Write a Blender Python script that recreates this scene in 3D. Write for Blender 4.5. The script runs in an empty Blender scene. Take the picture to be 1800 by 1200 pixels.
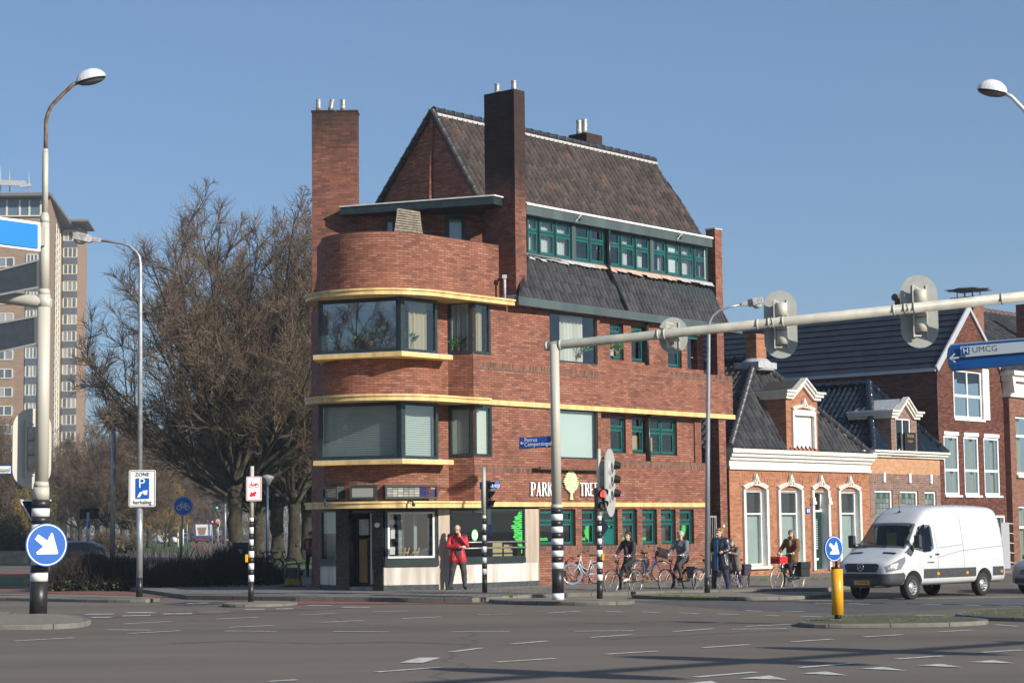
import bpy, bmesh, math, random
from mathutils import Vector, Matrix
SC = bpy.context.scene
R = math.radians
# ---------------------------------------------------------------- camera, sky, sun, exposure
FPX, EYE, HZ, ROLL = 3500.0, 1.65, 931.0, 0.011
PITCH = math.atan((HZ - 600) / FPX)
cd = bpy.data.cameras.new('camera'); cam = bpy.data.objects.new('camera', cd); SC.collection.objects.link(cam)
cd.sensor_width = 36; cd.lens = FPX / 1800 * 36; cd.clip_start = .5; cd.clip_end = 5000
cam.matrix_world = Matrix.Translation((0, 0, EYE)) @ Matrix.Rotation(math.pi/2 + PITCH, 4, 'X') @ Matrix.Rotation(-ROLL, 4, 'Z')
SC.camera = cam
SUN_EL, SUN_AZ = 24.0, 130.0          # azimuth clockwise from +Y
w = bpy.data.worlds.new("World"); SC.world = w; w.use_nodes = True
nt = w.node_tree; bg = nt.nodes['Background']; sky = nt.nodes.new('ShaderNodeTexSky')
sky.sky_type = 'NISHITA'; sky.sun_disc = False; sky.sun_elevation = R(SUN_EL); sky.sun_rotation = R(SUN_AZ)
sky.air_density = 1.0; sky.dust_density = .3; sky.ozone_density = 7; sky.altitude = 0
hm = nt.nodes.new('ShaderNodeMixRGB'); hm.inputs[0].default_value = .28; hm.inputs[2].default_value = (2.9, 4.0, 5.4, 1)      # thin even haze over the sky
nt.links.new(sky.outputs[0], hm.inputs[1]); nt.links.new(hm.outputs[0], bg.inputs[0]); bg.inputs[1].default_value = 0.087
sl = bpy.data.lights.new('sun', 'SUN'); sl.energy = 5.0; sl.angle = R(.55); sl.color = (1, .93, .82)
sun = bpy.data.objects.new('sun', sl); SC.collection.objects.link(sun)
sd = Vector((math.sin(R(SUN_AZ))*math.cos(R(SUN_EL)), math.cos(R(SUN_AZ))*math.cos(R(SUN_EL)), math.sin(R(SUN_EL))))
sun.rotation_euler = (-sd).to_track_quat('-Z', 'Y').to_euler(); sun.location = sd * 60
SC.view_settings.view_transform = 'Standard'; SC.view_settings.look = 'None'
SC.view_settings.exposure = .33; SC.view_settings.gamma = 1

# ---------------------------------------------------------------- survey: sight lines to real points
def ray(x, y):
    dx = x - 900; dy = -(y - 600); c, s = math.cos(ROLL), math.sin(ROLL)
    ux = dx*c + dy*s; uy = -dx*s + dy*c
    a, b = ux/FPX, uy/FPX; cp, sp = math.cos(PITCH), math.sin(PITCH)
    return Vector((a, cp - b*sp, sp + b*cp))
CAM = Vector((0, 0, EYE))
def at(x, y, Y): r = ray(x, y); return CAM + r*(Y/r.y)
def gz(x, y, z=0.0): r = ray(x, y); return CAM + r*((z-EYE)/r.z)
class PL:                              # upright plane: s along, d out towards the street, z up
    def __init__(s, P0, ang=None, P1=None):
        s.P = Vector((P0[0], P0[1], 0))
        if P1 is not None: u = Vector((P1[0]-P0[0], P1[1]-P0[1], 0)); u.normalize()
        else: u = Vector((math.sin(R(ang)), math.cos(R(ang)), 0))
        s.u = u; n = Vector((u.y, -u.x, 0))
        if n.dot(CAM - s.P) < 0: n = -n
        s.n = n
        s.M = Matrix(((u.x, n.x, 0, s.P.x), (u.y, n.y, 0, s.P.y), (0, 0, 1, 0), (0, 0, 0, 1)))
    def hit(s, x, y, d=0.0):
        r = ray(x, y); t = (s.P + s.n*d - CAM).dot(s.n)/r.dot(s.n); p = CAM + r*t
        return (p - s.P).dot(s.u), p.z
    def s_(s, x, y, d=0.0): return s.hit(x, y, d)[0]
    def z_(s, x, y, d=0.0): return s.hit(x, y, d)[1]
    def w(s, a, d, z): return s.M @ Vector((a, d, z))

# ---------------------------------------------------------------- materials
MATS = {}
def nodes(m):
    m.use_nodes = True; return m.node_tree.nodes, m.node_tree.links, m.node_tree.nodes['Principled BSDF']
def mat(name, col, rough=.6, metal=0, var=.0, nscale=6, bump=0, bscale=40, spec=None, col2=None, emit=None, coat=0, streak=False):
    if name in MATS: return MATS[name]
    m = bpy.data.materials.new(name); N, L, B = nodes(m); MATS[name] = m
    B.inputs['Roughness'].default_value = rough; B.inputs['Metallic'].default_value = metal
    if coat: B.inputs['Coat Weight'].default_value = coat; B.inputs['Coat Roughness'].default_value = .08
    if spec is not None: B.inputs['Specular IOR Level'].default_value = spec
    c = (*col, 1); B.inputs['Base Color'].default_value = c
    if emit: B.inputs['Emission Color'].default_value = (*emit[0], 1); B.inputs['Emission Strength'].default_value = emit[1]
    if var or col2:
        tc = N.new('ShaderNodeTexCoord'); no = N.new('ShaderNodeTexNoise'); no.inputs['Scale'].default_value = nscale; no.inputs['Detail'].default_value = 6
        if streak:
            mp = N.new('ShaderNodeMapping'); mp.inputs['Scale'].default_value = (1, 1, .12); L.new(tc.outputs['Object'], mp.inputs[0]); L.new(mp.outputs[0], no.inputs['Vector'])
        else: L.new(tc.outputs['Object'], no.inputs['Vector'])
        r = N.new('ShaderNodeValToRGB'); L.new(no.outputs['Fac'], r.inputs[0]); L.new(r.outputs[0], B.inputs['Base Color'])
        r.color_ramp.elements[0].position = .36; r.color_ramp.elements[1].position = .64
        a = tuple(x*(1-var) for x in col); b = col2 or tuple(min(1, x*(1+var)) for x in col)
        r.color_ramp.elements[0].color = (*a, 1); r.color_ramp.elements[1].color = (*b, 1)
    if bump:
        tc = N.new('ShaderNodeTexCoord'); no = N.new('ShaderNodeTexNoise'); no.inputs['Scale'].default_value = bscale; no.inputs['Detail'].default_value = 4
        L.new(tc.outputs['Object'], no.inputs['Vector']); bp = N.new('ShaderNodeBump'); bp.inputs['Strength'].default_value = bump; bp.inputs['Distance'].default_value = .01
        L.new(no.outputs['Fac'], bp.inputs['Height']); L.new(bp.outputs[0], B.inputs['Normal'])
    return m
def brick(name, cols, mortar, bw=.245, rh=.067, ms=.009, dirt=.35, dirtcol=(.03, .02, .015), rough=.85, lichen=False, soot=None):
    m = bpy.data.materials.new(name); N, L, B = nodes(m); MATS[name] = m
    B.inputs['Roughness'].default_value = rough; B.inputs['Specular IOR Level'].default_value = .25
    uv = N.new('ShaderNodeUVMap'); bt = N.new('ShaderNodeTexBrick'); bt.inputs['Scale'].default_value = 1
    bt.inputs['Brick Width'].default_value = bw; bt.inputs['Row Height'].default_value = rh; bt.inputs['Mortar Size'].default_value = ms
    bt.inputs['Mortar Smooth'].default_value = .25; bt.inputs['Bias'].default_value = 0
    bt.inputs['Color1'].default_value = (0, 0, 0, 1); bt.inputs['Color2'].default_value = (1, 1, 1, 1); bt.inputs['Mortar'].default_value = (.5, .5, .5, 1)
    L.new(uv.outputs[0], bt.inputs['Vector'])
    r = N.new('ShaderNodeValToRGB'); r.color_ramp.interpolation = 'LINEAR'
    while len(r.color_ramp.elements) < len(cols): r.color_ramp.elements.new(.5)
    for i, c in enumerate(cols):
        r.color_ramp.elements[i].position = i/(len(cols)-1); r.color_ramp.elements[i].color = (*c, 1)
    L.new(bt.outputs['Color'], r.inputs[0])
    mx = N.new('ShaderNodeMixRGB'); L.new(bt.outputs['Fac'], mx.inputs[0]); L.new(r.outputs[0], mx.inputs[1]); mx.inputs[2].default_value = (*mortar, 1)
    tc = N.new('ShaderNodeTexCoord'); no = N.new('ShaderNodeTexNoise'); no.inputs['Scale'].default_value = .9; no.inputs['Detail'].default_value = 8; no.inputs['Roughness'].default_value = .65
    mp = N.new('ShaderNodeMapping'); mp.inputs['Scale'].default_value = (1, 1, .45); L.new(tc.outputs['Object'], mp.inputs[0]); L.new(mp.outputs[0], no.inputs['Vector'])
    rr = N.new('ShaderNodeMapRange'); rr.inputs[1].default_value = .48; rr.inputs[2].default_value = .75; rr.inputs[3].default_value = 0; rr.inputs[4].default_value = dirt
    L.new(no.outputs['Fac'], rr.inputs[0]); m2 = N.new('ShaderNodeMixRGB'); L.new(rr.outputs[0], m2.inputs[0]); L.new(mx.outputs[0], m2.inputs[1]); m2.inputs[2].default_value = (*dirtcol, 1)
    out = m2
    # fine tonal noise
    n3 = N.new('ShaderNodeTexNoise'); n3.inputs['Scale'].default_value = 5; n3.inputs['Detail'].default_value = 5; L.new(tc.outputs['Object'], n3.inputs['Vector'])
    r3 = N.new('ShaderNodeMapRange'); r3.inputs[1].default_value = .3; r3.inputs[2].default_value = .7; r3.inputs[3].default_value = .88; r3.inputs[4].default_value = 1.12
    L.new(n3.outputs['Fac'], r3.inputs[0]); m3 = N.new('ShaderNodeMixRGB'); m3.blend_type = 'MULTIPLY'; m3.inputs[0].default_value = 1; L.new(out.outputs[0], m3.inputs[1]); L.new(r3.outputs[0], m3.inputs[2]); out = m3
    if soot or lichen:
        sx = N.new('ShaderNodeSeparateXYZ'); L.new(tc.outputs['Object'], sx.inputs[0])
    if soot:       # soot staining that reaches down from the top of a chimney
        z0, z1, amt = soot; q = N.new('ShaderNodeMapRange'); q.inputs[1].default_value = z0; q.inputs[2].default_value = z1; q.inputs[3].default_value = 0; q.inputs[4].default_value = amt
        ad = N.new('ShaderNodeMath'); ad.operation = 'MULTIPLY_ADD'; ad.inputs[1].default_value = 2.4; L.new(no.outputs['Fac'], ad.inputs[0]); 
        sb = N.new('ShaderNodeMath'); sb.operation = 'SUBTRACT'; sb.inputs[1].default_value = 1.2; L.new(sx.outputs['Z'], sb.inputs[0]); L.new(sb.outputs[0], ad.inputs[2])
        L.new(ad.outputs[0], q.inputs[0]); m4 = N.new('ShaderNodeMixRGB'); L.new(q.outputs[0], m4.inputs[0]); L.new(out.outputs[0], m4.inputs[1]); m4.inputs[2].default_value = (.022, .02, .019, 1); out = m4
    if lichen:
        z0, z1 = lichen; q = N.new('ShaderNodeMapRange'); q.inputs[1].default_value = z0; q.inputs[2].default_value = z1; L.new(sx.outputs['Z'], q.inputs[0])
        n5 = N.new('ShaderNodeTexNoise'); n5.inputs['Scale'].default_value = 9; n5.inputs['Detail'].default_value = 6; L.new(tc.outputs['Object'], n5.inputs['Vector'])
        mu = N.new('ShaderNodeMath'); mu.operation = 'MULTIPLY'; L.new(q.outputs[0], mu.inputs[0]); L.new(n5.outputs['Fac'], mu.inputs[1])
        q2 = N.new('ShaderNodeMapRange'); q2.inputs[1].default_value = .40; q2.inputs[2].default_value = .50; q2.inputs[4].default_value = .85; L.new(mu.outputs[0], q2.inputs[0])
        m5 = N.new('ShaderNodeMixRGB'); L.new(q2.outputs[0], m5.inputs[0]); L.new(out.outputs[0], m5.inputs[1]); m5.inputs[2].default_value = (.30, .22, .03, 1); out = m5
    L.new(out.outputs[0], B.inputs['Base Color'])
    bp = N.new('ShaderNodeBump'); bp.inputs['Strength'].default_value = .5; bp.inputs['Distance'].default_value = .006; bp.invert = True
    L.new(bt.outputs['Fac'], bp.inputs['Height']); L.new(bp.outputs[0], B.inputs['Normal'])
    return m
def tilemat(name, cols, w_, h_, rough=.5, spec=.4):
    m = bpy.data.materials.new(name); N, L, B = nodes(m); MATS[name] = m
    B.inputs['Roughness'].default_value = rough; B.inputs['Specular IOR Level'].default_value = spec
    uv = N.new('ShaderNodeUVMap'); mp = N.new('ShaderNodeVectorMath'); mp.operation = 'DIVIDE'; mp.inputs[1].default_value = (w_, h_, 1); L.new(uv.outputs[0], mp.inputs[0])
    fl = N.new('ShaderNodeVectorMath'); fl.operation = 'FLOOR'; L.new(mp.outputs[0], fl.inputs[0]); wn = N.new('ShaderNodeTexWhiteNoise'); wn.noise_dimensions = '2D'; L.new(fl.outputs[0], wn.inputs['Vector'])
    r = N.new('ShaderNodeValToRGB')
    while len(r.color_ramp.elements) < len(cols): r.color_ramp.elements.new(.5)
    for i, (p, c) in enumerate(cols): r.color_ramp.elements[i].position = p; r.color_ramp.elements[i].color = (*c, 1)
    L.new(wn.outputs['Value'], r.inputs[0])
    tc = N.new('ShaderNodeTexCoord'); n3 = N.new('ShaderNodeTexNoise'); n3.inputs['Scale'].default_value = 4; n3.inputs['Detail'].default_value = 6; L.new(tc.outputs['Object'], n3.inputs['Vector'])
    r3 = N.new('ShaderNodeMapRange'); r3.inputs[1].default_value = .3; r3.inputs[2].default_value = .7; r3.inputs[3].default_value = .7; r3.inputs[4].default_value = 1.3
    L.new(n3.outputs['Fac'], r3.inputs[0]); m3 = N.new('ShaderNodeMixRGB'); m3.blend_type = 'MULTIPLY'; m3.inputs[0].default_value = 1; L.new(r.outputs[0], m3.inputs[1]); L.new(r3.outputs[0], m3.inputs[2])
    L.new(m3.outputs[0], B.inputs['Base Color']); return m
def glassmat(name, refl=.22, tint=(.8, .86, .85), rough=.01):
    m = bpy.data.materials.new(name); m.use_nodes = True; N = m.node_tree.nodes; L = m.node_tree.links; N.clear(); MATS[name] = m
    o = N.new('ShaderNodeOutputMaterial'); g = N.new('ShaderNodeBsdfGlossy'); g.inputs['Roughness'].default_value = rough; t = N.new('ShaderNodeBsdfTransparent'); t.inputs[0].default_value = (*tint, 1)
    mx = N.new('ShaderNodeMixShader'); fr = N.new('ShaderNodeLayerWeight'); fr.inputs[0].default_value = .5; pw_ = N.new('ShaderNodeMath'); pw_.operation = 'POWER'; pw_.inputs[1].default_value = 4.5; L.new(fr.outputs['Facing'], pw_.inputs[0])
    mr = N.new('ShaderNodeMapRange'); mr.inputs[3].default_value = refl; mr.inputs[4].default_value = 1; L.new(pw_.outputs[0], mr.inputs[0]); L.new(mr.outputs[0], mx.inputs[0])
    L.new(t.outputs[0], mx.inputs[1]); L.new(g.outputs[0], mx.inputs[2]); L.new(mx.outputs[0], o.inputs[0]); return m

# ---------------------------------------------------------------- scene objects
COL = SC.collection
ROOT = {}                                # object name -> world origin of its thing
def org(o):
    while o.parent: o = o.parent
    return ROOT.get(o.name, Vector((0, 0, 0)))
def tag(o, label=None, cat=None, group=None, kind=None):
    if label: o['label'] = label
    if cat: o['category'] = cat
    if group: o['group'] = group
    if kind: o['kind'] = kind
    return o
def thing(name, label, cat, loc=(0, 0, 0), rz=0, group=None, sc=1):
    o = bpy.data.objects.new(name, None); COL.objects.link(o); o.location = loc; o.rotation_euler = (0, 0, rz); o.empty_display_size = .2
    if sc != 1: o.scale = (sc, sc, sc)
    ROOT[o.name] = Vector(loc); return tag(o, label, cat, group)
def copy_tree(o, parent=None, skip=()):
    c = o.copy(); COL.objects.link(c); c.parent = parent
    if parent is None: ROOT[c.name] = Vector(o.location)
    for ch in [x for x in bpy.data.objects if x.parent == o]:
        if ch.name.split('.')[0] not in skip: copy_tree(ch, c, skip)
    return c
class MB:
    def __init__(s, M=None): s.v = []; s.f = []; s.m = []; s.uv = {}; s.M = M; s.sm = []
    def p(s, q):
        q = Vector(q); s.v.append(s.M @ q if s.M is not None else q); return len(s.v)-1
    def face(s, pts, mi=0, uv=None, smooth=False):
        s.f.append([s.p(q) for q in pts]); s.m.append(mi); s.sm.append(smooth)
        if uv: s.uv[len(s.f)-1] = uv
        return s
    def idx(s, ids, mi=0, smooth=False, uv=None):
        s.f.append(list(ids)); s.m.append(mi); s.sm.append(smooth)
        if uv: s.uv[len(s.f)-1] = uv
    def box(s, x0, x1, y0, y1, z0, z1, mi=0):
        P = [(x, y, z) for z in (z0, z1) for y in (y0, y1) for x in (x0, x1)]; b = [s.p(q) for q in P]
        for f in ((0, 2, 3, 1), (4, 5, 7, 6), (0, 1, 5, 4), (2, 6, 7, 3), (0, 4, 6, 2), (1, 3, 7, 5)): s.idx([b[i] for i in f], mi)
        return s
    def cbox(s, c, d, mi=0): return s.box(c[0]-d[0]/2, c[0]+d[0]/2, c[1]-d[1]/2, c[1]+d[1]/2, c[2]-d[2]/2, c[2]+d[2]/2, mi)
    def beam(s, a, b, wx, wz, mi=0):     # square bar from a to b
        a, b = Vector(a), Vector(b); t = (b-a).normalized(); up = Vector((0, 0, 1)) if abs(t.z) < .95 else Vector((1, 0, 0))
        x = t.cross(up).normalized()*wx/2; z = x.normalized().cross(t)*wz/2
        i = [s.p(q + sx*x + sz*z) for q in (a, b) for sx, sz in ((-1, -1), (1, -1), (1, 1), (-1, 1))]
        for f in ((0, 1, 2, 3), (7, 6, 5, 4), (0, 4, 5, 1), (1, 5, 6, 2), (2, 6, 7, 3), (3, 7, 4, 0)): s.idx([i[k] for k in f], mi)
        return s
    def prism(s, poly, z0, z1, mi=0, mt=None, ms=None):    # poly in xy
        n = len(poly); a = [s.p((x, y, z0)) for x, y in poly]; b = [s.p((x, y, z1)) for x, y in poly]
        s.idx(a[::-1], mi); s.idx(b, mi if mt is None else mt)
        for i in range(n): s.idx([a[i], a[(i+1) % n], b[(i+1) % n], b[i]], mi if ms is None else ms)
        return s
    def extr(s, poly, d, mi=0, me=None, f=None):           # 3-D polygon pushed along vector d
        d = Vector(d); a = [s.p(q) for q in poly]; b = [s.p(Vector(q)+d) for q in poly]; n = len(poly)
        s.idx(a[::-1], mi); s.idx(b, mi)
        for i in range(n): s.idx([a[i], a[(i+1) % n], b[(i+1) % n], b[i]], mi if me is None else me)
        return s
    def tube(s, pts, r, n=8, mi=0, cap=True, smooth=True, closed=False):
        pts = [Vector(q) for q in pts]; m = len(pts); rs = r if isinstance(r, (list, tuple)) else [r]*m; rings = []; ref = None
        for i, q in enumerate(pts):
            if closed: t = (pts[(i+1) % m]-pts[i-1]).normalized()
            else: t = (pts[min(i+1, m-1)]-pts[max(i-1, 0)]).normalized()
            if ref is None: ref = Vector((0, 0, 1)) if abs(t.z) < .9 else Vector((1, 0, 0))
            x = t.cross(ref); 
            if x.length < 1e-4: x = t.cross(Vector((1, .3, 0)))
            x.normalize(); y = t.cross(x); ref = x.cross(t)
            if ref.length < 1e-4: ref = Vector((0, 0, 1))
            rings.append([s.p(q + (x*math.cos(a)+y*math.sin(a))*rs[i]) for a in [2*math.pi*k/n for k in range(n)]])
        for i in range(m if closed else m-1):
            A, B_ = rings[i], rings[(i+1) % m]
            for k in range(n): s.idx([A[k], A[(k+1) % n], B_[(k+1) % n], B_[k]], mi, smooth)
        if cap and not closed: s.idx(rings[0][::-1], mi); s.idx(rings[-1], mi)
        return s
    def lathe(s, prof, c=(0, 0, 0), n=16, mi=0, smooth=True, sy=1, mis=None, caps=True):   # prof [(r,z)...]
        c = Vector(c); rings = []
        for r_, z in prof: rings.append([s.p(c + Vector((r_*math.cos(a), r_*math.sin(a)*sy, z))) for a in [2*math.pi*k/n for k in range(n)]])
        for i in range(len(prof)-1):
            for k in range(n): s.idx([rings[i][k], rings[i][(k+1) % n], rings[i+1][(k+1) % n], rings[i+1][k]], mis[i] if mis else mi, smooth)
        if not caps: return s
        if prof[0][0] > 1e-5: s.idx(rings[0][::-1], mis[0] if mis else mi)
        if prof[-1][0] > 1e-5: s.idx(rings[-1], mis[-1] if mis else mi)
        return s
    def ball(s, c, r, n=10, mi=0):
        c = Vector(c); r = Vector(r if isinstance(r, (list, tuple, Vector)) else (r, r, r)); m = n//2+1; rings = []
        for j in range(m+1):
            t = math.pi*j/m
            rings.append([s.p(c + Vector((math.sin(t)*math.cos(a)*r.x, math.sin(t)*math.sin(a)*r.y, math.cos(t)*r.z))) for a in [2*math.pi*k/n for k in range(n)]])
        for j in range(m):
            for k in range(n): s.idx([rings[j][k], rings[j+1][k], rings[j+1][(k+1) % n], rings[j][(k+1) % n]], mi, True)
        return s
    def disc(s, c, nrm, r, th=0, n=28, mi=0, me=None, ry=None, up=(0, 0, 1)):      # a flat round plate, front face at c facing nrm
        c, nrm = Vector(c), Vector(nrm).normalized(); x = Vector(up).cross(nrm).normalized(); y = nrm.cross(x); ry = ry or r
        a = [c + x*math.cos(2*math.pi*k/n)*r + y*math.sin(2*math.pi*k/n)*ry for k in range(n)]
        if th: s.extr(a, -nrm*th, mi, me)
        else: s.face(a, mi)
        return s
    def build(s, name, mats, parent=None, local=False, smooth=None, merge=False, bevel=0, recalc=True):
        me = bpy.data.meshes.new(name); o0 = org(parent) if (parent is not None and not local) else Vector((0, 0, 0))
        rotp = None
        me.from_pydata([tuple(q-o0) for q in s.v], [], s.f)
        if not isinstance(mats, (list, tuple)): mats = [mats]
        for m in mats: me.materials.append(m)
        for i, pl in enumerate(me.polygons): pl.material_index = s.m[i]; pl.use_smooth = s.sm[i] if smooth is None else smooth
        uvl = me.uv_layers.new(name='UVMap'); dat = uvl.data
        for i, pl in enumerate(me.polygons):
            if i in s.uv:
                for k, li in enumerate(pl.loop_indices): dat[li].uv = s.uv[i][k]
                continue
            n = pl.normal
            if abs(n.z) > .92: t = Vector((1, 0, 0)); b = Vector((0, 1, 0))
            else:
                t = Vector((-n.y, n.x, 0)).normalized(); b = n.cross(t)
                if b.z < 0: b = -b
                if t.x < 0: t = -t
            for li in pl.loop_indices:
                c = me.vertices[me.loops[li].vertex_index].co + o0; dat[li].uv = (c.dot(t), c.dot(b))
        if recalc or merge:
            bm = bmesh.new(); bm.from_mesh(me)
            if merge: bmesh.ops.remove_doubles(bm, verts=bm.verts, dist=1e-4)
            bmesh.ops.recalc_face_normals(bm, faces=bm.faces); bm.to_mesh(me); bm.free()
        o = bpy.data.objects.new(name, me); COL.objects.link(o); o.parent = parent
        if bevel:
            bv = o.modifiers.new('bevel', 'BEVEL'); bv.width = bevel; bv.segments = 2; bv.limit_method = 'ANGLE'; bv.angle_limit = R(40)
        return o
def wall(mb, s0, s1, z0, z1, holes=(), dep=.2, d=0.0, mi=0, mr=None, uoff=0):
    # upright wall face at distance d in the builder's frame with openings (a,b,c,e) = s0,s1,z0,z1 and reveals dep deep
    S = sorted({s0, s1, *[h[0] for h in holes], *[h[1] for h in holes]}); Z = sorted({z0, z1, *[h[2] for h in holes], *[h[3] for h in holes]})
    S = [x for x in S if s0-1e-6 <= x <= s1+1e-6]; Z = [x for x in Z if z0-1e-6 <= x <= z1+1e-6]
    for i in range(len(S)-1):
        for j in range(len(Z)-1):
            cs, cz = (S[i]+S[i+1])/2, (Z[j]+Z[j+1])/2
            if any(h[0] < cs < h[1] and h[2] < cz < h[3] for h in holes): continue
            a, b, c, e = S[i], S[i+1], Z[j], Z[j+1]
            mb.face([(a, d, c), (b, d, c), (b, d, e), (a, d, e)], mi, uv=[(a+uoff, c), (b+uoff, c), (b+uoff, e), (a+uoff, e)])
    for a, b, c, e in holes:
        q = mr if mr is not None else mi
        for P, U in (([(a, d, c), (a, d-dep, c), (a, d-dep, e), (a, d, e)], [(0, c), (dep, c), (dep, e), (0, e)]),
                  ([(b, d, c), (b, d-dep, c), (b, d-dep, e), (b, d, e)], [(0, c), (dep, c), (dep, e), (0, e)]),
                  ([(a, d, c), (b, d, c), (b, d-dep, c), (a, d-dep, c)], [(a, 0), (b, 0), (b, dep), (a, dep)]),
                  ([(a, d, e), (b, d, e), (b, d-dep, e), (a, d-dep, e)], [(a, 0), (b, 0), (b, dep), (a, dep)])): mb.face(P, q, uv=U)
def frame(mb, a, b, c, e, d0, d1, t, mi=0):       # rectangular ring
    mb.box(a, a+t, d0, d1, c, e, mi); mb.box(b-t, b, d0, d1, c, e, mi); mb.box(a+t, b-t, d0, d1, c, c+t, mi); mb.box(a+t, b-t, d0, d1, e-t, e, mi)
# ================================================================ MATERIALS USED BY BUILDINGS
RED = brick('red_brick', [(.19, .066, .044), (.275, .090, .054), (.31, .106, .064), (.34, .122, .076), (.385, .165, .105)], (.10, .08, .064), ms=.0115, dirt=.42)
REDV = brick('red_brick_soldier', [(.09, .045, .035), (.2, .08, .05), (.27, .11, .07)], (.15, .12, .095), bw=.062, rh=.21)
CHB = brick('chimney_brick', [(.13, .05, .036), (.20, .07, .048), (.245, .085, .056), (.29, .11, .07)], (.10, .085, .07), dirt=.6, soot=(12.3, 13.9, .85), lichen=(12.3, 14.6))
CHB2 = brick('sooty_chimney_brick', [(.13, .05, .036), (.20, .07, .048), (.245, .085, .056), (.29, .11, .07)], (.10, .085, .07), dirt=.6, soot=(10.6, 11.8, .86), lichen=(13.2, 15.4))
YEL = mat('yellow_paint', (.69, .49, .205), .5, var=.18, nscale=4, streak=True)
DKG = mat('dark_green_paint', (.022, .036, .036), .35, var=.2)
FASC = mat('slate_green_fascia', (.07, .095, .095), .45, var=.18, nscale=2, streak=True)
TEAL = mat('teal_paint', (.004, .115, .10), .35, var=.15)
WHT = mat('white_paint', (.78, .77, .74), .4, var=.05)
ALU = mat('lead_flashing', (.42, .43, .44), .5, var=.15, nscale=8)
ZINC = mat('zinc', (.45, .46, .48), .35, metal=.6, var=.2, nscale=10)
GLS = glassmat('window_glass', .16); GLM = glassmat('mirror_glass', .42)
ROOM = mat('room_paint', (.16, .15, .14), .9)
CURT = mat('curtain_cloth', (.72, .68, .60), .9); NET = mat('net_curtain', (.62, .62, .60), .9); BLIND = mat('pale_blind', (.66, .72, .68), .7); TAN = mat('tan_curtain', (.50, .40, .27), .9)
TRAV = mat('travertine', (.54, .47, .40), .6, var=.14, nscale=5, col2=(.70, .64, .575), bump=.25, bscale=25, streak=True)
BLK = mat('black_stone', (.012, .012, .013), .22, var=.4, nscale=20)
PLIN = mat('dark_plinth', (.045, .055, .06), .7, var=.3, nscale=10)
ROOF1 = tilemat('brown_pantiles', [(0, (.055, .045, .041)), (.25, (.075, .060, .053)), (.7, (.088, .070, .060)), (.975, (.108, .084, .072)), (1, (.15, .08, .055))], .23, .30, .45)
ROOF2 = tilemat('dark_pantiles', [(0, (.045, .044, .048)), (.5, (.058, .056, .058)), (1, (.075, .07, .07))], .2, .34, .3, .5)
RIDG = mat('ridge_tile', (.045, .045, .05), .4, var=.3)
LEAFG = mat('green_sign_paint', (.055, .50, .085), .5)
BLU = mat('sign_blue', (.005, .10, .42), .35); BLU2 = mat('sign_dark_blue', (.008, .055, .24), .35)
CARD = mat('cardboard', (.5, .37, .2), .8)

def dupe(seq): return seq
def rooftiles(mb, o, ux, dn, poly, tw, th, amp=.028, lift=.03, mi=0, flat=False):
    # pantile field: o origin, ux unit along eaves, dn unit down-slope, poly = outline in (across, down) metres
    nrm = ux.cross(dn); nrm = -nrm if nrm.z < 0 else nrm
    xs = [q[0] for q in poly]; ys = [q[1] for q in poly]
    def inside(x, y):
        c = False; n = len(poly)
        for i in range(n):
            x1, y1 = poly[i]; x2, y2 = poly[(i+1) % n]
            if (y1 > y) != (y2 > y) and x < (x2-x1)*(y-y1)/(y2-y1)+x1: c = not c
        return c
    K = 1 if flat else 6
    def prof(k): a = 2*math.pi*k/K; return 0 if flat else amp*(math.cos(a) + .35*math.cos(2*a+.6))
    j0, j1 = int(math.floor(min(ys)/th)), int(math.ceil(max(ys)/th)); i0, i1 = int(math.floor(min(xs)/tw)), int(math.ceil(max(xs)/tw))
    def eval_poly_x(y):     # clip span at height y
        X = []
        n = len(poly)
        for i in range(n):
            x1, y1 = poly[i]; x2, y2 = poly[(i+1) % n]
            if (y1 > y) != (y2 > y): X.append((x2-x1)*(y-y1)/(y2-y1)+x1)
        return (min(X), max(X)) if len(X) >= 2 else None
    for j in range(j0, j1):
        ya, yb = max(j*th, min(ys)), min((j+1)*th, max(ys))
        if yb-ya < 1e-3: continue
        sp = eval_poly_x((ya+yb)/2)
        if not sp: continue
        spa = eval_poly_x(min(max(ya, min(ys)+1e-4), max(ys)-1e-4)) or sp; spb = eval_poly_x(min(max(yb, min(ys)+1e-4), max(ys)-1e-4)) or sp
        rnd = random.Random(j)
        for i in range(i0, i1):
            for k in range(K):
                xa, xb = (i+k/K)*tw, (i+(k+1)/K)*tw
                if xb <= min(spa[0], spb[0]) or xa >= max(spa[1], spb[1]): continue
                def P(x, y, top, kk):
                    s_ = spa if top else spb; x = min(max(x, s_[0]), s_[1])
                    h = prof(kk) + (0.006 if top else lift); return o + ux*x + dn*y + nrm*h
                q = [P(xa, ya, True, k), P(xb, ya, True, k+1), P(xb, yb, False, k+1), P(xa, yb, False, k)]
                cx, cy = (i+.5)*tw, (j+.5)*th
                mb.face(q, mi, uv=[(cx, cy)]*4, smooth=False)
                # butt end of tile
                d_ = nrm*(lift); mb.face([q[3], q[2], q[2]-d_, q[3]-d_], mi, uv=[(cx, cy)]*4)
def ridge_tiles(mb, a, b, r=.11, L=.42, n=8, mi=0):
    a, b = Vector(a), Vector(b); D = (b-a).length; t = (b-a)/D; k = max(1, round(D/L))
    for i in range(k):
        p0 = a + t*(D*i/k) ; p1 = a + t*(D*(i+1)/k+.02); mb.tube([p0, p0+t*.05, p0+t*.06, p1], [r*1.13, r*1.13, r, r*.98], n, mi, cap=True)
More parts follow.
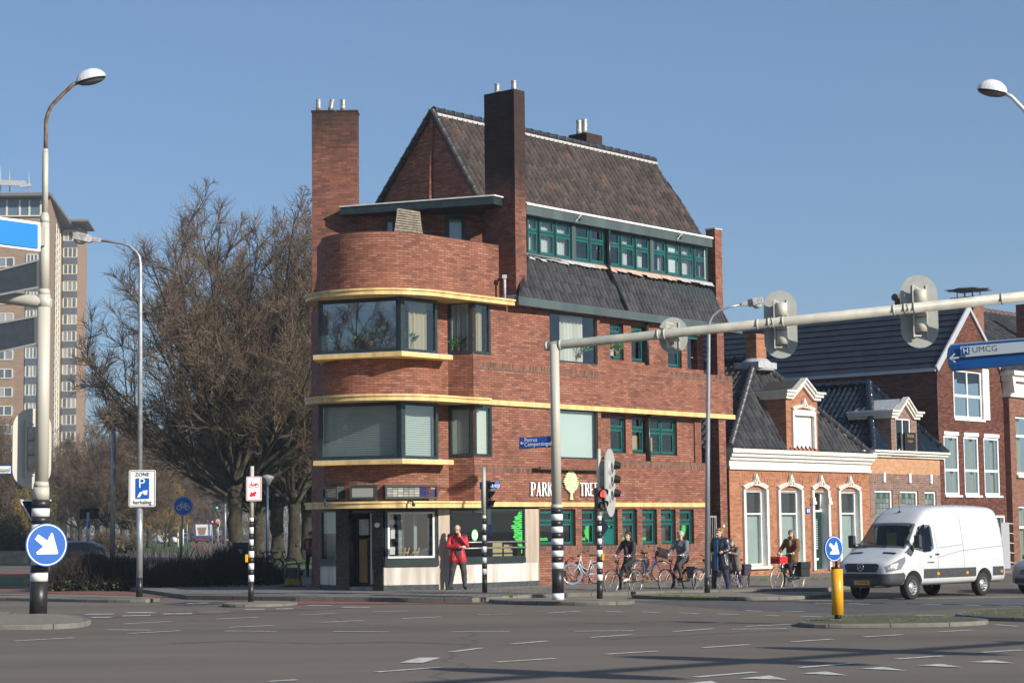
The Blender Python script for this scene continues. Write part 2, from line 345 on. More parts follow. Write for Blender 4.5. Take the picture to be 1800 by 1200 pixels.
def curtain(par, M, a, b, c, e, d, m, folds=None, amp=.035, name='curtain'):
    mb = MB(M); n = max(8, int((b-a)/.035)); folds = folds or (b-a)/.16; pts = []
    for i in range(n+1):
        t = i/n; pts.append((a+(b-a)*t, d + amp*math.sin(t*folds*2*math.pi) + amp*.4*math.sin(t*folds*4.7+1)))
    for i in range(n): mb.face([(*pts[i], c), (*pts[i+1], c), (*pts[i+1], e), (*pts[i], e)], smooth=True)
    return mb.build(name, m, par, recalc=False)
def blind(par, M, a, b, c, e, d, m, slat=.06):
    mb = MB(M); z = c
    while z < e-.01: mb.face([(a, d-.012, z), (b, d-.012, z), (b, d+.012, z+slat*.85), (a, d+.012, z+slat*.85)]); z += slat
    return mb.build('blind', m, par, recalc=False)
def window(par, pl, a, b, c, e, d=-.1, fo=None, fi=None, tr=None, split=0, cur=None, cm=None, t=.06, gl=None, name='window', label=None, open_=None):
    fo = fo or DKG; M = pl.M
    mb = MB(M); frame(mb, a, b, c, e, d-.07, d, t); 
    cells = [(c+t, e-t)]
    if tr: zt = c + (e-c)*tr; mb.box(a+t, b-t, d-.065, d-.005, zt-t*.5, zt+t*.5); cells = [(c+t, zt-t*.5), (zt+t*.5, e-t)]
    cols = [(a+t, b-t)]
    if split:
        cols = []; wd = (b-a-2*t)/(split+1)
        for i in range(split+1): cols.append((a+t+i*wd+(t*.4 if i else 0), a+t+(i+1)*wd-(t*.4 if i < split else 0)))
        for i in range(1, split+1): xm = a+t+i*wd; mb.box(xm-t*.4, xm+t*.4, d-.06, d-.003, c+t, e-t) if not tr else [mb.box(xm-t*.4, xm+t*.4, d-.06, d-.003, q[0], q[1]) for q in cells]
    w_ = mb.build(name, fo, par)
    if label: w_['label'] = label
    if fi:
        mi_ = MB(M)
        for x0, x1 in cols:
            for z0, z1 in cells: frame(mi_, x0+.004, x1-.004, z0+.004, z1-.004, d-.055, d-.015, .055)
        mi_.build('casement', fi, w_)
    g = MB(M); g.face([(a+t*.5, d-.04, c+t*.5), (b-t*.5, d-.04, c+t*.5), (b-t*.5, d-.04, e-t*.5), (a+t*.5, d-.04, e-t*.5)]); g.build('pane', gl or GLS, w_, recalc=False)
    if cur == 'net': curtain(w_, M, a, b, c, e, d-.22, cm or NET)
    elif cur == 'sides': curtain(w_, M, a, a+(b-a)*.28, c, e, d-.22, cm or CURT); curtain(w_, M, b-(b-a)*.28, b, c, e, d-.22, cm or CURT)
    elif cur == 'blind': blind(w_, M, a, b, c, e, d-.2, cm or BLIND)
    elif cur == 'flat': MB(M).face([(a, d-.15, c), (b, d-.15, c), (b, d-.15, e), (a, d-.15, e)]).build('blind', cm or BLIND, w_, recalc=False)
    elif cur == 'half': curtain(w_, M, a+(b-a)*.35, b-(b-a)*.15, c, e, d-.25, cm or CURT)
    return w_

# ================================================================ THE CORNER BUILDING
random.seed(4)
W = PL((-1.06, 54.0), ang=41)
U, NW = W.u, W.n
ZG = .1
Z3, Z2, Z1 = 2.43, 5.22, 8.0
corner = thing('corner_building', 'red brick corner building with rounded yellow banded bay, steep brown tiled roof and tall chimneys', 'building', (-1.06, 54, ZG))
def px(x, d=0, y=700): return W.s_(x, y, d)
CC = Vector((-3.5, 53.95, 0)); RC = 2.12
CW = Vector((-3.6, 54.58, 0)); RW = 1.6
II = Vector((-1.756, 54.27, 0)); SB = Vector((-5.83, 57.6, 0)); TP = CW + NW*RW; LP = Vector((-5.2, 54.58, 0))
def arcpts(C, r, a0, a1, n): return [C + Vector((math.cos(R(a0+(a1-a0)*i/n)), math.sin(R(a0+(a1-a0)*i/n)), 0))*r for i in range(n+1)]
arcw = arcpts(CW, RW, -41, -180, 30)
def ribbon(mb, pts, z0, z1, mi=0, u0=0):
    u = u0
    for i in range(len(pts)-1):
        L = (pts[i+1]-pts[i]).length; a, b = pts[i], pts[i+1]
        mb.face([(a.x, a.y, z0), (b.x, b.y, z0), (b.x, b.y, z1), (a.x, a.y, z1)], mi, uv=[(u, z0), (u+L, z0), (u+L, z1), (u, z1)], smooth=L < .3); u += L
    return mb
# --- facade wall on W
sR, sB = px(1238), px(1288)
zs2 = at(703, 617, 52.3).z; zs1 = at(703, 806, 52.3).z
up = []      # openings upstairs
def H(x0, y0, x1, y1, d=0.0): return (W.s_(x0, (y0+y1)/2, d), W.s_(x1, (y0+y1)/2, d), W.z_(x0, y1, d), W.z_(x0, y0, d))
hp2 = H(966, 547, 1050, 634); hp1 = H(968, 717, 1051, 805)
cw2 = (0.0, px(863), W.z_(845, 622), W.z_(845, 530)); cw1 = (0.0, px(864), W.z_(845, 802), W.z_(845, 712))
s52 = px(1056)
mb = MB(W.M)
zled2 = W.z_(1150, 643); zled1 = W.z_(1150, 811)
wall(mb, 0, s52, Z3, 8.0, [hp2, hp1, cw2, cw1], .18)
wall(mb, s52, sR, Z3, zled1); wall(mb, s52, sR, Z2-.15, zled2)
mb.face([(s52, 0, zled1), (sR, 0, zled1), (sR, -.5, zled1), (s52, -.5, zled1)]); mb.face([(s52, 0, zled2), (sR, 0, zled2), (sR, -.5, zled2), (s52, -.5, zled2)])
mb.face([(s52, 0, Z2-.15), (sR, 0, Z2-.15), (sR, -.5, Z2-.15), (s52, -.5, Z2-.15)])
for z0, z1, dd in ((zled1, Z2-.15, -.3), (zled2, 8.0, -.14)): mb.face([(s52, 0, z0), (s52, dd, z0), (s52, dd, z1), (s52, 0, z1)], uv=[(0, z0), (.3, z0), (.3, z1), (0, z1)])
T2 = [H(1072, 566, 1096, 631, -.14), H(1110, 572, 1135, 635, -.14), H(1174, 584, 1198, 645, -.14), H(1208, 588, 1235, 656, -.14)]
T1 = [H(1073, 727, 1100, 795, -.3), H(1111, 729, 1137, 796, -.3), H(1140, 733, 1190, 799, -.3)]
wall(mb, s52, sR, zled1, Z2-.15, T1, .16, -.3); wall(mb, s52, sR, zled2, 8.0, T2, .16, -.14)
# right return of the main wall
for z0, z1, dd in ((0, zled1, 0), (zled1, Z2-.15, -.3), (Z2-.15, 8.0, 0)):
    mb.face([(sR, dd, z0), (sR, -6, z0), (sR, -6, z1), (sR, dd, z1)], uv=[(0, z0), (6, z0), (6, z1), (0, z1)])
# ground floor brick right of the travertine
s48 = px(948, 0, 950)
GW = [H(947, 892, 1012, 960), H(1023, 892, 1050, 959), H(1060, 892, 1086, 960), H(1094, 892, 1120, 958), H(1129, 892, 1155, 958), H(1162, 892, 1188, 957), H(1195, 892, 1220, 957)]
GW[0] = (s48+.03, *GW[0][1:])
GW = [(a, b, c, Z3-.2) for a, b, c, e in GW]
wall(mb, s48, sR, 0, Z3, GW, .16)
# balcony parapet and piers at the far end
zb = W.z_(1270, 660)
wall(mb, sR, sB, Z2-.02, zb); mb.face([(sB, 0, Z2), (sB, -1.6, Z2), (sB, -1.6, zb), (sB, 0, zb)], uv=[(0, Z2), (1.6, Z2), (1.6, zb), (0, zb)])
mb.face([(sR, -.2, Z2), (sB, -.2, Z2), (sB, -.2, zb), (sR, -.2, zb)]); mb.face([(sR, 0, zb), (sB, 0, zb), (sB, -.2, zb), (sR, -.2, zb)])
pa, pb = px(1263), px(1275)
mb.box(pa, pb, -.34, -.012, 0, Z2-.14); mb.box(pa, pb, -.34, -.012, zb-.3, 8.0)
pc, pd = px(1218, -.3), px(1229, -.3)
mb.box(pc, pd, -.62, -.25, zled1+.003, Z2-.16)
# upstand faces of the rounded tower
front = [II] + arcw + [SB]
ribbon(mb_ := MB(), front, Z3, zs1-.12); ribbon(mb_, front, Z2, zs2-.12)
ribbon(mb_, [II, II + (TP-II)*.55], zs1-.12, Z2, u0=.003); ribbon(mb_, [II, II + (TP-II)*.55], zs2-.12, 8.0, u0=.003)
mb.M = None
for i, f in enumerate(mb_.f):
    k = len(mb.f); mb.f.append([mb.p(mb_.v[j]) for j in f]); mb.m.append(0); mb.sm.append(mb_.sm[i]); mb.uv[k] = mb_.uv[i]
# cut the corner-window opening out of the facet: rebuild facet in strips
fp = PL((W.w(0, 0, 0).x, W.w(0, 0, 0).y), P1=(II.x, II.y)); Lf = (II-W.w(0, 0, 0)).length
mb.M = fp.M; wall(mb, 0, Lf, Z3, 8.0, [(.002, Lf-.02, cw2[2], cw2[3]), (.002, Lf-.02, cw1[2], cw1[3])], .05, uoff=.1)
mainwall = mb.build('brick_wall', RED, corner, recalc=False)
# side wall pieces beside narrow side windows
sw = PL((LP.x, LP.y), P1=(SB.x, SB.y)); Ls = (SB-LP).length
mb = MB(sw.M)
hs = [(.1, 1.15, zs1-.1, Z2-.32), (.1, 1.15, zs2-.1, Z1-.32)]
wall(mb, 0.0, Ls, zs1-.12, Z2, hs[:1], .15, uoff=3.9); wall(mb, 0, Ls, zs2-.12, 8.0, hs[1:], .15, uoff=3.9)
mb.build('brick_wall', RED, corner, recalc=False)
for a, b, c, e in hs: window(corner, sw, a, b, c, e, -.03, cur='net', t=.07)
# soldier courses
mb = MB(W.M)
for a, b, z, d in ((0.004, s52, zs1-.13, .004), (0.004, s52, zs2-.13, .004), (s52, sR, zled1, .003), (s52, sB, zled2 if False else zb, .003)):
    if a == s52 and z == zb: a = px(1180)
    mb.box(a, b, -.05, d, z-.2, z+.003)
mb.box(s48+.02, sR, -.05, .004, GW[1][2]-.2, GW[1][2]-.002)
mb.build('soldier_course', REDV, corner)
# yellow bands and canopies
def canopy(z, s_end, th, end_thin, thin, zoff=0):
    pts = [W.w(s_end, .31, 0)] + arcpts(CC, RC, -41, -212, 44) + [SB + Vector((.5, -.6, 0)), W.w(1, -1.5, 0), W.w(s_end, -.3, 0)]
    m_ = MB(); m_.prism([(p.x, p.y) for p in pts], z-th, z-.055)
    pts2 = [p for p in pts]
    pts2 = [W.w(s_end+.0, .345, 0)] + arcpts(CC, RC+.035, -41, -212, 44) + [SB + Vector((.5, -.6, 0)), W.w(1, -1.5, 0), W.w(s_end, -.3, 0)]
    m_.prism([(p.x, p.y) for p in pts2], z-.054, z)
    if end_thin is not None:
        m_.M = W.M; m_.box(s_end+.001, end_thin, -.25, .07, z-thin, z-.012)
    return m_.build('yellow_band', YEL, corner)
canopy(Z1, px(905, .31, 520), .165, None, .13)
c2 = canopy(Z2, px(863, .31), .165, sB+.02, .15)
c3 = canopy(Z3, px(857, .31, 885), .175, px(1240, 0, 885), .14)
mb = MB(W.M); mb.box(s52-.3, sB, -.8, -.252, Z2-.16, Z2-.07); mb.build('yellow_soffit', YEL, corner)
# small lamps under/on the lowest band
mb = MB()
for x in (570, 724, 862):
    p = at(x, 884, 51.9 if x < 800 else 54.0); mb.tube([p+Vector((0, .1, .06)), p+Vector((0, -.06, .1)), p+Vector((0.05, -.1, -.02))], .025, 6); mb.ball(p+Vector((.05, -.12, -.04)), .05, 8)
mb.build('spot_lamp', DKG, corner)
# --- corner bay windows (two floors)
KL, KK, KR = Vector((-5.2, 53.22, 0)), Vector((-2.93, 52.36, 0)), None
pR = PL((KK.x, KK.y), ang=43); pLf = PL((KL.x, KL.y), P1=(KK.x, KK.y))
aR = pR.s_(770, 700); lenL = (KK-KL).length
for zs, zt, kind in ((zs2, Z1-.166, 2), (zs1, Z2-.166, 1)):
    wl = window(corner, pLf, 0, lenL-.05, zs, zt, 0, t=.1, gl=GLM if kind == 2 else GLS, cur='blind' if kind == 1 else None, cm=mat('grey_blind', (.68, .72, .71), .7))
    wr = window(corner, pR, .05, aR, zs, zt, 0, t=.09, cur='blind' if kind == 1 else 'half', cm=BLIND if kind == 1 else TAN)
    m_ = MB(); m_.prism([(KK.x-.09, KK.y+.02), (KK.x, KK.y-.03), (KK.x+.08, KK.y+.05), (KK.x, KK.y+.14)], zs, zt); m_.build('corner_post', DKG, wl)
    # left cheek of the bay
    m_ = MB(); m_.face([(KL.x, KL.y, zs), (LP.x+.08, LP.y, zs), (LP.x+.08, LP.y, zt), (KL.x, KL.y, zt)]); m_.build('bay_cheek', DKG, wl)
    eR = pR.w(pR.s_(793, 700), 0, 0)
    def off(P, d): return (P.x + d.x, P.y + d.y)
    nl, nr = pLf.n, pR.n; k = (nl+nr).normalized()*.1
    s0 = KL - (KK-KL).normalized()*.12
    poly = [off(s0, nl*.08), off(KK, k), off(eR, nr*.08), (eR.x-.3, eR.y+.5), (CW.x, CW.y), (LP.x+.1, LP.y), off(s0, Vector((0, 1.1, 0)))]
    m_ = MB(); m_.prism(poly, zs-.125, zs-.012); m_.build('yellow_sill', YEL, corner)
    m_ = MB(); m_.prism([((x-CW.x)*.995+CW.x, (y-CW.y)*.995+CW.y) for x, y in poly], zs-.0115, zs+.006); m_.build('sill_flashing', ALU, corner)
    # plants and ornaments standing inside
# corner windows at the facade corner
fp = PL((W.w(0, 0, 0).x, W.w(0, 0, 0).y), P1=(II.x, II.y)); Lf = (II-W.w(0, 0, 0)).length
for (a, b, c, e), kind in ((cw2, 2), (cw1, 1)):
    window(corner, W, .03, b, c, e, .012, t=.075, cur='half' if kind == 2 else 'flat', cm=TAN if kind == 2 else mat('cream_blind', (.7, .7, .62), .8))
    window(corner, fp, .03, Lf-.02, c, e, .02, t=.075, cur='net' if kind == 2 else 'flat', cm=NET if kind == 2 else mat('cream_blind', (.7, .7, .62), .8))
# --- picture panes and teal casements on the facade
window(corner, W, *hp2, -.03, t=.05, cur='half', cm=CURT, gl=GLS)
window(corner, W, *hp1, -.03, t=.05, cur='flat', cm=BLIND)
for i, h in enumerate(T2):
    if i == 3:
        wd = window(corner, W, *h, -.14-.06, fi=TEAL, t=.05, name='balcony_door')
        m_ = MB(W.M); m_.tube([(h[0]+.14, -.17, h[2]+.5), (h[0]+.14, -.1, h[2]+.5), (h[0]+.24, -.1, h[2]+.5)], .012, 6); m_.build('handle', ALU, wd)
    else: window(corner, W, *h, -.14-.08, fi=TEAL, tr=.72, cur=None if i else 'net', cm=NET)
for i, h in enumerate(T1): window(corner, W, *h, -.3-.08, fi=TEAL, tr=.64, split=1 if i == 2 else 0)
for i, h in enumerate(GW): window(corner, W, *h, -.09, fi=TEAL, tr=.64, split=1 if i == 0 else 0, cur='net' if i in (3, 4, 5) else None, cm=mat('brown_net', (.15, .13, .11), .9))
# half-boarded teal panel in third ground floor window
h = GW[2]; MB(W.M).box(h[0]+.12, h[1]-.12, -.16, -.11, h[2]+.12, h[2]+.52).build('infill_panel', TEAL, corner)
# boards leaning inside upstairs windows
m_ = MB(W.M); m_.box(T1[1][0]+.1, T1[1][1]-.12, -.62, -.58, T1[1][2]+.05, T1[1][2]+.55); m_.box(T1[2][0]+.25, T1[2][0]+.55, -.62, -.58, T1[2][2]+.05, T1[2][2]+.55); m_.build('leaning_board', CARD, corner)
# --- ground floor shopfront in travertine and black stone
def pt(x, Y): v = at(x, 960, Y); return Vector((v.x, v.y, 0))
g0, g1, g2, g3, g4, g5 = pt(563, 54.3), pt(592, 53.35), pt(673, 52.8), pt(771, 53.15), pt(791, 53.42), W.w(px(947, 0, 950), 0, 0)
segA, segB, segC, segD, segE = [PL((a.x, a.y), P1=(b.x, b.y)) for a, b in ((g0, g1), (g1, g2), (g2, g3), (g3, g4), (g4, g5))]
def HH(pl, x0, y0, x1, y1, d=0): 
    xm = (x0+x1)/2; ym = (y0+y1)/2; return (pl.s_(x0, ym, d), pl.s_(x1, ym, d), pl.z_(xm, y1, d), pl.z_(xm, y0, d))
zc = Z3-.2
def bas(pl, a, b, zt, d=0.0):      # travertine dado over dark plinth
    m_ = MB(pl.M); m_.box(a, b, -.25, d, .24, zt); t_ = m_.build('travertine_base', TRAV, corner); m_ = MB(pl.M); m_.box(a, b, -.25, d+.012, 0, .239); m_.build('plinth', PLIN, corner)
LA, LC, LE = (g1-g0).length, (g3-g2).length, (g5-g4).length
zA = segA.z_(578, 994); zC = segC.z_(720, 994); zE = segE.z_(850, 990)
bas(segA, 0, LA, zA); bas(segC, 0, LC, zC); bas(segE, 0, LE, zE)
m_ = MB(segA.M); m_.box(-.02, LA, -.2, .06, zA+.002, zA+.13); m_.M = segC.M; m_.box(0, LC, -.2, .08, zC+.002, zC+.13); m_.M = segE.M; m_.box(0, segE.s_(922, 950), -.2, .05, zE+.002, zE+.14); m_.build('window_ledge', DKG, corner)
m_ = MB(segD.M); m_.box(0, (g4-g3).length, -.3, 0, 0, zc); m_.M = segE.M; m_.box(segE.s_(923, 940), LE, -.3, .01, zE+.003, zc)
m_.box(LE-.04, LE, -.25, .012, 0, zE); m_.build('travertine_pier', mat('beige_travertine', (.42, .34, .26), .6, var=.15, nscale=5, streak=True), corner)
window(corner, segA, 0.02, LA-.02, zA+.13, zc, 0, t=.05, gl=GLS, cur='net', cm=mat('peeling_paper', (.45, .42, .38), .9))
wsh = window(corner, segC, .06, LC-.03, zC+.13, zc, 0, t=.07, gl=GLS)
m_ = MB(segC.M); frame(m_, .135, LC-.105, zC+.205, zc-.075, -.03, -.002, .05); m_.build('inner_frame', WHT, wsh)
sE = segE.s_(923, 940)
window(corner, segE, .01, sE, zE+.14, zc, 0, t=.05, gl=glassmat('shop_glass', .10))
m_ = MB(segE.M)
for k in (.28, .44): m_.tube([(.03, .06, zE+.14+k), (sE-.03, .06, zE+.14+k)], .022, 8)
m_.build('guard_rail', mat('galvanised', (.33, .33, .32), .4, metal=.5, var=.15), corner)
# black pilasters and the door recess
b1, b2, b3 = segB.s_(615, 960), segB.s_(657, 960), segB.s_(673, 960)
LB = (g2-g1).length
m_ = MB(segB.M); m_.box(0, b1, -.35, .05, 0, zc); m_.box(b2, LB+.02, -.35, .05, 0, zc); m_.box(b1-.1, b1, -1.3, -.35, 0, zc); m_.box(b2, b2+.1, -1.3, -.35, 0, zc); m_.build('black_pilaster', BLK, corner)
m_ = MB(segB.M); m_.box(b1, b2, -1.3, .02, 0, .2); m_.build('doorstep', mat('grey_step', (.2, .2, .2), .8, var=.2), corner)
a1, a2 = b1+.02, b2-.02; am = a1+(a2-a1)*.58
m_ = MB(segB.M); frame(m_, a1, a2, .2, zc, -.42, -.3, .06); m_.box(am, am+.05, -.4, -.32, .26, zc-.06); dr = m_.build('door_frame', BLK, corner)
m_ = MB(segB.M); m_.box(a1+.1, a1+.34, -.36, -.3, .3, 1.45); m_.build('wood_panel', mat('warm_wood', (.30, .17, .065), .45, var=.25, nscale=8, streak=True), dr)
m_ = MB(segB.M); m_.box(a1+.1, a1+.38, -.36, -.3, 1.56, 1.98); m_.build('notice_paper', mat('paper', (.6, .6, .58), .9, var=.2), dr)
m_ = MB(segB.M); m_.beam((am+.08, -.30, .26), (am+.08, -.30, zc-.08), .04, .04); m_.beam((am+.3, -.7, 1.2), (am+.3, -.7, zc-.1), .04, .04); m_.build('door_edge', WHT, dr)
m_ = MB(segB.M); m_.disc((b2+.13, .054, 1.82), (0, 1, 0), .085, .006, n=20, ry=.065); m_.build('number_plate', WHT, corner)
# transom windows above the lowest band
at_ = [(568, 594, 855, 877), (615, 663, 852, 877), (677, 770, 852, 876)]
STG = mat('stained_glass_grey', (.30, .30, .27), .25)
fpl = PL((-4.6, 52.88), P1=(-2.3, 52.88))
pls = [PL((-5.25, 53.98), P1=(-4.67, 53.12)), fpl, PL((-3.4, 52.82), P1=(-2.1, 53.30))]
stain = [(.32, .32, .29), (.22, .22, .21), (.42, .41, .37), (.02, .03, .15), (.10, .03, .04), (.5, .3, .05)]
sm_ = [mat('stained_%d' % i, c, .2) for i, c in enumerate(stain)]
for i, (x0, x1, y0, y1) in enumerate(at_):
    q = pls[i]; a, b, c, e = HH(q, x0, y0, x1, y1); a, b = min(a, b), max(a, b)
    fr = MB(q.M); frame(fr, a, b, c, e, -.2, .03, .05); fw = fr.build('transom_window', DKG, corner)
    g = MB(q.M)
    nx = {0: 4, 1: 1, 2: 9}[i]; ny = 4 if i != 1 else 1; rr = random.Random(7)
    for ix in range(nx):
        for iy in range(ny):
            ddx = (b-a-.1)/nx; ddz = (e-c-.1)/ny; x = a+.05+ix*ddx; z = c+.05+iy*ddz
            mi = 1 if i == 1 else (rr.choice([0, 0, 2, 1]) if (ix+iy) % 2 else rr.choice([0, 1, 2]))
            if i == 2 and ix >= 6: mi = rr.choice([3, 4, 3, 0])
            if i == 0 and ix == 3: mi = 5
            g.box(x+.006, x+ddx-.006, -.04, -.02, z+.006, z+ddz-.006, mi)
    g.build('leaded_pane', sm_, fw)
# --- gable sign on the wall
PT = mat('sign_white', (.85, .85, .82), .5)
sgn = thing('shop_sign', 'white letters with pale green tree emblem fixed on the brick wall above the yellow band', 'sign', W.w(px(950, 0, 860), .04, 1.9))
sx0, sz0 = W.hit(930, 871); sx1 = W.s_(1058, 871); 
def letters(mb, txt, s, z, h, wdt, gap, d0=.03, d1=.06):
    st = wdt*.26; tn = wdt*.12
    for ch in txt:
        def bar(x0, z0, x1, z1, t): mb.beam((s+x0*wdt, (d0+d1)/2, z+z0*h), (s+x1*wdt, (d0+d1)/2, z+z1*h), t, d1-d0) if abs(x1-x0) < 1e-6 else mb.beam((s+x0*wdt, (d0+d1)/2, z+z0*h), (s+x1*wdt, (d0+d1)/2, z+z1*h), d1-d0+random.random()*.001, t)
        def B_(x0, x1, z0, z1): mb.box(s+x0*wdt, s+x1*wdt, d0, d1+random.random()*.002, z+z0*h, z+z1*h)
        def Q(a, b, t):   # slanted stroke with horizontal thickness t
            (x0, z0), (x1, z1) = a, b; mb.extr([(s+x0*wdt, d0, z+z0*h), (s+x0*wdt+t, d0, z+z0*h), (s+x1*wdt+t, d0, z+z1*h), (s+x1*wdt, d0, z+z1*h)], (0, d1-d0, 0))
        def ringp(x0, x1, z0, z1): # bowl to the right of a stem
            B_(x0, x1-.18, z1-.07, z1); B_(x0, x1-.18, z0, z0+.07); B_(x1-.24, x1, z0+.07, z1-.07); 
        if ch == 'P': B_(.12, .38, 0, 1); B_(0, .5, 0, .04); B_(0, .12, .96, 1); ringp(.38, .95, .45, .99)
        if ch == 'R': B_(.12, .38, 0, 1); B_(0, .5, 0, .04); B_(0, .12, .96, 1); ringp(.38, .92, .5, .99); Q((.5, .5), (.82, 0), st); 
        if ch == 'A': Q((.12, 0), (.46, 1), tn); Q((.66, 0), (.42, 1), st); B_(.25, .7, .3, .36); B_(0, .3, 0, .04); B_(.58, 1, 0, .04)
        if ch == 'K': B_(.12, .38, 0, 1); B_(0, .5, 0, .04); Q((.36, .45), (.82, 1), tn); Q((.72, 0), (.4, .6), st); B_(.66, 1.02, 0, .04)
        if ch == 'E': B_(.12, .38, 0, 1); B_(.38, .92, 0, .06); B_(.38, .9, .94, 1); B_(.38, .75, .47, .54); B_(0, .12, 0, .04); B_(0, .12, .96, 1)
        if ch == 'T': B_(.36, .64, 0, 1); B_(0, .36, .93, 1); B_(.64, 1, .93, 1); B_(.24, .76, 0, .04); B_(0, .06, .82, .93); B_(.94, 1, .82, .93)
        s += wdt + gap
hl = W.z_(930, 847)-sz0; wl_ = (W.s_(969, 870)-sx0)/4.0
mb = MB(W.M); letters(mb, 'PARKE', sx0, sz0, hl, wl_*.93, wl_*.07)
tx0 = W.s_(1017, 871); letters(mb, 'TREE', tx0, W.z_(1017, 871), hl, wl_*.85, wl_*.05); mb.build('lettering', PT, sgn)
def treeshape(seed, n=13):
    rr = random.Random(seed); P = [(.44, 0), (.5, .14), (.42, .26), (.3, .24)]
    L = [(.3, .24)]
    for i in range(n):
        t = i/(n-1); wd = .5*math.sin(math.pi*min(1, .18+.82*t)**1.0)*.98 if t > .05 else .2
        L.append((.5-wd*(.75+.25*rr.random()), .26+.72*t)); L.append((.5-wd*(.55+.2*rr.random()), .26+.72*(t+.5/n)))
    Rr = []
    for i in range(n):
        t = i/(n-1); wd = .5*math.sin(math.pi*min(1, .18+.82*t))*.98 if t > .05 else .2
        Rr.append((.5+wd*(.75+.25*rr.random()), .26+.72*t)); Rr.append((.5+wd*(.55+.2*rr.random()), .26+.72*(t+.5/n)))
    return [(.42, 0), (.46, .2)] + L[1:] + Rr[::-1] + [(.56, .2), (.6, 0)]
ta, tb_ = W.s_(985, 850), W.s_(1017, 850); tz0, tz1 = W.z_(1000, 878), W.z_(1000, 822)
sh = treeshape(3)
EMB = mat('emblem_green', (.75, .78, .62), .5, nscale=14, col2=(.35, .5, .08), var=.01)
mb = MB(W.M); mb.extr([(ta+(tb_-ta)*x, .03, tz0+(tz1-tz0)*y) for x, y in sh], (0, .04, 0)); mb.build('tree_emblem', [EMB], sgn)
mb = MB(W.M); zz = W.z_(955, 824); mb.box(W.s_(935, 824), W.s_(1048, 824), .0, .22, zz-.02, zz+.02)
mb.tube([(W.s_(938, 824), .2, zz), (W.s_(938, 824), .28, zz+.06)], .03, 6); mb.build('light_rail', mat('rusty_metal', (.12, .05, .03), .7, var=.3), sgn)
# green tree stickers in the ground floor windows
def sticker(pl, x0, y0, x1, y1, d, par, seed=3, half=False):
    a, b, c, e = HH(pl, x0, y0, x1, y1); m_ = MB(pl.M); q = random.Random(seed); n = 17; W_ = lambda t: math.sin(math.pi*min(1, .12+.86*t))**.8
    for i in range(n):
        t = i/n; z0 = .16+.84*t; h = .84/n*.80; wl = (.5 if not half else .95)*W_(t)*q.uniform(.72, 1); wr = .5*W_(t)*q.uniform(.72, 1); cx_ = .5 if not half else 1.0
        L, Rr = cx_-wl, (cx_+wr if not half else 1.0); k = 7; top = []; bot = []
        for j in range(k+1): x = L+(Rr-L)*j/k; top.append((x, z0+h*(1+q.uniform(-.25, .35)) if 0 < j < k else z0+h*.7)); bot.append((x, z0+h*q.uniform(-.35, .25) if 0 < j < k else z0+h*.4))
        m_.face([(a+(b-a)*x, d, c+(e-c)*z) for x, z in bot+top[::-1]])
    xs = (.88, .97) if half else (.46, .55); m_.face([(a+(b-a)*xs[0], d-.001, c), (a+(b-a)*xs[1], d-.001, c), (a+(b-a)*xs[1], d-.001, c+(e-c)*.5), (a+(b-a)*xs[0], d-.001, c+(e-c)*.5)])
    return m_.build('tree_sticker', LEAFG, par, recalc=False)
sticker(segE, 898, 895, 920, 972, -.034, corner, 5, True)
sticker(W, 1031, 921, 1041, 952, -.124, corner, 6, True); sticker(W, 1203, 919, 1212, 943, -.124, corner, 8)
m_ = MB(W.M)
for k, n_ in ((3, 9), (4, 5), (2, 3), (1, 4), (0, 8)):
    hh = GW[k]; rr = random.Random(k); x = hh[0]+.16
    for q in range(n_):
        wd = rr.uniform(.025, .05)
        if x+wd > hh[1]-.15: break
        m_.box(x, x+wd*.8, -.126, -.124, hh[2]+.16, hh[2]+.16+rr.uniform(.06, .1)) if k != 2 else m_.box(x+.2, x+.2+wd*.8, -.126, -.124, hh[2]+.56, hh[2]+.63); x += wd
m_.build('window_lettering', LEAFG, corner)
m_ = MB(segE.M); c0 = segE.hit(836, 940); m_.disc((c0[0], -.03, c0[1]), (0, 1, 0), .13, .003, n=24, ry=.16); rg = m_.build('round_sticker', LEAFG, corner)
m_ = MB(segE.M); m_.disc((c0[0], -.026, c0[1]), (0, 1, 0), .11, .003, n=24, ry=.135); m_.build('sticker_face', WHT, rg)
m_ = MB(segE.M)
for k in range(3): m_.box(c0[0]-.05, c0[0]+.04, -.0255, -.024, c0[1]+.03-k*.04, c0[1]+.05-k*.04)
m_.build('sticker_text', LEAFG, rg)
# things in the shop windows
m_ = MB(segE.M); sb_ = segE.s_(880, 960); m_.box(sb_, sb_+.38, -.6, -.3, zE+.16, zE+.6); m_.box(sb_+.45, sb_+.8, -.62, -.3, zE+.16, zE+.5); m_.build('display_box', CARD, corner)
m_ = MB(segC.M)
for cx_ in (LC*.38, LC*.45, LC*.63):
    z = zC+.2
    for lx in (-.06, .06): m_.beam((cx_+lx, -.3, z), (cx_+lx*.5, -.3, z+.14), .015, .02)
    m_.beam((cx_-.1, -.3, z+.15), (cx_+.08, -.3, z+.15), .03, .05); m_.beam((cx_+.06, -.3, z+.15), (cx_+.09, -.3, z+.28), .02, .03)
m_.build('wooden_deer', CARD, corner)
m_ = MB(segC.M); m_.box(LC*.1, LC*.24, -.2, -.19, zC+.3, zC+.5); m_.box(LC*.16, LC*.24, -.2, -.19, zC+.72, zC+1.0); m_.box(LC*.14, LC*.24, -.2, -.19, zC+1.1, zC+1.22); m_.build('pinned_note', WHT, corner)
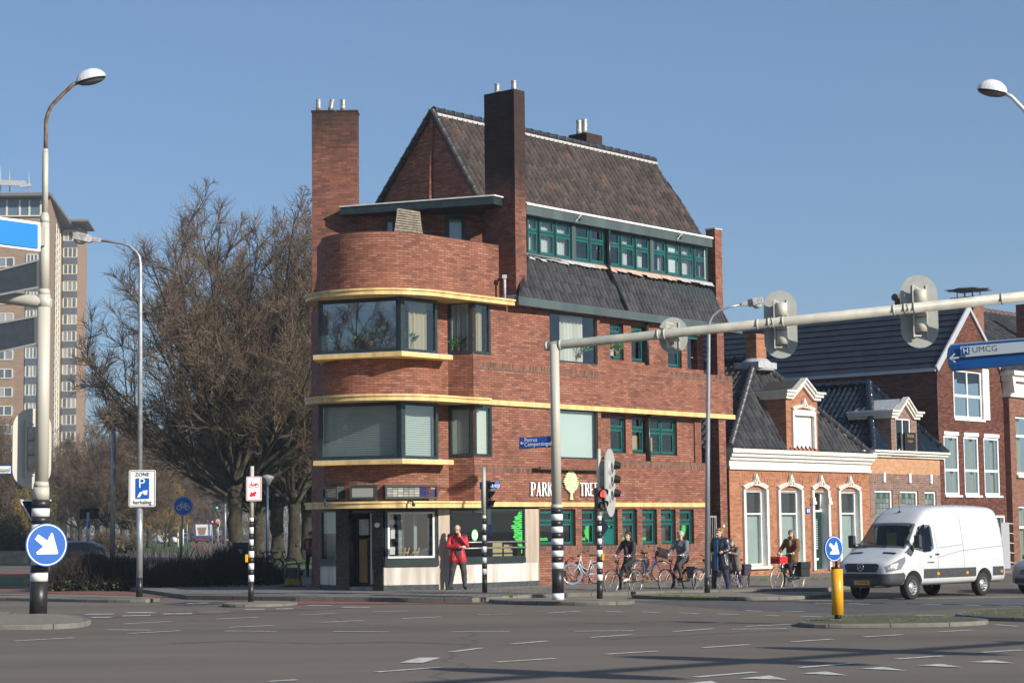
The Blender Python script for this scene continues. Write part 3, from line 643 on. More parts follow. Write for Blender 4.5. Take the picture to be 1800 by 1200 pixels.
curtain(corner, segC.M, LC*.3, LC*.42, zC+.15, zc, -.35, mat('plastic_sheet', (.35, .38, .38), .3)); curtain(corner, segC.M, LC*.58, LC*.66, zC+.15, zc, -.35, MATS['plastic_sheet']); curtain(corner, segC.M, LC*.84, LC*.95, zC+.15, zc, -.3, mat('pale_drape', (.5, .5, .46), .8))
# --- interior floors and core
foot = [W.w(.05, -.12, 0), II + Vector((.08, .1, 0))] + arcpts(CW, RW-.15, -41, -180, 16) + [SB + Vector((.12, 0, 0)), W.w(6, -8, 0), W.w(sR-.1, -7, 0), W.w(sR-.1, -.45, 0)]
m_ = MB()
for z in (.02, 2.42, 5.2): m_.prism([(p.x, p.y) for p in foot], z-.28 if z > 1 else -.1, z-.21 if z > 1 else z)
m_.prism([(p.x, p.y) for p in foot], 8.005, 8.03)
m_.build('floor_slab', ROOM, corner)
m_ = MB(W.M); m_.box(-.3, sR-.15, -4.6, -3.4, .05, 8.0); m_.box(s48, s48+.15, -3.3, -.3, .05, 7.9); m_.box(s52+.1, s52+.2, -3.3, -.35, .05, 7.9); m_.M = None
m_.box(-5.0, -2.3, 55.9, 56.3, .05, 7.9); m_.build('inner_wall', ROOM, corner)
# back of the building, closed in brick
m_ = MB(); bk = [SB, W.w(3.6, -8.6, 0), W.w(sR, -7.5, 0), W.w(sR, -5.9, 0)]; ribbon(m_, bk, 0, 8.0); ribbon(m_, [LP + Vector((0, .1, 0)), SB], 0, Z3); m_.build('brick_wall', RED, corner, recalc=False)
# --- parapet of the roof terrace
zpar = 9.66; sP = px(881, -.62, 470)
po = [W.w(sP, -.62, 0)] + arcpts(CW, RW+.05, -41, -182, 34) + [LP + (SB-LP)*.35 + Vector((-.05, 0, 0))]
pi_ = [W.w(sP, -.88, 0)] + arcpts(CW, RW-.2, -41, -182, 34) + [LP + (SB-LP)*.35 + Vector((.2, 0, 0))]
m_ = MB(); ribbon(m_, po, 7.96, zpar); ribbon(m_, pi_, 7.96, zpar)
for i in range(len(po)-1): a, b, c, d = po[i], po[i+1], pi_[i+1], pi_[i]; m_.face([(a.x, a.y, zpar), (b.x, b.y, zpar), (c.x, c.y, zpar), (d.x, d.y, zpar)])
for i in (0, -1): a, b = po[i], pi_[i]; m_.face([(a.x, a.y, 7.96), (b.x, b.y, 7.96), (b.x, b.y, zpar), (a.x, a.y, zpar)], uv=[(0, 7.96), (.25, 7.96), (.25, zpar), (0, zpar)])
m_.build('parapet', RED, corner, recalc=False)
m_ = MB(); q0 = W.w(px(887, -.3, 490), -.3, 0); m_.tube([(q0.x, q0.y, 8.02), (q0.x, q0.y, 8.72), (q0.x-.05, q0.y+.2, 8.75)], .04, 8); m_.cbox((q0.x, q0.y, 8.72), (.13, .13, .1)); m_.build('overflow_pipe', ALU, corner)
# --- penthouse behind the terrace
fr_, fl_ = at(867, 344, 55.3), at(598, 360.5, 57.0); FR = PL((fl_.x, fl_.y), P1=(fr_.x, fr_.y)); LF = (Vector((fr_.x, fr_.y))-Vector((fl_.x, fl_.y))).length; zf = (fl_.z+fr_.z)/2
m_ = MB(); q = [Vector((fl_.x, fl_.y, 0)), Vector((fr_.x, fr_.y, 0)), Vector((fr_.x+2.2, fr_.y+3.2, 0)), Vector((fl_.x+1.2, fl_.y+4, 0))]
m_.prism([(p.x, p.y) for p in q], zf-.26, zf-.04); m_.build('flat_roof', mat('dark_roof_edge', (.02, .035, .037), .4, var=.3), corner)
m_ = MB(); m_.prism([(p.x+(-.03 if i in (0, 3) else .03), p.y-(.03 if i < 2 else 0)) for i, p in enumerate(q)], zf-.039, zf); m_.build('roof_trim', mat('white_trim', (.62, .62, .6), .5, var=.1), corner)
pw = PL((-4.35, 57.3), P1=(-.2, 57.05))
hd = HH(pw, 782, 378, 818, 440); hw = HH(pw, 677, 386, 693, 440)
hd = (hd[0], hd[1], 8.0, hd[3]); hw = (hw[0], hw[1], 8.9, hw[3])
m_ = MB(pw.M); wall(m_, -.1, 4.2, 7.9, zf-.1, [hd, hw], .12); m_.build('brick_wall', RED, corner, recalc=False)
window(corner, pw, *hd, -.05, t=.12, fo=mat('dark_teal', (.005, .06, .06), .4), cur='flat', cm=WHT, name='terrace_door'); window(corner, pw, *hw, -.05, t=.06, fo=MATS['dark_teal'], cur='flat', cm=NET)
scr = thing('slatted_screen', 'weathered wooden slatted screen leaning on the roof terrace under the flat roof', 'screen', at(718, 405, 55.4))
m_ = MB(); pa_, pb_ = at(699, 366, 55.4), at(737, 372, 55.6); pc_, pd_ = at(692, 412, 55.3), at(745, 418, 55.6)
for i in range(11):
    t = i/10.5; a = pa_.lerp(pc_, t); b = pb_.lerp(pd_, t); a2, b2_ = a+Vector((0, .0, -.052)), b+Vector((0, 0, -.052)); m_.extr([a, b, b2_, a2], (0, .02, 0))
m_.build('slats', mat('grey_wood', (.26, .22, .17), .8, var=.3, nscale=12), scr)
m_ = MB(); m_.beam(pa_+Vector((0, .04, 0)), pc_+Vector((0, .04, -.5)), .05, .04); m_.beam(pb_+Vector((0, .04, 0)), pd_+Vector((0, .04, -.5)), .05, .04); m_.build('post', MATS['grey_wood'], scr)
m_ = MB(); m_.prism([(q_.x, q_.y) for q_ in [W.w(sP+.8, -.3, 0), W.w(.2, -.9, 0)] + arcpts(CW, RW-.1, -41, -180, 14) + [SB, W.w(4, -7, 0)]], 7.9, 8.0); m_.build('terrace_floor', mat('bitumen', (.06, .06, .06), .9), corner)
# --- chimneys with pots
def pots(par, pts, h=.30, r=.082, tilt=None):
    for i, p in enumerate(pts):
        m_ = MB(); dx = (tilt or {}).get(i, 0); m_.tube([p-Vector((0, 0, .05)), p+Vector((dx*.3, 0, h*.35)), p+Vector((dx*.4, 0, h*.38)), p+Vector((dx*.9, 0, h*.9)), p+Vector((dx, 0, h))], [r*.98, r*.98, r*.90, r*.90, r*1.0], 12); m_.build('chimney_pot', mat('pot_metal', (.38, .36, .33), .45, metal=.4, var=.35, nscale=14), par)
c1l, c1r = at(548, 196, 57.4), at(628, 196, 57.4); zt1 = c1l.z
m_ = MB(); m_.box(c1l.x, c1r.x, 57.4, 58.0, 7.5, zt1); m_.box(c1l.x-.02, c1r.x+.02, 57.38, 58.02, zt1-.02, zt1+.03); ch1 = m_.build('chimney', CHB, corner, )
pots(ch1, [at(x, 193, 57.7) for x in (560, 581, 603)], tilt={1: .06})
sC = px(907, 0, 500); cpl = PL((W.w(sC, 0, 0).x, W.w(sC, 0, 0).y), P1=(W.w(sC, -1, 0).x, W.w(sC, -1, 0).y)); dC = cpl.s_(852, 300); sC2 = px(925, 0, 400); zt2 = W.z_(907, 157)
m_ = MB(W.M); m_.box(sC, sC2, -dC, 0, 7.9, zt2); ch2 = m_.build('chimney', CHB2, corner)
pots(ch2, [W.w((sC+sC2)/2, -dC+.3, zt2), W.w((sC+sC2)/2, -.2, zt2)])
m_ = MB(W.M); m_.box(sC-.05, sC2+.02, -.5, .05, 7.98, 8.2); m_.build('lead_skirt', ALU, corner)
# --- steep main roof
r0, r1 = at(762, 196, 58.6), at(1150, 284, 67.1); uR = Vector((r1.x-r0.x, r1.y-r0.y, 0)).normalized(); vR = Vector((uR.y, -uR.x, 0)); zR = (r0.z+r1.z)/2; Lr = (Vector((r1.x, r1.y))-Vector((r0.x, r0.y))).length
r0.z = r1.z = zR
k = 1.56; dn = (vR + Vector((0, 0, -k))).normalized(); zlow = 10.7; m_low = (zR-zlow)/k; slen = math.hypot(m_low, zR-zlow)
m_ = MB(); rooftiles(m_, r0, uR, dn, [(0, 0), (Lr, 0), (Lr+.25, slen), (0, slen)], .23, .30, amp=.04)
rf = m_.build('tiled_roof', ROOF1, corner, recalc=False)
kl = 1.12; dl = (-vR + Vector((0, 0, -kl))).normalized(); mlow = (zR-zlow)/kl
m_ = MB(); m_.face([r0, r1, r1 - vR*mlow - Vector((0, 0, zR-zlow)), r0 - vR*mlow - Vector((0, 0, zR-zlow))]); m_.build('tiled_roof', ROOF1, corner, recalc=False)
m_ = MB(); ridge_tiles(m_, r0+Vector((0, 0, .03)), r1+Vector((0, 0, .03)), .12, .42); m_.build('ridge_tiles', RIDG, rf)
m_ = MB(); m_.beam(r0+vR*.12+Vector((0, 0, -.09)), r1+vR*.12+Vector((0, 0, -.09)), .03, .08); m_.build('mortar_line', mat('mortar_white', (.45, .45, .43), .9), rf)
# gable end, verges
gl_, gr_ = r0 - vR*mlow - Vector((0, 0, zR-zlow)), r0 + vR*m_low - Vector((0, 0, zR-zlow)); e_ = uR*.06
m_ = MB(); rb = r0 - uR*.02 - Vector((0, 0, zR-zlow)) - uR*.12 ; top_ = r0 - uR*.02
def guv(p): return ((p-r0).dot(vR), p.z)
for tri in ((gl_, rb, top_), (rb, gr_, top_)): m_.face(list(tri), uv=[guv(p) for p in tri])
tri = [r1, r1 + vR*m_low - Vector((0, 0, zR-zlow)), r1 - vR*mlow - Vector((0, 0, zR-zlow))]; m_.face(tri, uv=[guv(p) for p in tri])
m_.build('gable_wall', RED, corner, recalc=False)
m_ = MB(); m_.beam(top_ - uR*.05, rb - uR*.05, .07, .07); m_.build('gable_rib', RED, corner)
m_ = MB(); ridge_tiles(m_, r0+Vector((0, 0, .02))-e_, gl_-e_, .10, .36, 6); ridge_tiles(m_, r0+Vector((0, 0, .02))-e_, gr_-e_, .10, .36, 6); m_.build('verge_tiles', RIDG, corner)
# small rear chimney on the ridge
cb = at(1029, 250, 65.2)
m_ = MB(Matrix.Translation(cb) @ Matrix.Rotation(-R(40), 4, 'Z')); m_.box(-.38, .38, -.42, .42, -1.8, .22); ch3 = m_.build('chimney', CHB2, corner)
pots(ch3, [at(1018, 238, 65.0), at(1028, 236, 65.4)], .5, .1); 
# --- dormer strip
Dp = PL((.43, 56.0), P1=(6.35, 63.1)); sd0, sd1 = Dp.s_(925, 370), Dp.s_(1252, 418); zd = Dp.z_(1090, 385)-.03
m_ = MB(Dp.M); m_.box(sd0, sd1, -2.3, 0, zd-.33, zd-.06); fas = m_.build('dormer_fascia', FASC, corner)
m_ = MB(Dp.M); m_.box(sd0, sd1+.02, -2.32, .03, zd-.059, zd); m_.build('white_edge', WHT, fas)
m_ = MB(Dp.M)
for x in (1014, 1191): s_ = Dp.s_(x, 385); m_.beam((s_-.1, .03, zd-.3), (s_+.02, .13, zd-.12), .03, .03); m_.beam((s_+.02, .13, zd-.12), (s_+.14, .03, zd-.22), .05, .07)
m_.build('floodlight', ALU, fas)
dz = -.22; zt_ = Dp.z_(1090, 414-.0, dz); 
zt_ = zd-.33; zb_ = Dp.z_(1067, 466, dz)
grp = [(928, 945), (949, 974.5), (977.5, 1003), (1011, 1035.5), (1038, 1062), (1069, 1089), (1092, 1114.5), (1118, 1140.5), (1148, 1170), (1173, 1194.5), (1197, 1218), (1221, 1242.5)]
curs = ['net', 'net', 'net', None, None, None, 'half', 'half', 'sides', 'flat', 'net', 'sides']
for i, (x0, x1) in enumerate(grp):
    window(corner, Dp, Dp.s_(x0-1, 430, dz), Dp.s_(x1+1.2, 430, dz), zb_, zt_, dz, fi=TEAL, tr=.62, t=.035, cur=curs[i], cm=NET if i != 9 else BLIND, gl=GLS)
m_ = MB(Dp.M)
for x in (1007, 1144): s_ = Dp.s_(x, 430, dz); m_.box(s_-.09, s_+.09, dz-.05, dz+.04, zb_, zt_)
m_.box(sd0, sd1-.1, dz-.1, dz+.06, zb_-.07, zb_-.002); m_.build('dormer_post', FASC, corner)
m_ = MB(Dp.M); m_.face([(sd0, -3, zb_), (sd1, -3, zb_), (sd1, -3, zt_), (sd0, -3, zt_)]); m_.box(sd0, sd1-.15, -3, dz-.15, zb_-.12, zb_-.08); m_.box(sd1-.15, sd1-.1, -3, dz, zb_, zt_); m_.build('inner_wall', mat('pale_room', (.4, .39, .37), .9), corner)
# --- lower tile skirt and gutter
gz1 = 8.12; gP = PL((.34, 55.1), P1=(at(1300, 572, 63.8).x, 63.8)); zg = gP.z_(1060, 541)
tl, tr_ = Dp.w(Dp.s_(926, 447, dz+.05), dz+.05, zb_-.08), Dp.w(Dp.s_(1251, 492, dz+.05), dz+.05, zb_-.08)
bl_, br_ = gP.w(gP.s_(914, 520), -.1, zg+.01), gP.w(gP.s_(1285, 566), -.1, zg+.01)
uu = (br_-bl_); uu.z = 0; uu.normalize(); nn_ = (br_-bl_).cross(tl-bl_).normalized(); dd_ = uu.cross(nn_); dd_ = -dd_ if dd_.z > 0 else dd_
poly = [((q-bl_).dot(uu), (q-bl_).dot(dd_)) for q in (tl, tr_, br_, bl_)]
m_ = MB(); rooftiles(m_, bl_, uu, dd_, poly, .2, .34, amp=.034); sk = m_.build('tile_skirt', ROOF2, corner, recalc=False)
m_ = MB(); m_.face([q-Vector((0, 0, .22)) for q in (tl, tr_, br_, bl_)]); m_.build('roof_deck', DKG, sk, recalc=False)
m_ = MB(); 
for i in range(36):
    a = tl.lerp(tr_, i/36); b = tl.lerp(tr_, (i+1)/36); j = random.Random(i).uniform(.06, .16)
    m_.extr([a+Vector((0, 0, .03))-NW*.0, b+Vector((0, 0, .03)), b+dd_*j+NW*.05, a+dd_*(j*.8)+NW*.05], NW*.012, 0 if i < 12 or i > 28 else 1)
m_.build('lead_flashing', [ALU, mat('pink_mortar', (.5, .34, .26), .9, var=.2)], sk)
m_ = MB(gP.M); m_.box(gP.s_(909, 528), gP.s_(1302, 572), -.1, .06, zg-.24, zg-.0); m_.box(gP.s_(909, 528), gP.s_(1302, 572), -.6, -.101, zg-.2, zg-.1); gt = m_.build('gutter', FASC, corner)
mm = .5
a = tl.lerp(tr_, (Dp.s_(1067, 470)-sd0)/(sd1-sd0)); b = bl_.lerp(br_, (gP.s_(1104, 545)-gP.s_(912, 524))/(gP.s_(1285, 566)-gP.s_(912, 524)))
m_ = MB(); a0 = a + NW*.12; m_.tube([a0+Vector((0, 0, zt_-zb_+.05)), a0+Vector((0, 0, .08)), a+nn_*.08*(1 if nn_.z > 0 else -1), b+nn_*.08*(1 if nn_.z > 0 else -1)], .045, 8); m_.build('downpipe', DKG, corner)
m_ = MB(W.M); s_ = px(1139, -.05, 630); m_.tube([(s_, -.06, 7.9), (s_, -.06, zled2-.03)], .05, 8); s_ = px(1141, -.2, 780); m_.tube([(s_, -.2, Z2-.15), (s_, -.2, zled1-.1)], .05, 8); m_.build('downpipe', DKG, corner)
# end pier beyond the dormer
pe0, pe1 = W.s_(1258, 480, -1.0), W.s_(1270, 480, -1.0); zp = W.z_(1262, 404, -1.0)
m_ = MB(W.M); m_.box(pe0, pe1, -1.36, -1.0, 8.0, zp); pr_ = m_.build('pier', RED, corner)
m_ = MB(W.M); m_.box(pe0-.02, pe1+.02, -1.38, -.98, zp, zp+.05); m_.build('pier_cap', ALU, pr_)
# gate at the alley
m_ = MB(W.M); ga, gb = px(1239, 0, 970), px(1263, 0, 970); gzt, gzb = W.z_(1250, 906), W.z_(1250, 952)
frame(m_, ga, gb, .15, gzt, -.09, -.05, .05); 
for i in range(1, 7): m_.beam((ga+(gb-ga)*i/7, -.07, .2), (ga+(gb-ga)*i/7, -.07, gzt-.05), .02, .02)
m_.box(ga+.05, gb-.05, -.085, -.055, gzb-.03, gzb+.02); m_.build('gate', mat('grey_gate', (.32, .32, .31), .5, metal=.3, var=.1), corner)
m_ = MB(W.M); m_.box(px(1236), px(1246, 0, 980), -.2, .02, .25, 1.1); m_.build('meter_box', mat('steel_box', (.2, .2, .2), .5), corner)
m_ = MB(W.M); z5 = W.z_(1273, 924); m_.disc((px(1273, 0, 924), .0, z5), (0, 1, 0), .045, .02, n=14); m_.build('doorbell', WHT, corner)

# plants standing behind the panes
def potplant(label, x, y, Y, h=.35, col=(.05, .16, .03), flow=None, seed=1):
    p = at(x, y, Y); t = thing('potted_plant', label, 'plant', p); m_ = MB(); m_.lathe([(.05, 0), (.075, .12), (.08, .13)], p, 12); m_.build('pot', mat('clay_pot', (.3, .14, .08), .8), t); m_ = MB(); q = random.Random(seed)
    for i in range(46):
        d = Vector((q.uniform(-1, 1), q.uniform(-1, 1)*.5, q.uniform(.2, 1.2))).normalized(); a = p+Vector((0, 0, .12))+d*h*q.uniform(.3, 1); s_ = d.cross(Vector((0, 1, .2))).normalized()*.022; m_.face([a, a+d*.06+s_, a+d*.14, a+d*.06-s_]); 
        if i % 4 == 0: m_.tube([p+Vector((0, 0, .1)), a], .004, 3, cap=False)
    m_.build('leaves', mat('plant_leaf', col, .5, var=.3), t, recalc=False)
    if flow:
        m_ = MB()
        for i in range(6): m_.ball(p+Vector((q.uniform(-.12, .12), 0, h*q.uniform(.7, 1.2))), .022, 6)
        m_.build('flowers', flow, t)
PINK = mat('pink_flower', (.6, .08, .3), .6)
zz_ = lambda x, Y: 616 - (Y-52.4)*3
potplant('trailing green plant in the left part of the upper bay window', 598, 613, 53.35, .42, seed=1); potplant('tall green plant in the middle of the upper bay window', 651, 609, 53.0, .5, seed=2); potplant('small fern in the right pane of the upper bay window', 719, 611, 53.0, .28, seed=3)
potplant('pink flowering plant in the upper corner window', 806, 619, 54.3, .3, flow=PINK, seed=4); potplant('bushy plant before the curtain of the big upper pane', 1018, 629, 57.7, .4, seed=5); potplant('tulips in the first small teal window upstairs', 1083, 625, 58.9, .26, flow=REDV if False else PINK, seed=6)
# ================================================================ GROUND
ASPH = mat('asphalt', (.135, .125, .115), .88, var=.10, nscale=.35, bump=.35, bscale=70)
def asphalt():
    N, L, B = nodes(ASPH); tc = N.new('ShaderNodeTexCoord'); n1 = N.new('ShaderNodeTexNoise'); n1.inputs['Scale'].default_value = 90; n1.inputs['Detail'].default_value = 3
    n2 = N.new('ShaderNodeTexNoise'); n2.inputs['Scale'].default_value = .18; n2.inputs['Detail'].default_value = 7
    mp = N.new('ShaderNodeMapping'); mp.inputs['Rotation'].default_value = (0, 0, .35); mp.inputs['Scale'].default_value = (.35, 1.6, 1)
    L.new(tc.outputs['Object'], n1.inputs[0]); L.new(tc.outputs['Object'], mp.inputs[0]); L.new(mp.outputs[0], n2.inputs[0])
    r = N.new('ShaderNodeValToRGB'); r.color_ramp.elements[0].position = .3; r.color_ramp.elements[1].position = .7
    r.color_ramp.elements[0].color = (.106, .086, .066, 1); r.color_ramp.elements[1].color = (.168, .138, .108, 1); L.new(n2.outputs[0], r.inputs[0])
    mr = N.new('ShaderNodeMapRange'); mr.inputs[1].default_value = .3; mr.inputs[2].default_value = .7; mr.inputs[3].default_value = .6; mr.inputs[4].default_value = 1.4; L.new(n1.outputs[0], mr.inputs[0])
    m = N.new('ShaderNodeMixRGB'); m.blend_type = 'MULTIPLY'; m.inputs[0].default_value = 1; L.new(r.outputs[0], m.inputs[1]); L.new(mr.outputs[0], m.inputs[2]); 
    # tar seams and cracks
    v = N.new('ShaderNodeTexVoronoi'); v.feature = 'DISTANCE_TO_EDGE'; v.inputs['Scale'].default_value = .09; nz = N.new('ShaderNodeTexNoise'); nz.inputs['Scale'].default_value = .8; nz.inputs['Detail'].default_value = 5
    ad = N.new('ShaderNodeMixRGB'); ad.blend_type = 'ADD'; ad.inputs[0].default_value = .9; L.new(tc.outputs['Object'], ad.inputs[1]); L.new(tc.outputs['Object'], nz.inputs[0]); L.new(nz.outputs['Color'], ad.inputs[2]); L.new(ad.outputs[0], v.inputs[0])
    q = N.new('ShaderNodeMapRange'); q.inputs[1].default_value = 0; q.inputs[2].default_value = .0045; q.inputs[3].default_value = .55; q.inputs[4].default_value = 0; L.new(v.outputs['Distance'], q.inputs[0])
    m2 = N.new('ShaderNodeMixRGB'); L.new(q.outputs[0], m2.inputs[0]); L.new(m.outputs[0], m2.inputs[1]); m2.inputs[2].default_value = (.045, .042, .04, 1); L.new(m2.outputs[0], B.inputs['Base Color'])
asphalt()
PAVE = brick('paving', [(.16, .15, .135), (.20, .185, .165), (.24, .22, .195)], (.11, .105, .09), bw=.3, rh=.3, ms=.012, dirt=.25, dirtcol=(.09, .09, .08))
KERB = brick('kerb_stone', [(.15, .14, .12), (.20, .185, .16)], (.05, .05, .045), bw=1.0, rh=4.0, ms=.012, dirt=.3, dirtcol=(.1, .1, .09))
GRAV = mat('gravel_top', (.21, .18, .14), .95, var=.4, nscale=45, bump=.8, bscale=50)
SOIL = mat('mossy_soil', (.085, .07, .05), .95, var=.3, nscale=6, col2=(.10, .11, .045), bump=.8, bscale=30)
REDP = mat('red_cycle_asphalt', (.21, .085, .06), .9, var=.15, nscale=2, bump=.3)
PAINT = mat('road_paint', (.55, .54, .50), .7, var=.25, nscale=9)
GRASS = mat('lawn_green', (.045, .085, .018), .95, var=.3, nscale=1.2, col2=(.10, .15, .03), bump=.6, bscale=20)
def sheet(name, pts, z, m, kind='structure', label=None, cat=None):
    m_ = MB(); m_.face([(p[0], p[1], z) for p in pts]); o = m_.build(name, m); return tag(o, label, cat, kind=kind)
def smooth(P, n=2):
    for _ in range(n):
        Q = []
        for i in range(len(P)):
            a, b = Vector(P[i]), Vector(P[(i+1) % len(P)]); Q += [tuple(a*.75+b*.25), tuple(a*.25+b*.75)]
        P = Q
    return P
def gpts(px_, z=0): return [tuple(gz(x, y, z)[:2]) for x, y in px_]
m_ = MB(); m_.face([(-1500, -60, 0), (1500, -60, 0), (1500, 3500, 0), (-1500, 3500, 0)])
tag(m_.build('road', ASPH), 'worn grey-brown asphalt of the wide crossroads', 'road', kind='structure')
# pavement before the houses
pv = [(330, 1046), (520, 1049), (830, 1051), (905, 1046), (1010, 1042), (1180, 1038), (1450, 1033)]
pp = gpts(pv, .1); far = [tuple((T_ := W.w(60, -.1, 0))[:2]), tuple(W.w(60, -14, 0)[:2]), (-4, 90), (-11.5, 90), (-12.5, 62)]
pp = pp + [tuple(W.w(26, 3.4, 0)[:2]), tuple(W.w(60, 4, 0)[:2])] + far
m_ = MB(); m_.prism(pp, -.05, .1, 0, 1); tag(m_.build('pavement', [KERB, PAVE]), 'grey slab pavement with stone kerb in front of the brick buildings', 'pavement', kind='structure')
# kerb line along the pavement
m_ = MB(); q = [Vector((x, y, 0)) for x, y in pp[:9]]
for a, b in zip(q, q[1:]):
    n = Vector(((b-a).y, -(b-a).x, 0)).normalized(); n = -n if n.y > 0 else n
    m_.extr([a+n*.004+Vector((0, 0, .0)), b+n*.004, b-n*.14, a-n*.14], (0, 0, .106))
tag(m_.build('kerb', KERB), 'pale stone kerb edging the pavement of the corner building', 'kerb', kind='structure')
# red cycle path
rt = [(-100, 1029), (0, 1033), (150, 1038), (240, 1041), (400, 1050), (525, 1053.3), (830, 1054.5), (905, 1050), (1000, 1047), (1180, 1042), (1270, 1040)]
rb_ = [(1270, 1042.4), (1100, 1045.5), (1000, 1049), (905, 1053), (830, 1061), (525, 1062), (440, 1057), (240, 1047), (0, 1040), (-100, 1037)]
sheet('cycle_path', gpts(rt+rb_), .008, REDP, label='red asphalt cycle path along the kerb', cat='cycle path')
sheet('cycle_crossing', gpts([(130, 1080), (300, 1075), (420, 1072), (560, 1067), (640, 1063), (640, 1066.5), (560, 1071.5), (420, 1077), (300, 1081), (130, 1087)]), .005, mat('worn_red_asphalt', (.125, .085, .08), .9, var=.2, nscale=1.5), label='worn purple-red band of the cycle crossing', cat='cycle path')
# traffic islands
def island(px_, label, z=.085, top=None, w_=.13, name='traffic_island'):
    P = smooth(gpts(px_, z), 2); cx = sum(p[0] for p in P)/len(P); cy = sum(p[1] for p in P)/len(P)
    m_ = MB(); n = len(P)
    I = []
    for i in range(n):
        a, b = Vector(P[i-1]), Vector(P[(i+1) % n]); t = (b-a).normalized(); nn = Vector((t.y, -t.x)); c = Vector(P[i])
        if (c+nn*.1-Vector((cx, cy))).length > (c-nn*.1-Vector((cx, cy))).length: nn = -nn
        I.append(tuple(c+nn*w_))
    u = 0
    for i in range(n):
        a, b, c, d = P[i], P[(i+1) % n], I[(i+1) % n], I[i]; L = (Vector(a)-Vector(b)).length
        m_.face([(*a, 0), (*b, 0), (*b, z-.02), (*a, z-.02)], 0, uv=[(u, 0), (u+L, 0), (u+L, z), (u, z)])
        e1 = Vector(a).lerp(Vector(d), .15); e2 = Vector(b).lerp(Vector(c), .15)
        m_.face([(*a, z-.02), (*b, z-.02), (*e2, z), (*e1, z)], 0, uv=[(u, z), (u+L, z), (u+L, z+.02), (u, z+.02)])
        m_.face([(*e1, z), (*e2, z), (*c, z), (*d, z)], 0, uv=[(u, z), (u+L, z), (u+L, z+.1), (u, z+.1)]); u += L
    m_.face([(*p, z+.001) for p in I], 1)
    return tag(m_.build(name, [KERB, top or GRAV]), label, 'traffic island', kind='structure')
island([(-160, 1041), (0, 1043), (240, 1046), (296, 1051), (232, 1053.5), (0, 1049), (-160, 1047)], 'gravel topped kerbed strip behind the left mast')
island([(385, 1059.5), (430, 1055.5), (515, 1055), (528, 1058), (480, 1061), (400, 1062)], 'small kerbed island under the moped sign pole', .07)
island([(845, 1052.5), (900, 1051), (1000, 1049), (1090, 1050.5), (1125, 1054), (1085, 1057), (1000, 1057), (905, 1055)], 'kerbed island under the big striped mast')
island([(1085, 1045), (1180, 1040.5), (1420, 1038.5), (1480, 1041), (1415, 1047), (1310, 1049), (1200, 1047.5)], 'kerbed island under the grey lamp post in front of the alley')
island([(1392, 1092), (1440, 1083), (1560, 1079), (1700, 1083), (1750, 1088.5), (1700, 1093), (1560, 1095.5), (1430, 1096)], 'mossy kerbed island around the yellow bollard', .075, SOIL)
island([(1672, 1076), (1740, 1069), (2000, 1066), (2000, 1088), (1800, 1084), (1690, 1081)], 'mossy kerbed strip at the right edge', .08, SOIL)
island([(-160, 1078), (20, 1079), (100, 1077), (150, 1082), (166, 1090), (120, 1096), (0, 1098), (-160, 1098)], 'gravel topped kerbed island under the left mast', .1)
island([(-160, 1073), (20, 1073.5), (34, 1077), (10, 1080), (-160, 1080)], 'narrow kerbed strip at the left edge', .09)
# painted marks
def mark(x1, y1, x2, y2, w_=.11, mb=None):
    a, b = gz(x1, y1), gz(x2, y2); n = Vector((-(b-a).y, (b-a).x, 0)).normalized()*w_/2; mb.face([(p.x, p.y, .009) for p in (a-n, b-n, b+n, a+n)])
ML = MB()
for q in [(27, 1126.5, 130, 1121), (185, 1107, 265, 1107.5), (225, 1113.5, 316, 1108.5), (218, 1096.5, 301, 1092), (380, 1088, 455, 1084.5), (402, 1102.5, 482, 1099), (395, 1109, 487, 1109.5), (522, 1081, 591, 1078), (563, 1094, 640, 1090.5), (585, 1110, 683, 1110.5), (707, 1087, 776, 1084), (795, 1110.5, 897, 1110.5), (792, 1146, 846, 1139), (661, 1181.5, 774, 1173), (472, 1198, 521, 1195), (655, 1075, 717, 1073.5), (840, 1080, 900, 1079), (900, 1132, 962, 1126.5), (872, 1164, 975, 1157.5), (1010, 1109.5, 1114, 1108.5), (1038, 1120.5, 1110, 1115.5), (1064, 1150, 1156, 1144.5), (1184, 1110, 1253, 1105), (1236, 1138.5, 1316, 1133), (1286, 1106, 1383, 1105), (1312, 1101, 1392, 1097), (1392, 1128, 1464, 1123.5), (1519, 1119.5, 1586, 1115.5), (1651, 1110.5, 1709, 1107.5), (1725, 1147, 1797, 1142.5), (1576, 1158.5, 1657, 1153), (1407, 1173.5, 1499, 1166), (1222, 1190.5, 1327, 1181.5), (963, 1077.5, 1020, 1074), (1065, 1074.5, 1096, 1075.5), (1127, 1075.5, 1160, 1076.5), (1195, 1077, 1228, 1078.5), (1262, 1079, 1299, 1080), (1310, 1073, 1340, 1074.5), (1345, 1081.5, 1369, 1082.5), (1407, 1083, 1445, 1084), (1375, 1074, 1413, 1075), (1405, 1056, 1800, 1049), (1800, 1049, 2000, 1045), (1432, 1059.5, 1475, 1060.5), (1492, 1060.5, 1528, 1062), (1555, 1060.5, 1592, 1061), (1620, 1061.5, 1655, 1063), (1687, 1062.5, 1722, 1064), (1757, 1064.5, 1795, 1065.5), (350, 1075.5, 405, 1075), (1610, 1081, 1660, 1081.5), (1750, 1098, 1790, 1101)]: mark(*q, mb=ML)
for q in [(20, 1106, 66, 1106.5), (150, 1079.5, 200, 1079), (160, 1085, 195, 1085), (222, 1076.5, 272, 1076.5), (215, 1082.5, 265, 1081.5), (287, 1079, 338, 1078), (540, 1064, 582, 1064), (602, 1067, 650, 1067), (400, 1051.5, 525, 1055), (330, 1060.5, 365, 1059.5), (485, 1070, 515, 1069.5), (430, 1071, 465, 1070.5), (723, 1165, 756, 1156)]: mark(*q, w_=.3, mb=ML)
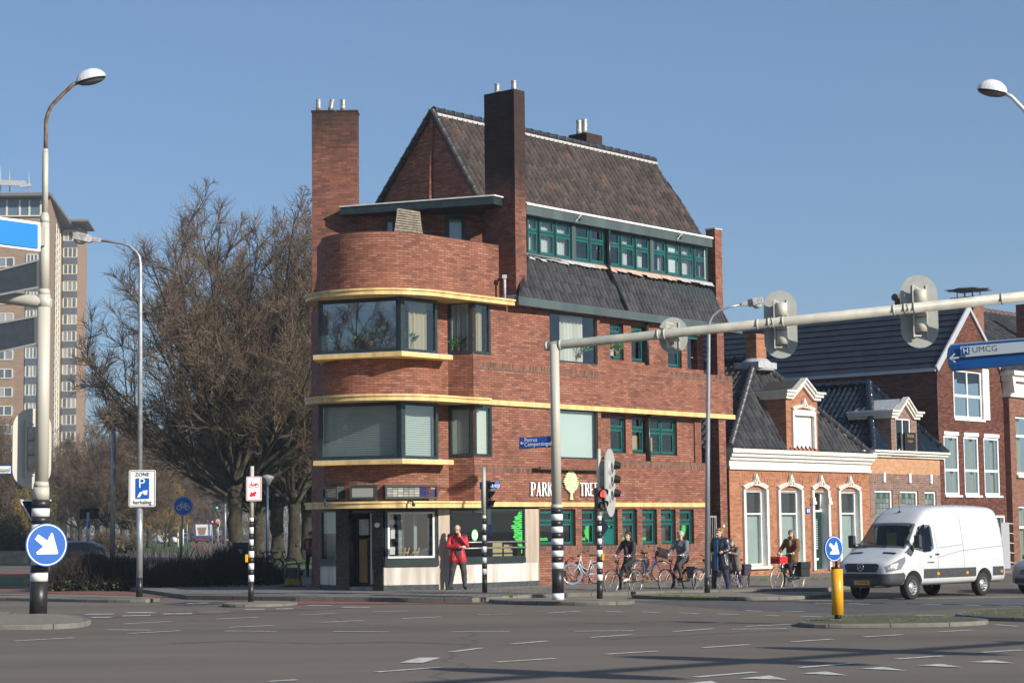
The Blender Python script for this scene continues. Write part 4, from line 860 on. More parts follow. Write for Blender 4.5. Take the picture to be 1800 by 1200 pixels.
for a, b, c in [((1300, 1193), (1384, 1195), (1352, 1187.5)), ((1407, 1184), (1489, 1187.5), (1452, 1180.5)), ((1512, 1175.5), (1593, 1179), (1552, 1172.5)), ((1613, 1170), (1691, 1173), (1653, 1167)), ((1703, 1164), (1782, 1166), (1745, 1160.5)), ((1200, 1202), (1275, 1206), (1250, 1197))]:
    ML.face([(*gz(*p)[:2], .009) for p in (a, b, c)])
tag(ML.build('road_marking', PAINT), 'white dashes and give-way triangles painted on the asphalt', 'road marking', kind='structure')
# damaged patch by the island
sheet('asphalt_patch', gpts([(285, 1062), (330, 1057), (400, 1057.5), (380, 1062), (330, 1064.5)]), .004, mat('dark_patch', (.06, .058, .055), .9, var=.3, nscale=3), label='dark patch of mended asphalt by the small island', cat='road')
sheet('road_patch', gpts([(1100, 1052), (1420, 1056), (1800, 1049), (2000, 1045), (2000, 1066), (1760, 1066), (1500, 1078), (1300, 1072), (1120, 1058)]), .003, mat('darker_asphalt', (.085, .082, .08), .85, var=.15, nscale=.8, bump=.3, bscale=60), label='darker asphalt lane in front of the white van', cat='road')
sheet('parking_strip', gpts([(1130, 1046), (1010, 1048.5), (1010, 1051.5), (1130, 1055.5), (1330, 1053), (1250, 1049)]), .006, mat('sandy_asphalt', (.2, .165, .125), .9, var=.2, nscale=3), label='sandy brown strip between the two islands', cat='pavement')
# far ground on the left
sheet('lawn', gpts([(70, 951), (120, 950), (250, 952), (332, 953.5), (338, 962), (350, 969), (250, 970.5), (60, 972), (50, 960)]), .006, GRASS, label='sunlit lawn between the far roads', cat='lawn')
sheet('park_lawn', [(-11.2, 66), (-7.5, 66), (-6.2, 75), (2, 92), (6, 260), (-4, 260), (-11, 150), (-13, 120), (-16, 95)], .107, GRASS, label='shaded park grass under the old trees', cat='lawn')
sheet('verge', gpts([(-60, 975), (10, 975), (52, 977.5), (52, 984), (-60, 986)]), .006, GRASS, label='strip of grass below the low garden wall', cat='lawn')
sheet('verge', gpts([(-60, 1014), (40, 1013), (75, 1020), (60, 1028), (-60, 1030)]), .006, GRASS, label='small shaded grass corner beside the hedge', cat='lawn')
sheet('far_cycle_path', gpts([(250, 950.5), (330, 951.5), (372, 961), (375, 966), (352, 969), (338, 962), (333, 953.3), (250, 951.7)]), .008, REDP, label='red cycle path bending round the far lawn', cat='cycle path')
sheet('far_cycle_path', gpts([(-60, 1003), (30, 1002), (70, 1008), (60, 1014), (-60, 1013)]), .008, REDP, label='red cycle path at the left edge', cat='cycle path')
sheet('far_cycle_path', gpts([(-60, 984.5), (52, 984.5), (52, 986), (-60, 988)]), .009, REDP, label='narrow red path beside the low garden wall', cat='cycle path')

m_ = MB(); rc = random.Random(5)
for pl_ in ([(1060, 1124), (1130, 1120), (1200, 1117), (1290, 1112), (1400, 1108)], [(846, 1079), (900, 1081), (960, 1082), (1060, 1082), (1110, 1083)], [(960, 1092), (1080, 1096), (1170, 1091), (1290, 1097)], [(300, 1130), (420, 1127), (560, 1131), (690, 1128), (840, 1133)]):
    q = [gz(*p) for p in pl_]; P = []
    for a, b in zip(q, q[1:]):
        for k in range(14): P.append(a.lerp(b, k/14)+Vector((rc.uniform(-.02, .02), rc.uniform(-.05, .05), 0)))
    for a, b in zip(P, P[1:]): n = Vector((0, rc.uniform(.012, .035), 0)); m_.face([(p.x, p.y, .0105) for p in (a-n, b-n, b+n, a+n)])
tag(m_.build('road_crack', mat('tar_crack', (.04, .038, .035), .9)), 'thin dark cracks running across the asphalt', 'road', kind='structure')
m_ = MB()

# ================================================================ TERRACE ON THE RIGHT
T0 = at(1282, 900, 63.5); T = PL((T0.x, T0.y), ang=41)
def TH(x0, y0, x1, y1, d=0.0): xm, ym = (x0+x1)/2, (y0+y1)/2; return (T.s_(x0, ym, d), T.s_(x1, ym, d), T.z_(xm, y1, d), T.z_(xm, y0, d))
BA = brick('orange_brick', [(.27, .095, .045), (.37, .135, .062), (.41, .155, .072), (.45, .19, .095)], (.25, .18, .13), dirt=.12, ms=.010)
BA2 = brick('purple_brick', [(.14, .07, .05), (.22, .11, .08), (.28, .15, .11)], (.26, .22, .19), dirt=.2, ms=.012)
BA3 = brick('light_orange_brick', [(.42, .2, .1), (.48, .24, .13), (.52, .27, .15)], (.4, .3, .2), dirt=.05)
BC = brick('dark_red_brick', [(.09, .028, .022), (.13, .042, .028), (.16, .055, .036), (.2, .08, .05)], (.05, .035, .03), dirt=.2, ms=.010)
BD = brick('brown_red_brick', [(.17, .07, .045), (.24, .1, .065), (.28, .12, .08)], (.17, .13, .1), dirt=.2)
RA = tilemat('slate_pantiles', [(0, (.03, .031, .036)), (.5, (.044, .044, .048)), (1, (.07, .066, .062))], .23, .3, .35, .5)
RB = tilemat('glazed_blue_tiles', [(0, (.008, .014, .024)), (1, (.016, .024, .036))], .23, .3, .08, .8)
RC_ = tilemat('flat_dark_tiles', [(0, (.014, .018, .028)), (1, (.022, .026, .038))], .3, .34, .4, .5)
IVY = mat('cream_plaster', (.70, .66, .58), .6, var=.08)
def hip_house(name, label, x0, x1, ytop, apex, brk, roofm, cols_, depth=9):
    s0, s1 = T.s_(x0, 900), T.s_(x1, 900); zt = T.z_((x0+x1)/2, ytop); h = thing(name, label, 'house', T.w(s0, 0, ZG))
    return h, s0, s1, zt
def roof_hip(h, s0, s1, ze, apx, rm, rmr, tw=.23, th=.3, ov=.12, amp=.03):
    sc_ = (s0+s1)/2; cp = PL((T.w(sc_, 0, 0).x, T.w(sc_, 0, 0).y), P1=(T.w(sc_, -1, 0).x, T.w(sc_, -1, 0).y)); dd, za = cp.hit(*apx); 
    A = T.w(sc_, -dd if (cp.u.dot(T.n) < 0) else dd, za); B0, B1 = T.w(s0, ov, ze), T.w(s1, ov, ze)
    bk = A - T.n*9; D0, D1 = T.w(s0, -16, ze), T.w(s1, -16, ze)
    dn = (A-(B0+B1)/2); L = dn.length; dn = -dn/L; wd = (B1-B0).length
    m_ = MB(); rooftiles(m_, A, T.u, dn, [(-.02, 0), (.02, 0), (wd/2, L), (-wd/2, L)], tw, th, amp, mi=0)
    # left slope
    for sgn_, Bx in ((-1, B0), (1, B1)):
        q = Bx - A; ux = -T.n; nl = ux.cross(q).normalized(); dl_ = nl.cross(ux).normalized(); dl_ = -dl_ if dl_.z > 0 else dl_
        X, Y = q.dot(ux), q.dot(dl_)
        rooftiles(m_, A, ux, dl_, [(0, 0), (11, 0), (11, Y), (X, Y)], tw, th, amp)
    rf_ = m_.build('tiled_roof', rm, h, recalc=False); m_ = MB(); ridge_tiles(m_, A+Vector((0, 0, .06)), B0+Vector((0, 0, .06)), .13, .4); ridge_tiles(m_, A+Vector((0, 0, .06)), B1+Vector((0, 0, .06)), .13, .4); ridge_tiles(m_, A+Vector((0, 0, .05)), bk+Vector((0, 0, .05)), .13, .4); m_.build('ridge_tiles', rmr, rf_)
    return A
def arch_surround(mb, a, b, c, e, d, wd=.14, rise=.16, th=.09, mi=0, n=8, mr=None):
    # moulded surround: jambs and a segmental head
    mb.box(a-wd, a, d, d+th, c, e, mi); mb.box(b, b+wd, d, d+th, c, e, mi)
    xm = (a+b)/2; hw = (b-a)/2+wd
    P = []; 
    for i in range(n+1):
        t = -1+2*i/n; P.append((xm+hw*t, e+rise*(1-t*t)+wd*.9, xm+(hw-wd)*t, e+rise*(1-t*t)))
    for i in range(n): p, q = P[i], P[i+1]; mb.extr([(p[0], d, p[1]), (q[0], d, q[1]), (q[2], d, q[3]), (p[2], d, p[3])], (0, th+.003, 0), mi)
    for i in range(2, n*2-1):     # dentils
        t = -1+i/n; mb.cbox((xm+(hw-wd*.5)*t, d+th+.012, e+rise*(1-t*t)+wd*.35), (.035, .03, .05), mi)
def crest(mb, x, z, d, s_=1, mi=0):
    mb.extr([(x-.17*s_, d, z), (x-.2*s_, d, z+.1*s_), (x-.1*s_, d, z+.22*s_), (x-.07*s_, d, z+.36*s_), (x, d, z+.47*s_), (x+.07*s_, d, z+.36*s_), (x+.1*s_, d, z+.22*s_), (x+.2*s_, d, z+.1*s_), (x+.17*s_, d, z)], (0, .1, 0), mi)
    for q in ((-.1, .1), (.1, .1), (0, .26), (-.05, .18), (.05, .18)): mb.ball((x+q[0]*s_, d+.12, z+q[1]*s_), .055*s_, 6, mi)
# ---- house A
hA, a0, a1, zA_ = hip_house('terraced_house', 'low orange brick house with white cornice, four arched white openings and a shuttered dormer', 1283, 1530, 800, None, BA, RA, None)
zeA = T.z_(1405, 793); zfr = T.z_(1405, 826)
wA = [TH(1309, 860, 1345, 993), TH(1370, 862, 1407, 991), TH(1430, 866, 1454, 1013), TH(1476, 866, 1509, 986)]
wA = [(a, b, (c if i != 2 else ZG+.12), T.z_(1405, 861)) for i, (a, b, c, e) in enumerate(wA)]
m_ = MB(T.M); wall(m_, a0, a1, 0, zfr+.1, wA, .3, mr=1); m_.face([(a0, 0, 0), (a0, -9, 0), (a0, -9, zeA), (a0, 0, zeA)], uv=[(0, 0), (9, 0), (9, 4), (0, 4)])
for a, b, c, e in wA:      # brick relieving arch
    xm = (a+b)/2
    for i in range(11): t = -1+2*i/10; m_.extr([(xm+(b-a)*.5*t*1.35+x, -.05, e+.36*(1-t*t)+.14+z) for x, z in ((-.03, 0), (.03, 0), (.035, .2), (-.035, .2))], (0, .056+.001*i, 0), 0)
m_.build('brick_wall', [BA, WHT], hA, recalc=False)
m_ = MB(T.M); m_.box(a0-.05, a1, -.1, .05, zfr, zeA-.36, 0); m_.box(a0-.07, a1+.0, -.1, .09, zfr-.03, zfr+.07); m_.box(a0-.09, a1, -.1, .13, zeA-.358, zeA-.25); m_.box(a0-.13, a1+.03, -.1, .22, zeA-.249, zeA-.13); m_.box(a0-.17, a1+.05, -.1, .30, zeA-.129, zeA); 
m_.build('cornice', IVY, hA)
for i, (a, b, c, e) in enumerate(wA):
    m_ = MB(T.M); arch_surround(m_, a, b, c-.02, e, .0, .13, .13); crest(m_, (a+b)/2, e+.13, .03, .85)
    if i != 2: m_.box(a-.16, b+.18, -.2, .13, c-.12, c-.022)
    else:
        for x in (a-.07, b+.07): m_.cbox((x, .08, e-.42), (.22, .12, .1)); m_.cbox((x, .07, e-.3), (.17, .1, .12))
    sr = m_.build('window_surround' if i != 2 else 'door_surround', IVY, hA)
    m_ = MB(T.M)
    xm = (a+b)/2; P = [(xm+(b-a)/2*t, e+.13*(1-t*t)) for t in [-1+2*k/8 for k in range(9)]]
    m_.extr([(a, -.12, e-.05)] + [(x, -.12, z) for x, z in P] + [(b, -.12, e-.05)], (0, .06, 0)); m_.build('arched_head', IVY, sr)
    if i != 2:
        window(hA, T, a, b, c, e-.04, -.12, fo=WHT, tr=.69, t=.05, cur='flat', cm=mat('frosted_pale', (.44, .50, .48), .5), gl=GLS)
        m_ = MB(T.M); tz = c+(e-c)*.69; m_.face([(a+.05, -.245, tz), (b-.05, -.245, tz), (b-.05, -.245, e-.05), (a+.05, -.245, e-.05)]); m_.build('dark_blind', mat('dark_cloth', (.03, .03, .032), .8), sr, recalc=False)
    else:
        m_ = MB(T.M); zt_d = e-.72; m_.box(a+.02, b-.02, -.28, -.22, c, zt_d); dd_o = m_.build('front_door', mat('bottle_green', (.012, .04, .034), .3), hA)
        m_ = MB(T.M); frame(m_, a+.18, b-.18, c+.55, zt_d-.2, -.22, -.2, .05); m_.build('door_moulding', MATS['bottle_green'], dd_o)
        m_ = MB(T.M)
        for k in range(14): m_.box(a+.26, b-.26, -.215, -.205, c+.68+k*.075, c+.72+k*.075)
        m_.build('door_grille', ALU, dd_o)
        m_ = MB(T.M); m_.box(a+.25, b-.25, -.218, -.2, c+.3, c+.38); m_.build('letter_slot', WHT, dd_o)
        window(hA, T, a, b, zt_d+.0, e-.04, -.2, fo=WHT, t=.06, gl=GLS)
m_ = MB(T.M); x_ = T.s_(1420, 897); z_ = T.z_(1420, 897); m_.box(x_-.13, x_+.1, 0, .03, z_-.1, z_+.1); hn = m_.build('house_number', BLU, hA)
m_ = MB(T.M); 
for q in (-.09, .0): m_.box(x_+q, x_+q+.05, .031, .034, z_-.06, z_+.06)
m_.build('digits', WHT, hn)
apA = roof_hip(hA, a0-.08, a1-.25, zeA+.02, (1327, 632), RA, RIDG, .25, .3, amp=.036)
ca = apA + T.n*.05
m_ = MB(Matrix.Translation(ca) @ Matrix.Rotation(-R(41), 4, 'Z')); m_.box(-.22, .22, -.3, .3, -.9, .86); m_.box(-.25, .25, -.33, .33, .70, .80); m_.build('chimney', BA, hA)
m_ = MB(Matrix.Translation(ca) @ Matrix.Rotation(-R(41), 4, 'Z')); m_.prism([(-.5, -.6), (.5, -.6), (.5, .5), (-.5, .5)], -.33, -.12); m_.lathe([(.62, -.4), (.48, -.08), (.36, .02)], n=10); m_.build('lead_flashing', ALU, hA)
# dormers: brick front with pediment
def dormer(h, x0, x1, xb, ye, xa, ya, d, brk, shutter, winb, lead=False, deep=3.2):
    s0, s1 = T.s_(x0, 740, d), T.s_(x1, 740, d); ze = T.z_((x0+x1)/2, ye, d); za = T.z_(xa, ya, d); zb0 = zeA-.1; sm = (s0+s1)/2
    o = MB(T.M); a, b, c, e = winb; 
    wall(o, s0, s1, zb0, ze, [(a, b, max(c, zb0+.2), e)], .18, d); o.face([(s0, d, ze), (s1, d, ze), (sm, d, za-.12)], uv=[(s0, ze), (s1, ze), (sm, za)])
    o.face([(s0, d, zb0), (s0, d-deep, zb0), (s0, d-deep, ze), (s0, d, ze)], uv=[(0, zb0), (deep, zb0), (deep, ze), (0, ze)]); o.face([(s1, d, zb0), (s1, d-deep, zb0), (s1, d-deep, ze), (s1, d, ze)], uv=[(0, zb0), (deep, zb0), (deep, ze), (0, ze)])
    dm = o.build('dormer', brk, h, recalc=False)
    o = MB(T.M); w1 = (s1-s0)
    # side cornices, front returns and raking mouldings
    for k, (ex, zz0, zz1) in enumerate(((.10, -.16, -.06), (.17, -.059, .05), (.23, .051, .12))):
        o.box(s0-ex, s0+w1*.16+ex*.3, d-deep, d+ex, ze+zz0, ze+zz1); o.box(s1-w1*.16-ex*.3, s1+ex, d-deep, d+ex, ze+zz0, ze+zz1)
        for sg, xe in ((1, s0+w1*.16), (-1, s1-w1*.16)):
            A_, B_ = (xe, d+.0, ze+zz0), (sm, d, za-.28+zz0+.16); t_ = zz1-zz0
            o.extr([(xe, d, ze+zz0), (sm, d, za-.30+zz0+.16), (sm, d, za-.30+zz1+.16), (xe, d, ze+zz1)], (0, ex+.004+.003*sg, 0))
    o.build('pediment', IVY, dm)
    o = MB(T.M); o.extr([(s0+.15, d-.02, ze+.1), (sm, d-.02, za-.08), (s1-.15, d-.02, ze+.1)], (0, -deep+.05, 0)); o.box(s0-.15, s1+.15, d-deep, d-.01, ze+.121, ze+.14); o.build('dormer_roof', ALU if lead else mat('felt_roof', (.05, .048, .045), .9, var=.2), dm)
    return dm, (a, b, max(c, zb0+.2), e), d
dA = .13
wb = TH(1394, 722, 1428, 797, dA)
dm, wb, _ = dormer(hA, 1382, 1437, None, 694, 1418, 664, dA, BA, True, wb)
m_ = MB(T.M); arch_surround(m_, *wb, dA, .11, .10); crest(m_, (wb[0]+wb[1])/2, wb[3]+.1, dA+.03, .7); m_.build('window_surround', IVY, dm)
m_ = MB(T.M); z = wb[2]
while z < wb[3]: m_.box(wb[0], wb[1], dA-.08, dA-.045, z, z+.055); z += .062
m_.box(wb[0]+.02, wb[1]+.0, dA-.05, dA+.1, wb[3]-.16, wb[3]+.02); m_.build('roller_shutter', WHT, dm)
# ---- house B
hB, b0, b1, _z = hip_house('terraced_house', 'low brick house with three stained glass windows and glossy blue-black tiled roof', 1531, 1661, 800, None, BA2, RB, None)
b0 = a1+.01; zfB = T.z_(1595, 833); zeB = T.z_(1595, 798)
wB = [TH(1539, 861, 1571, 1000), TH(1584, 862, 1616, 1000), TH(1627, 863, 1648, 1000)]
m_ = MB(T.M); wall(m_, b0, b1, 0, zfB, wB, .22)
wall(m_, b0, b1, zfB, zeB-.12, [], .1, .0, mi=1)
for a, b, c, e in wB:
    xm = (a+b)/2
    for i in range(13): t = -1+2*i/12; m_.extr([(xm+(b-a)*.58*t+x, -.05, e+.25*(1-t*t)+.12+z) for x, z in ((-.04, 0), (.04, 0), (.045, .22), (-.045, .22))], (0, .055+.001*(i % 2), 0), 0)
m_.build('brick_wall', [BA2, BA3], hB, recalc=False)
m_ = MB(T.M)
for a, b, c, e in wB: m_.box((a+b)/2-.07, (a+b)/2+.07, -.02, .07, e+.28, e+.62)
m_.build('keystone', WHT, hB)
for a, b, c, e in wB:
    w2 = window(hB, T, a, b, c, e, -.06, fo=WHT, t=.08, tr=.62, cur='net', cm=mat('lace', (.55, .55, .5), .9))
    m_ = MB(T.M); zt3 = c+(e-c)*.62; rr = random.Random(int(a*100))
    for i in range(5):
        for j in range(5): m_.box(a+.1+(b-a-.2)*i/5+.01, a+.1+(b-a-.2)*(i+1)/5-.01, -.112, -.11, zt3+.05+(e-zt3-.15)*j/5+.01, zt3+.05+(e-zt3-.15)*(j+1)/5-.01, 3 if j == 4 and i % 2 else rr.choice([0, 0, 1, 2]))
    m_.build('leaded_pane', sm_[:3] + [mat('green_glass', (.01, .12, .05), .2)], w2)
m_ = MB(T.M); m_.box(b0-.02, b1+.0, -.1, .1, zeB-.14, zeB-.06); m_.box(b0-.03, b1+.03, -.1, .2, zeB-.059, zeB+.03); m_.box(b0-.04, b1+.06, -.1, .28, zeB+.031, zeB+.1); m_.build('cornice', IVY, hB)
apB = roof_hip(hB, b0+.1, b1+.05, zeB+.06, (1527, 676), RB, RB, .23, .3, amp=.034)
zeA_keep = zeA; zeA = zeB
dB = .13; wb = TH(1575, 735, 1601, 797, dB)
dmB, wb, _ = dormer(hB, 1566, 1611, None, 728, 1593, 697, dB, BA2, False, wb, lead=True, deep=1.7)
window(hB, T, *wb, dB-.03, fo=WHT, t=.06, split=1)
zeA = zeA_keep
te = thing('rent_sign', 'black letting sign with gold lettering TE HUUR hung before the second dormer', 'sign', T.w(T.s_(1600, 775, -.1), -.1, T.z_(1600, 790, -.1)))
q = TH(1591, 760, 1610, 791, .22); m_ = MB(T.M); m_.box(q[0], q[1], .2, .22, q[2], q[3]); m_.build('board', mat('sign_black', (.012, .012, .014), .4), te)
def text_obj(txt, size, M4, m, par, name='lettering', sx=1.0, align='CENTER', th=.004):
    cu = bpy.data.curves.new(name, 'FONT'); cu.body = txt; cu.size = size; cu.align_x = align; cu.align_y = 'CENTER'; cu.extrude = th/2; cu.resolution_u = 3
    ob = bpy.data.objects.new(name, cu); me = bpy.data.meshes.new_from_object(ob); bpy.data.objects.remove(ob); bpy.data.curves.remove(cu)
    me.transform(M4 @ Matrix.Diagonal((sx, 1, 1, 1))); me.transform(Matrix.Translation(-org(par))); me.materials.clear(); me.materials.append(m)
    o = bpy.data.objects.new(name, me); COL.objects.link(o); o.parent = par; return o
def face_M(p, right, up):    # matrix whose x = right, y = up, z = towards viewer
    r_, u_ = Vector(right).normalized(), Vector(up).normalized(); n_ = r_.cross(u_); u_ = n_.cross(r_); M4 = Matrix.Identity(4)
    for i in range(3): M4[i][0], M4[i][1], M4[i][2], M4[i][3] = r_[i], u_[i], n_[i], p[i]
    return M4
GOLD = mat('gold_paint', (.5, .32, .12), .5)
UZ = Vector((0, 0, 1))
text_obj('TE HUUR', .15, face_M(T.w((q[0]+q[1])/2, .225, q[3]-.13), T.u, UZ), GOLD, te, sx=.8)
text_obj('PER DIRECT', .09, face_M(T.w((q[0]+q[1])/2, .225, (q[2]+q[3])/2), T.u, UZ), GOLD, te, sx=.8)
# flat grey roof box between the two roofs
m_ = MB(T.M); qx = (T.s_(1471, 740, -3.2), T.s_(1508, 740, -3.2)); m_.box(qx[0]-.0, qx[1], -5.2, -3.2, zeA, T.z_(1471, 721, -3.2)); rbx = m_.build('roof_box', mat('grey_cladding', (.26, .29, .30), .5, var=.05), hB)
# ---- house C: tall dark brick with gable to the street
c0 = T.s_(1653, 850); c1 = T.s_(1768, 850); zC_ = T.z_(1646, 647)
hC = thing('townhouse', 'tall dark red brick townhouse with steep flat-tiled roof and white windows', 'house', T.w(c0, 0, ZG))
cc, zap = T.s_(1701, 541), T.z_(1701, 541); zC_ = T.z_(1645, 646)
WCs = [TH(1676, 650, 1726, 736), TH(1660, 765, 1686, 870), TH(1695, 767, 1721, 870), TH(1730, 769, 1757, 870)]
WCs = [(a, b, c if i else c, e) for i, (a, b, c, e) in enumerate(WCs)]
for i in (1, 2, 3): WCs[i] = (WCs[i][0], WCs[i][1], T.z_(1708, 870), T.z_(1708, 767))
WCs += [TH(1750, 905, 1768, 985)]
c1b = 2*cc-c0
m_ = MB(T.M); wall(m_, c0, c1, 0, zC_, WCs, .12, d=.005); m_.face([(c0, .005, zC_), (c1, .005, zC_), (cc+(zap-zC_)*0+.02, .005, zap)] if False else [(c0, .005, zC_), (c1b, .005, zC_), (cc, .005, zap)], uv=[(c0, zC_), (c1b, zC_), (cc, zap)])
m_.face([(c0, 0, 0), (c0, -16, 0), (c0, -16, zC_), (c0, 0, zC_)], uv=[(0, 0), (16, 0), (16, zC_), (0, zC_)]); m_.build('brick_wall', BC, hC, recalc=False)
A_ = T.w(cc, 0, zap); E0, E1 = T.w(c0-.1, 0, zC_-.05), T.w(c1b+.1, 0, zC_-.05)
m_ = MB()
for Ex in (E0, E1): dn_ = (Ex-A_); L_ = dn_.length; rooftiles(m_, A_, -T.n, dn_/L_, [(-.05, 0), (17, 0), (17, L_), (-.05, L_)], .6, .36, 0, .045, flat=True)
rfC = m_.build('tiled_roof', RC_, hC, recalc=False)
m_ = MB(); m_.beam(E0+T.n*.06, A_+T.n*.06, .07, .24); m_.beam(A_+T.n*.061, E1+T.n*.06, .07, .12); m_.beam(E0+Vector((0, 0, -.02)), E0-T.n*16+Vector((0, 0, -.02)), .1, .12); m_.build('verge_trim', mat('pale_zinc', (.42, .44, .47), .4), hC)
for i, (a, b, c, e) in enumerate(WCs):
    window(hC, T, a, b, c, e, -.02, fo=WHT, t=.09 if i else .1, tr=(.46, .42, .42, .42, .7)[i], split=1 if i == 0 else 0, cur='sides' if i else None, cm=mat('pale_wall', (.45, .46, .38), .8), gl=GLS)
m_ = MB(T.M)
for a, b, c, e in WCs: m_.box(a-.05, b+.12, -.02, .06, c-.08, c-.003)
a, b, c, e = WCs[0]; m_.box(b+.003, b+.5, .005, .06, c, e+.1)
for k in range(1, 4): a, b, c, e = WCs[k]; m_.box(a-.0, b, .0, .04, e+.002, e+.14)
m_.build('white_trim', WHT, hC)
m_ = MB(); v0 = at(1508, 655, 80); m_.tube([v0, v0+Vector((0, 0, .75))], .11, 10); m_.tube([v0+Vector((0, 0, .7)), v0+Vector((0, 0, .8))], .15, 10); m_.build('vent_pipe', BLK, hC)
# chimney with a metal cap behind
cq = at(1704, 560, 80)
chm = thing('brick_chimney', 'brown brick chimney with flat metal rain cap behind the dark gable', 'chimney', cq - Vector((0, 0, 2)))
m_ = MB(Matrix.Translation(cq) @ Matrix.Rotation(-R(41), 4, 'Z')); m_.box(-.42, .42, -.42, .42, -2.6, .75); m_.build('shaft', BD, chm)
m_ = MB(Matrix.Translation(cq) @ Matrix.Rotation(-R(41), 4, 'Z')); m_.box(-.55, .55, -.55, .55, .75, .84)
for x in (-.35, 0, .35): m_.beam((x, -.3, .84), (x, -.3, 1.14), .03, .03); m_.beam((x, .3, .84), (x, .3, 1.14), .03, .03)
m_.build('cap_legs', mat('dull_metal', (.2, .2, .21), .5, metal=.5), chm)
m_ = MB(Matrix.Translation(cq) @ Matrix.Rotation(-R(41), 4, 'Z')); m_.prism([(-.7, -.7), (.7, -.7), (.7, .7), (-.7, .7)], 1.14, 1.16); m_.lathe([(.98, 1.16), (.02, 1.3)], n=4, smooth=False); m_.build('rain_cap', MATS['dull_metal'], chm)
# ---- house D at the right edge
d0 = c1+.01; hD = thing('townhouse', 'brick townhouse with broad white cornice and arched windows at the right edge', 'house', T.w(d0, 0, ZG))
zD0, zD1 = T.z_(1775, 697), T.z_(1775, 654); d9 = d0+12
WD = [TH(1781, 733, 1850, 835, .12), TH(1787, 888, 1850, 1000, .12), TH(1900, 733, 1950, 835, .12)]
m_ = MB(T.M); wall(m_, d0, d9, 0, zD0+.1, WD, .15, d=.25); m_.face([(d0, .25, 0), (d0, 0, 0), (d0, 0, zD0), (d0, .25, zD0)], uv=[(0, 0), (.25, 0), (.25, zD0), (0, zD0)]); m_.build('brick_wall', BD, hD, recalc=False)
m_ = MB(T.M); m_.box(d0-.02, d9, -.1, .32, zD0, zD1-.4); m_.box(d0-.05, d9, -.1, .36, zD0-.04, zD0+.08); m_.box(d0-.1, d9, -.1, .5, zD1-.399, zD1-.18); m_.box(d0-.2, d9, -.1, .62, zD1-.179, zD1); m_.extr([(d0-.15, .33, zD1-.2), (d0+.1, .33, zD1-.2), (d0+.1, .33, zD0+.1), (d0, .33, zD0+.1)], (0, .18, 0)); m_.build('cornice', IVY, hD)
for a, b, c, e in WD: window(hD, T, a, b, c, e, .15, fo=WHT, t=.1, tr=.66, cur='sides', cm=MATS['pale_wall'], gl=GLS)
m_ = MB(T.M)
for a, b, c, e in WD: m_.box(a-.1, b+.1, .2, .36, c-.12, c-.003)
m_.build('window_sill', IVY, hD)
A_ = T.w(d0-.3, -4.5, T.z_(1735, 548, -4.5)); E_ = T.w(d0-.3, .3, zD1); dn_ = (E_-A_); L_ = dn_.length
m_ = MB(); rooftiles(m_, A_, T.u, dn_/L_, [(0, 0), (12, 0), (12, L_), (0, L_)], .25, .3, .03); rD = m_.build('tiled_roof', RA, hD, recalc=False)
m_ = MB(); m_.extr([A_, E_, T.w(d0-.3, -4.5, zD1)], T.u*.05); m_.build('roof_side', BC, rD)
m_ = MB(); ridge_tiles(m_, A_, A_+T.u*12, .14, .4); m_.build('ridge_tiles', mat('clay_ridge', (.16, .10, .07), .7, var=.3), rD)
cq = at(1806, 552, 84); m_ = MB(Matrix.Translation(cq) @ Matrix.Rotation(-R(41), 4, 'Z')); m_.box(-.35, .35, -.35, .35, -1.8, .4); m_.build('chimney', CHB2, hD)
# ================================================================ TOWER BLOCK FAR LEFT
tY = 330.0
def tx(x, Y=330.0, y=650): return at(x, y, Y).x
def tz(y, x=120, Y=330.0): return at(x, y, Y).z
tw_ = thing('apartment_tower', 'tall tan brick apartment tower on stilts with grey panel strips and overhanging flat roof', 'building', (tx(60), tY, 0))
TB = brick('tan_brick', [(.27, .185, .13), (.30, .205, .145), (.32, .225, .16)], (.28, .21, .155), bw=.8, rh=.3, dirt=.1)
GP = mat('grey_panel', (.095, .115, .135), .5, var=.06); CRM = mat('cream_frame', (.62, .60, .50), .5); TG = mat('tower_glass', (.10, .12, .14), .08, spec=.9)
Y2 = 362.0; X0, X1, X2, X3 = tx(-60), tx(85), tx(105, Y2), tx(135, Y2)
zbot = tz(882, 120, Y2); ztop = tz(350, 60)
m_ = MB(); m_.prism([(X0, tY), (X1, tY), (X2, Y2), (X2, Y2+8), (X0, Y2+8)], zbot, ztop); m_.prism([(X2-3, Y2+.01), (X3, Y2+.01), (X3+.2, Y2+7), (X2-3, Y2+7)], zbot, tz(398, 120, Y2)); m_.build('brick_wall', TB, tw_)
def grid_windows(x0, x1, Yf, ys, n, hgt=1.6):
    for y in ys:
        zc_ = tz(y, (x0+x1)/2, Yf); a, b = tx(x0, Yf), tx(x1, Yf); mbf = MB()
        for i in range(n+1): xx = a+(b-a)*i/n; mbf.box(xx-.11, xx+.11, Yf-.14, Yf-.02, zc_-hgt/2, zc_+hgt/2)
        mbf.box(a, b, Yf-.16, Yf-.02, zc_+hgt/2, zc_+hgt/2+.16); mbf.box(a, b, Yf-.16, Yf-.02, zc_-hgt/2-.16, zc_-hgt/2); w_ = mbf.build('window', CRM, tw_)
        g = MB(); rr = random.Random(int(y*7+x0))
        for i in range(n): g.face([(a+(b-a)*i/n, Yf-.06, zc_-hgt/2), (a+(b-a)*(i+1)/n, Yf-.06, zc_-hgt/2), (a+(b-a)*(i+1)/n, Yf-.06, zc_+hgt/2), (a+(b-a)*i/n, Yf-.06, zc_+hgt/2)], rr.choice([0, 0, 1, 2]))
        g.build('pane', [TG, mat('tower_curtain', (.34, .35, .33), .8), mat('tower_glass_light', (.22, .25, .27), .1)], w_, recalc=False)
ysr = [414.7+29.35*i for i in range(16)]; ysl = [457+32.6*i for i in range(13)]
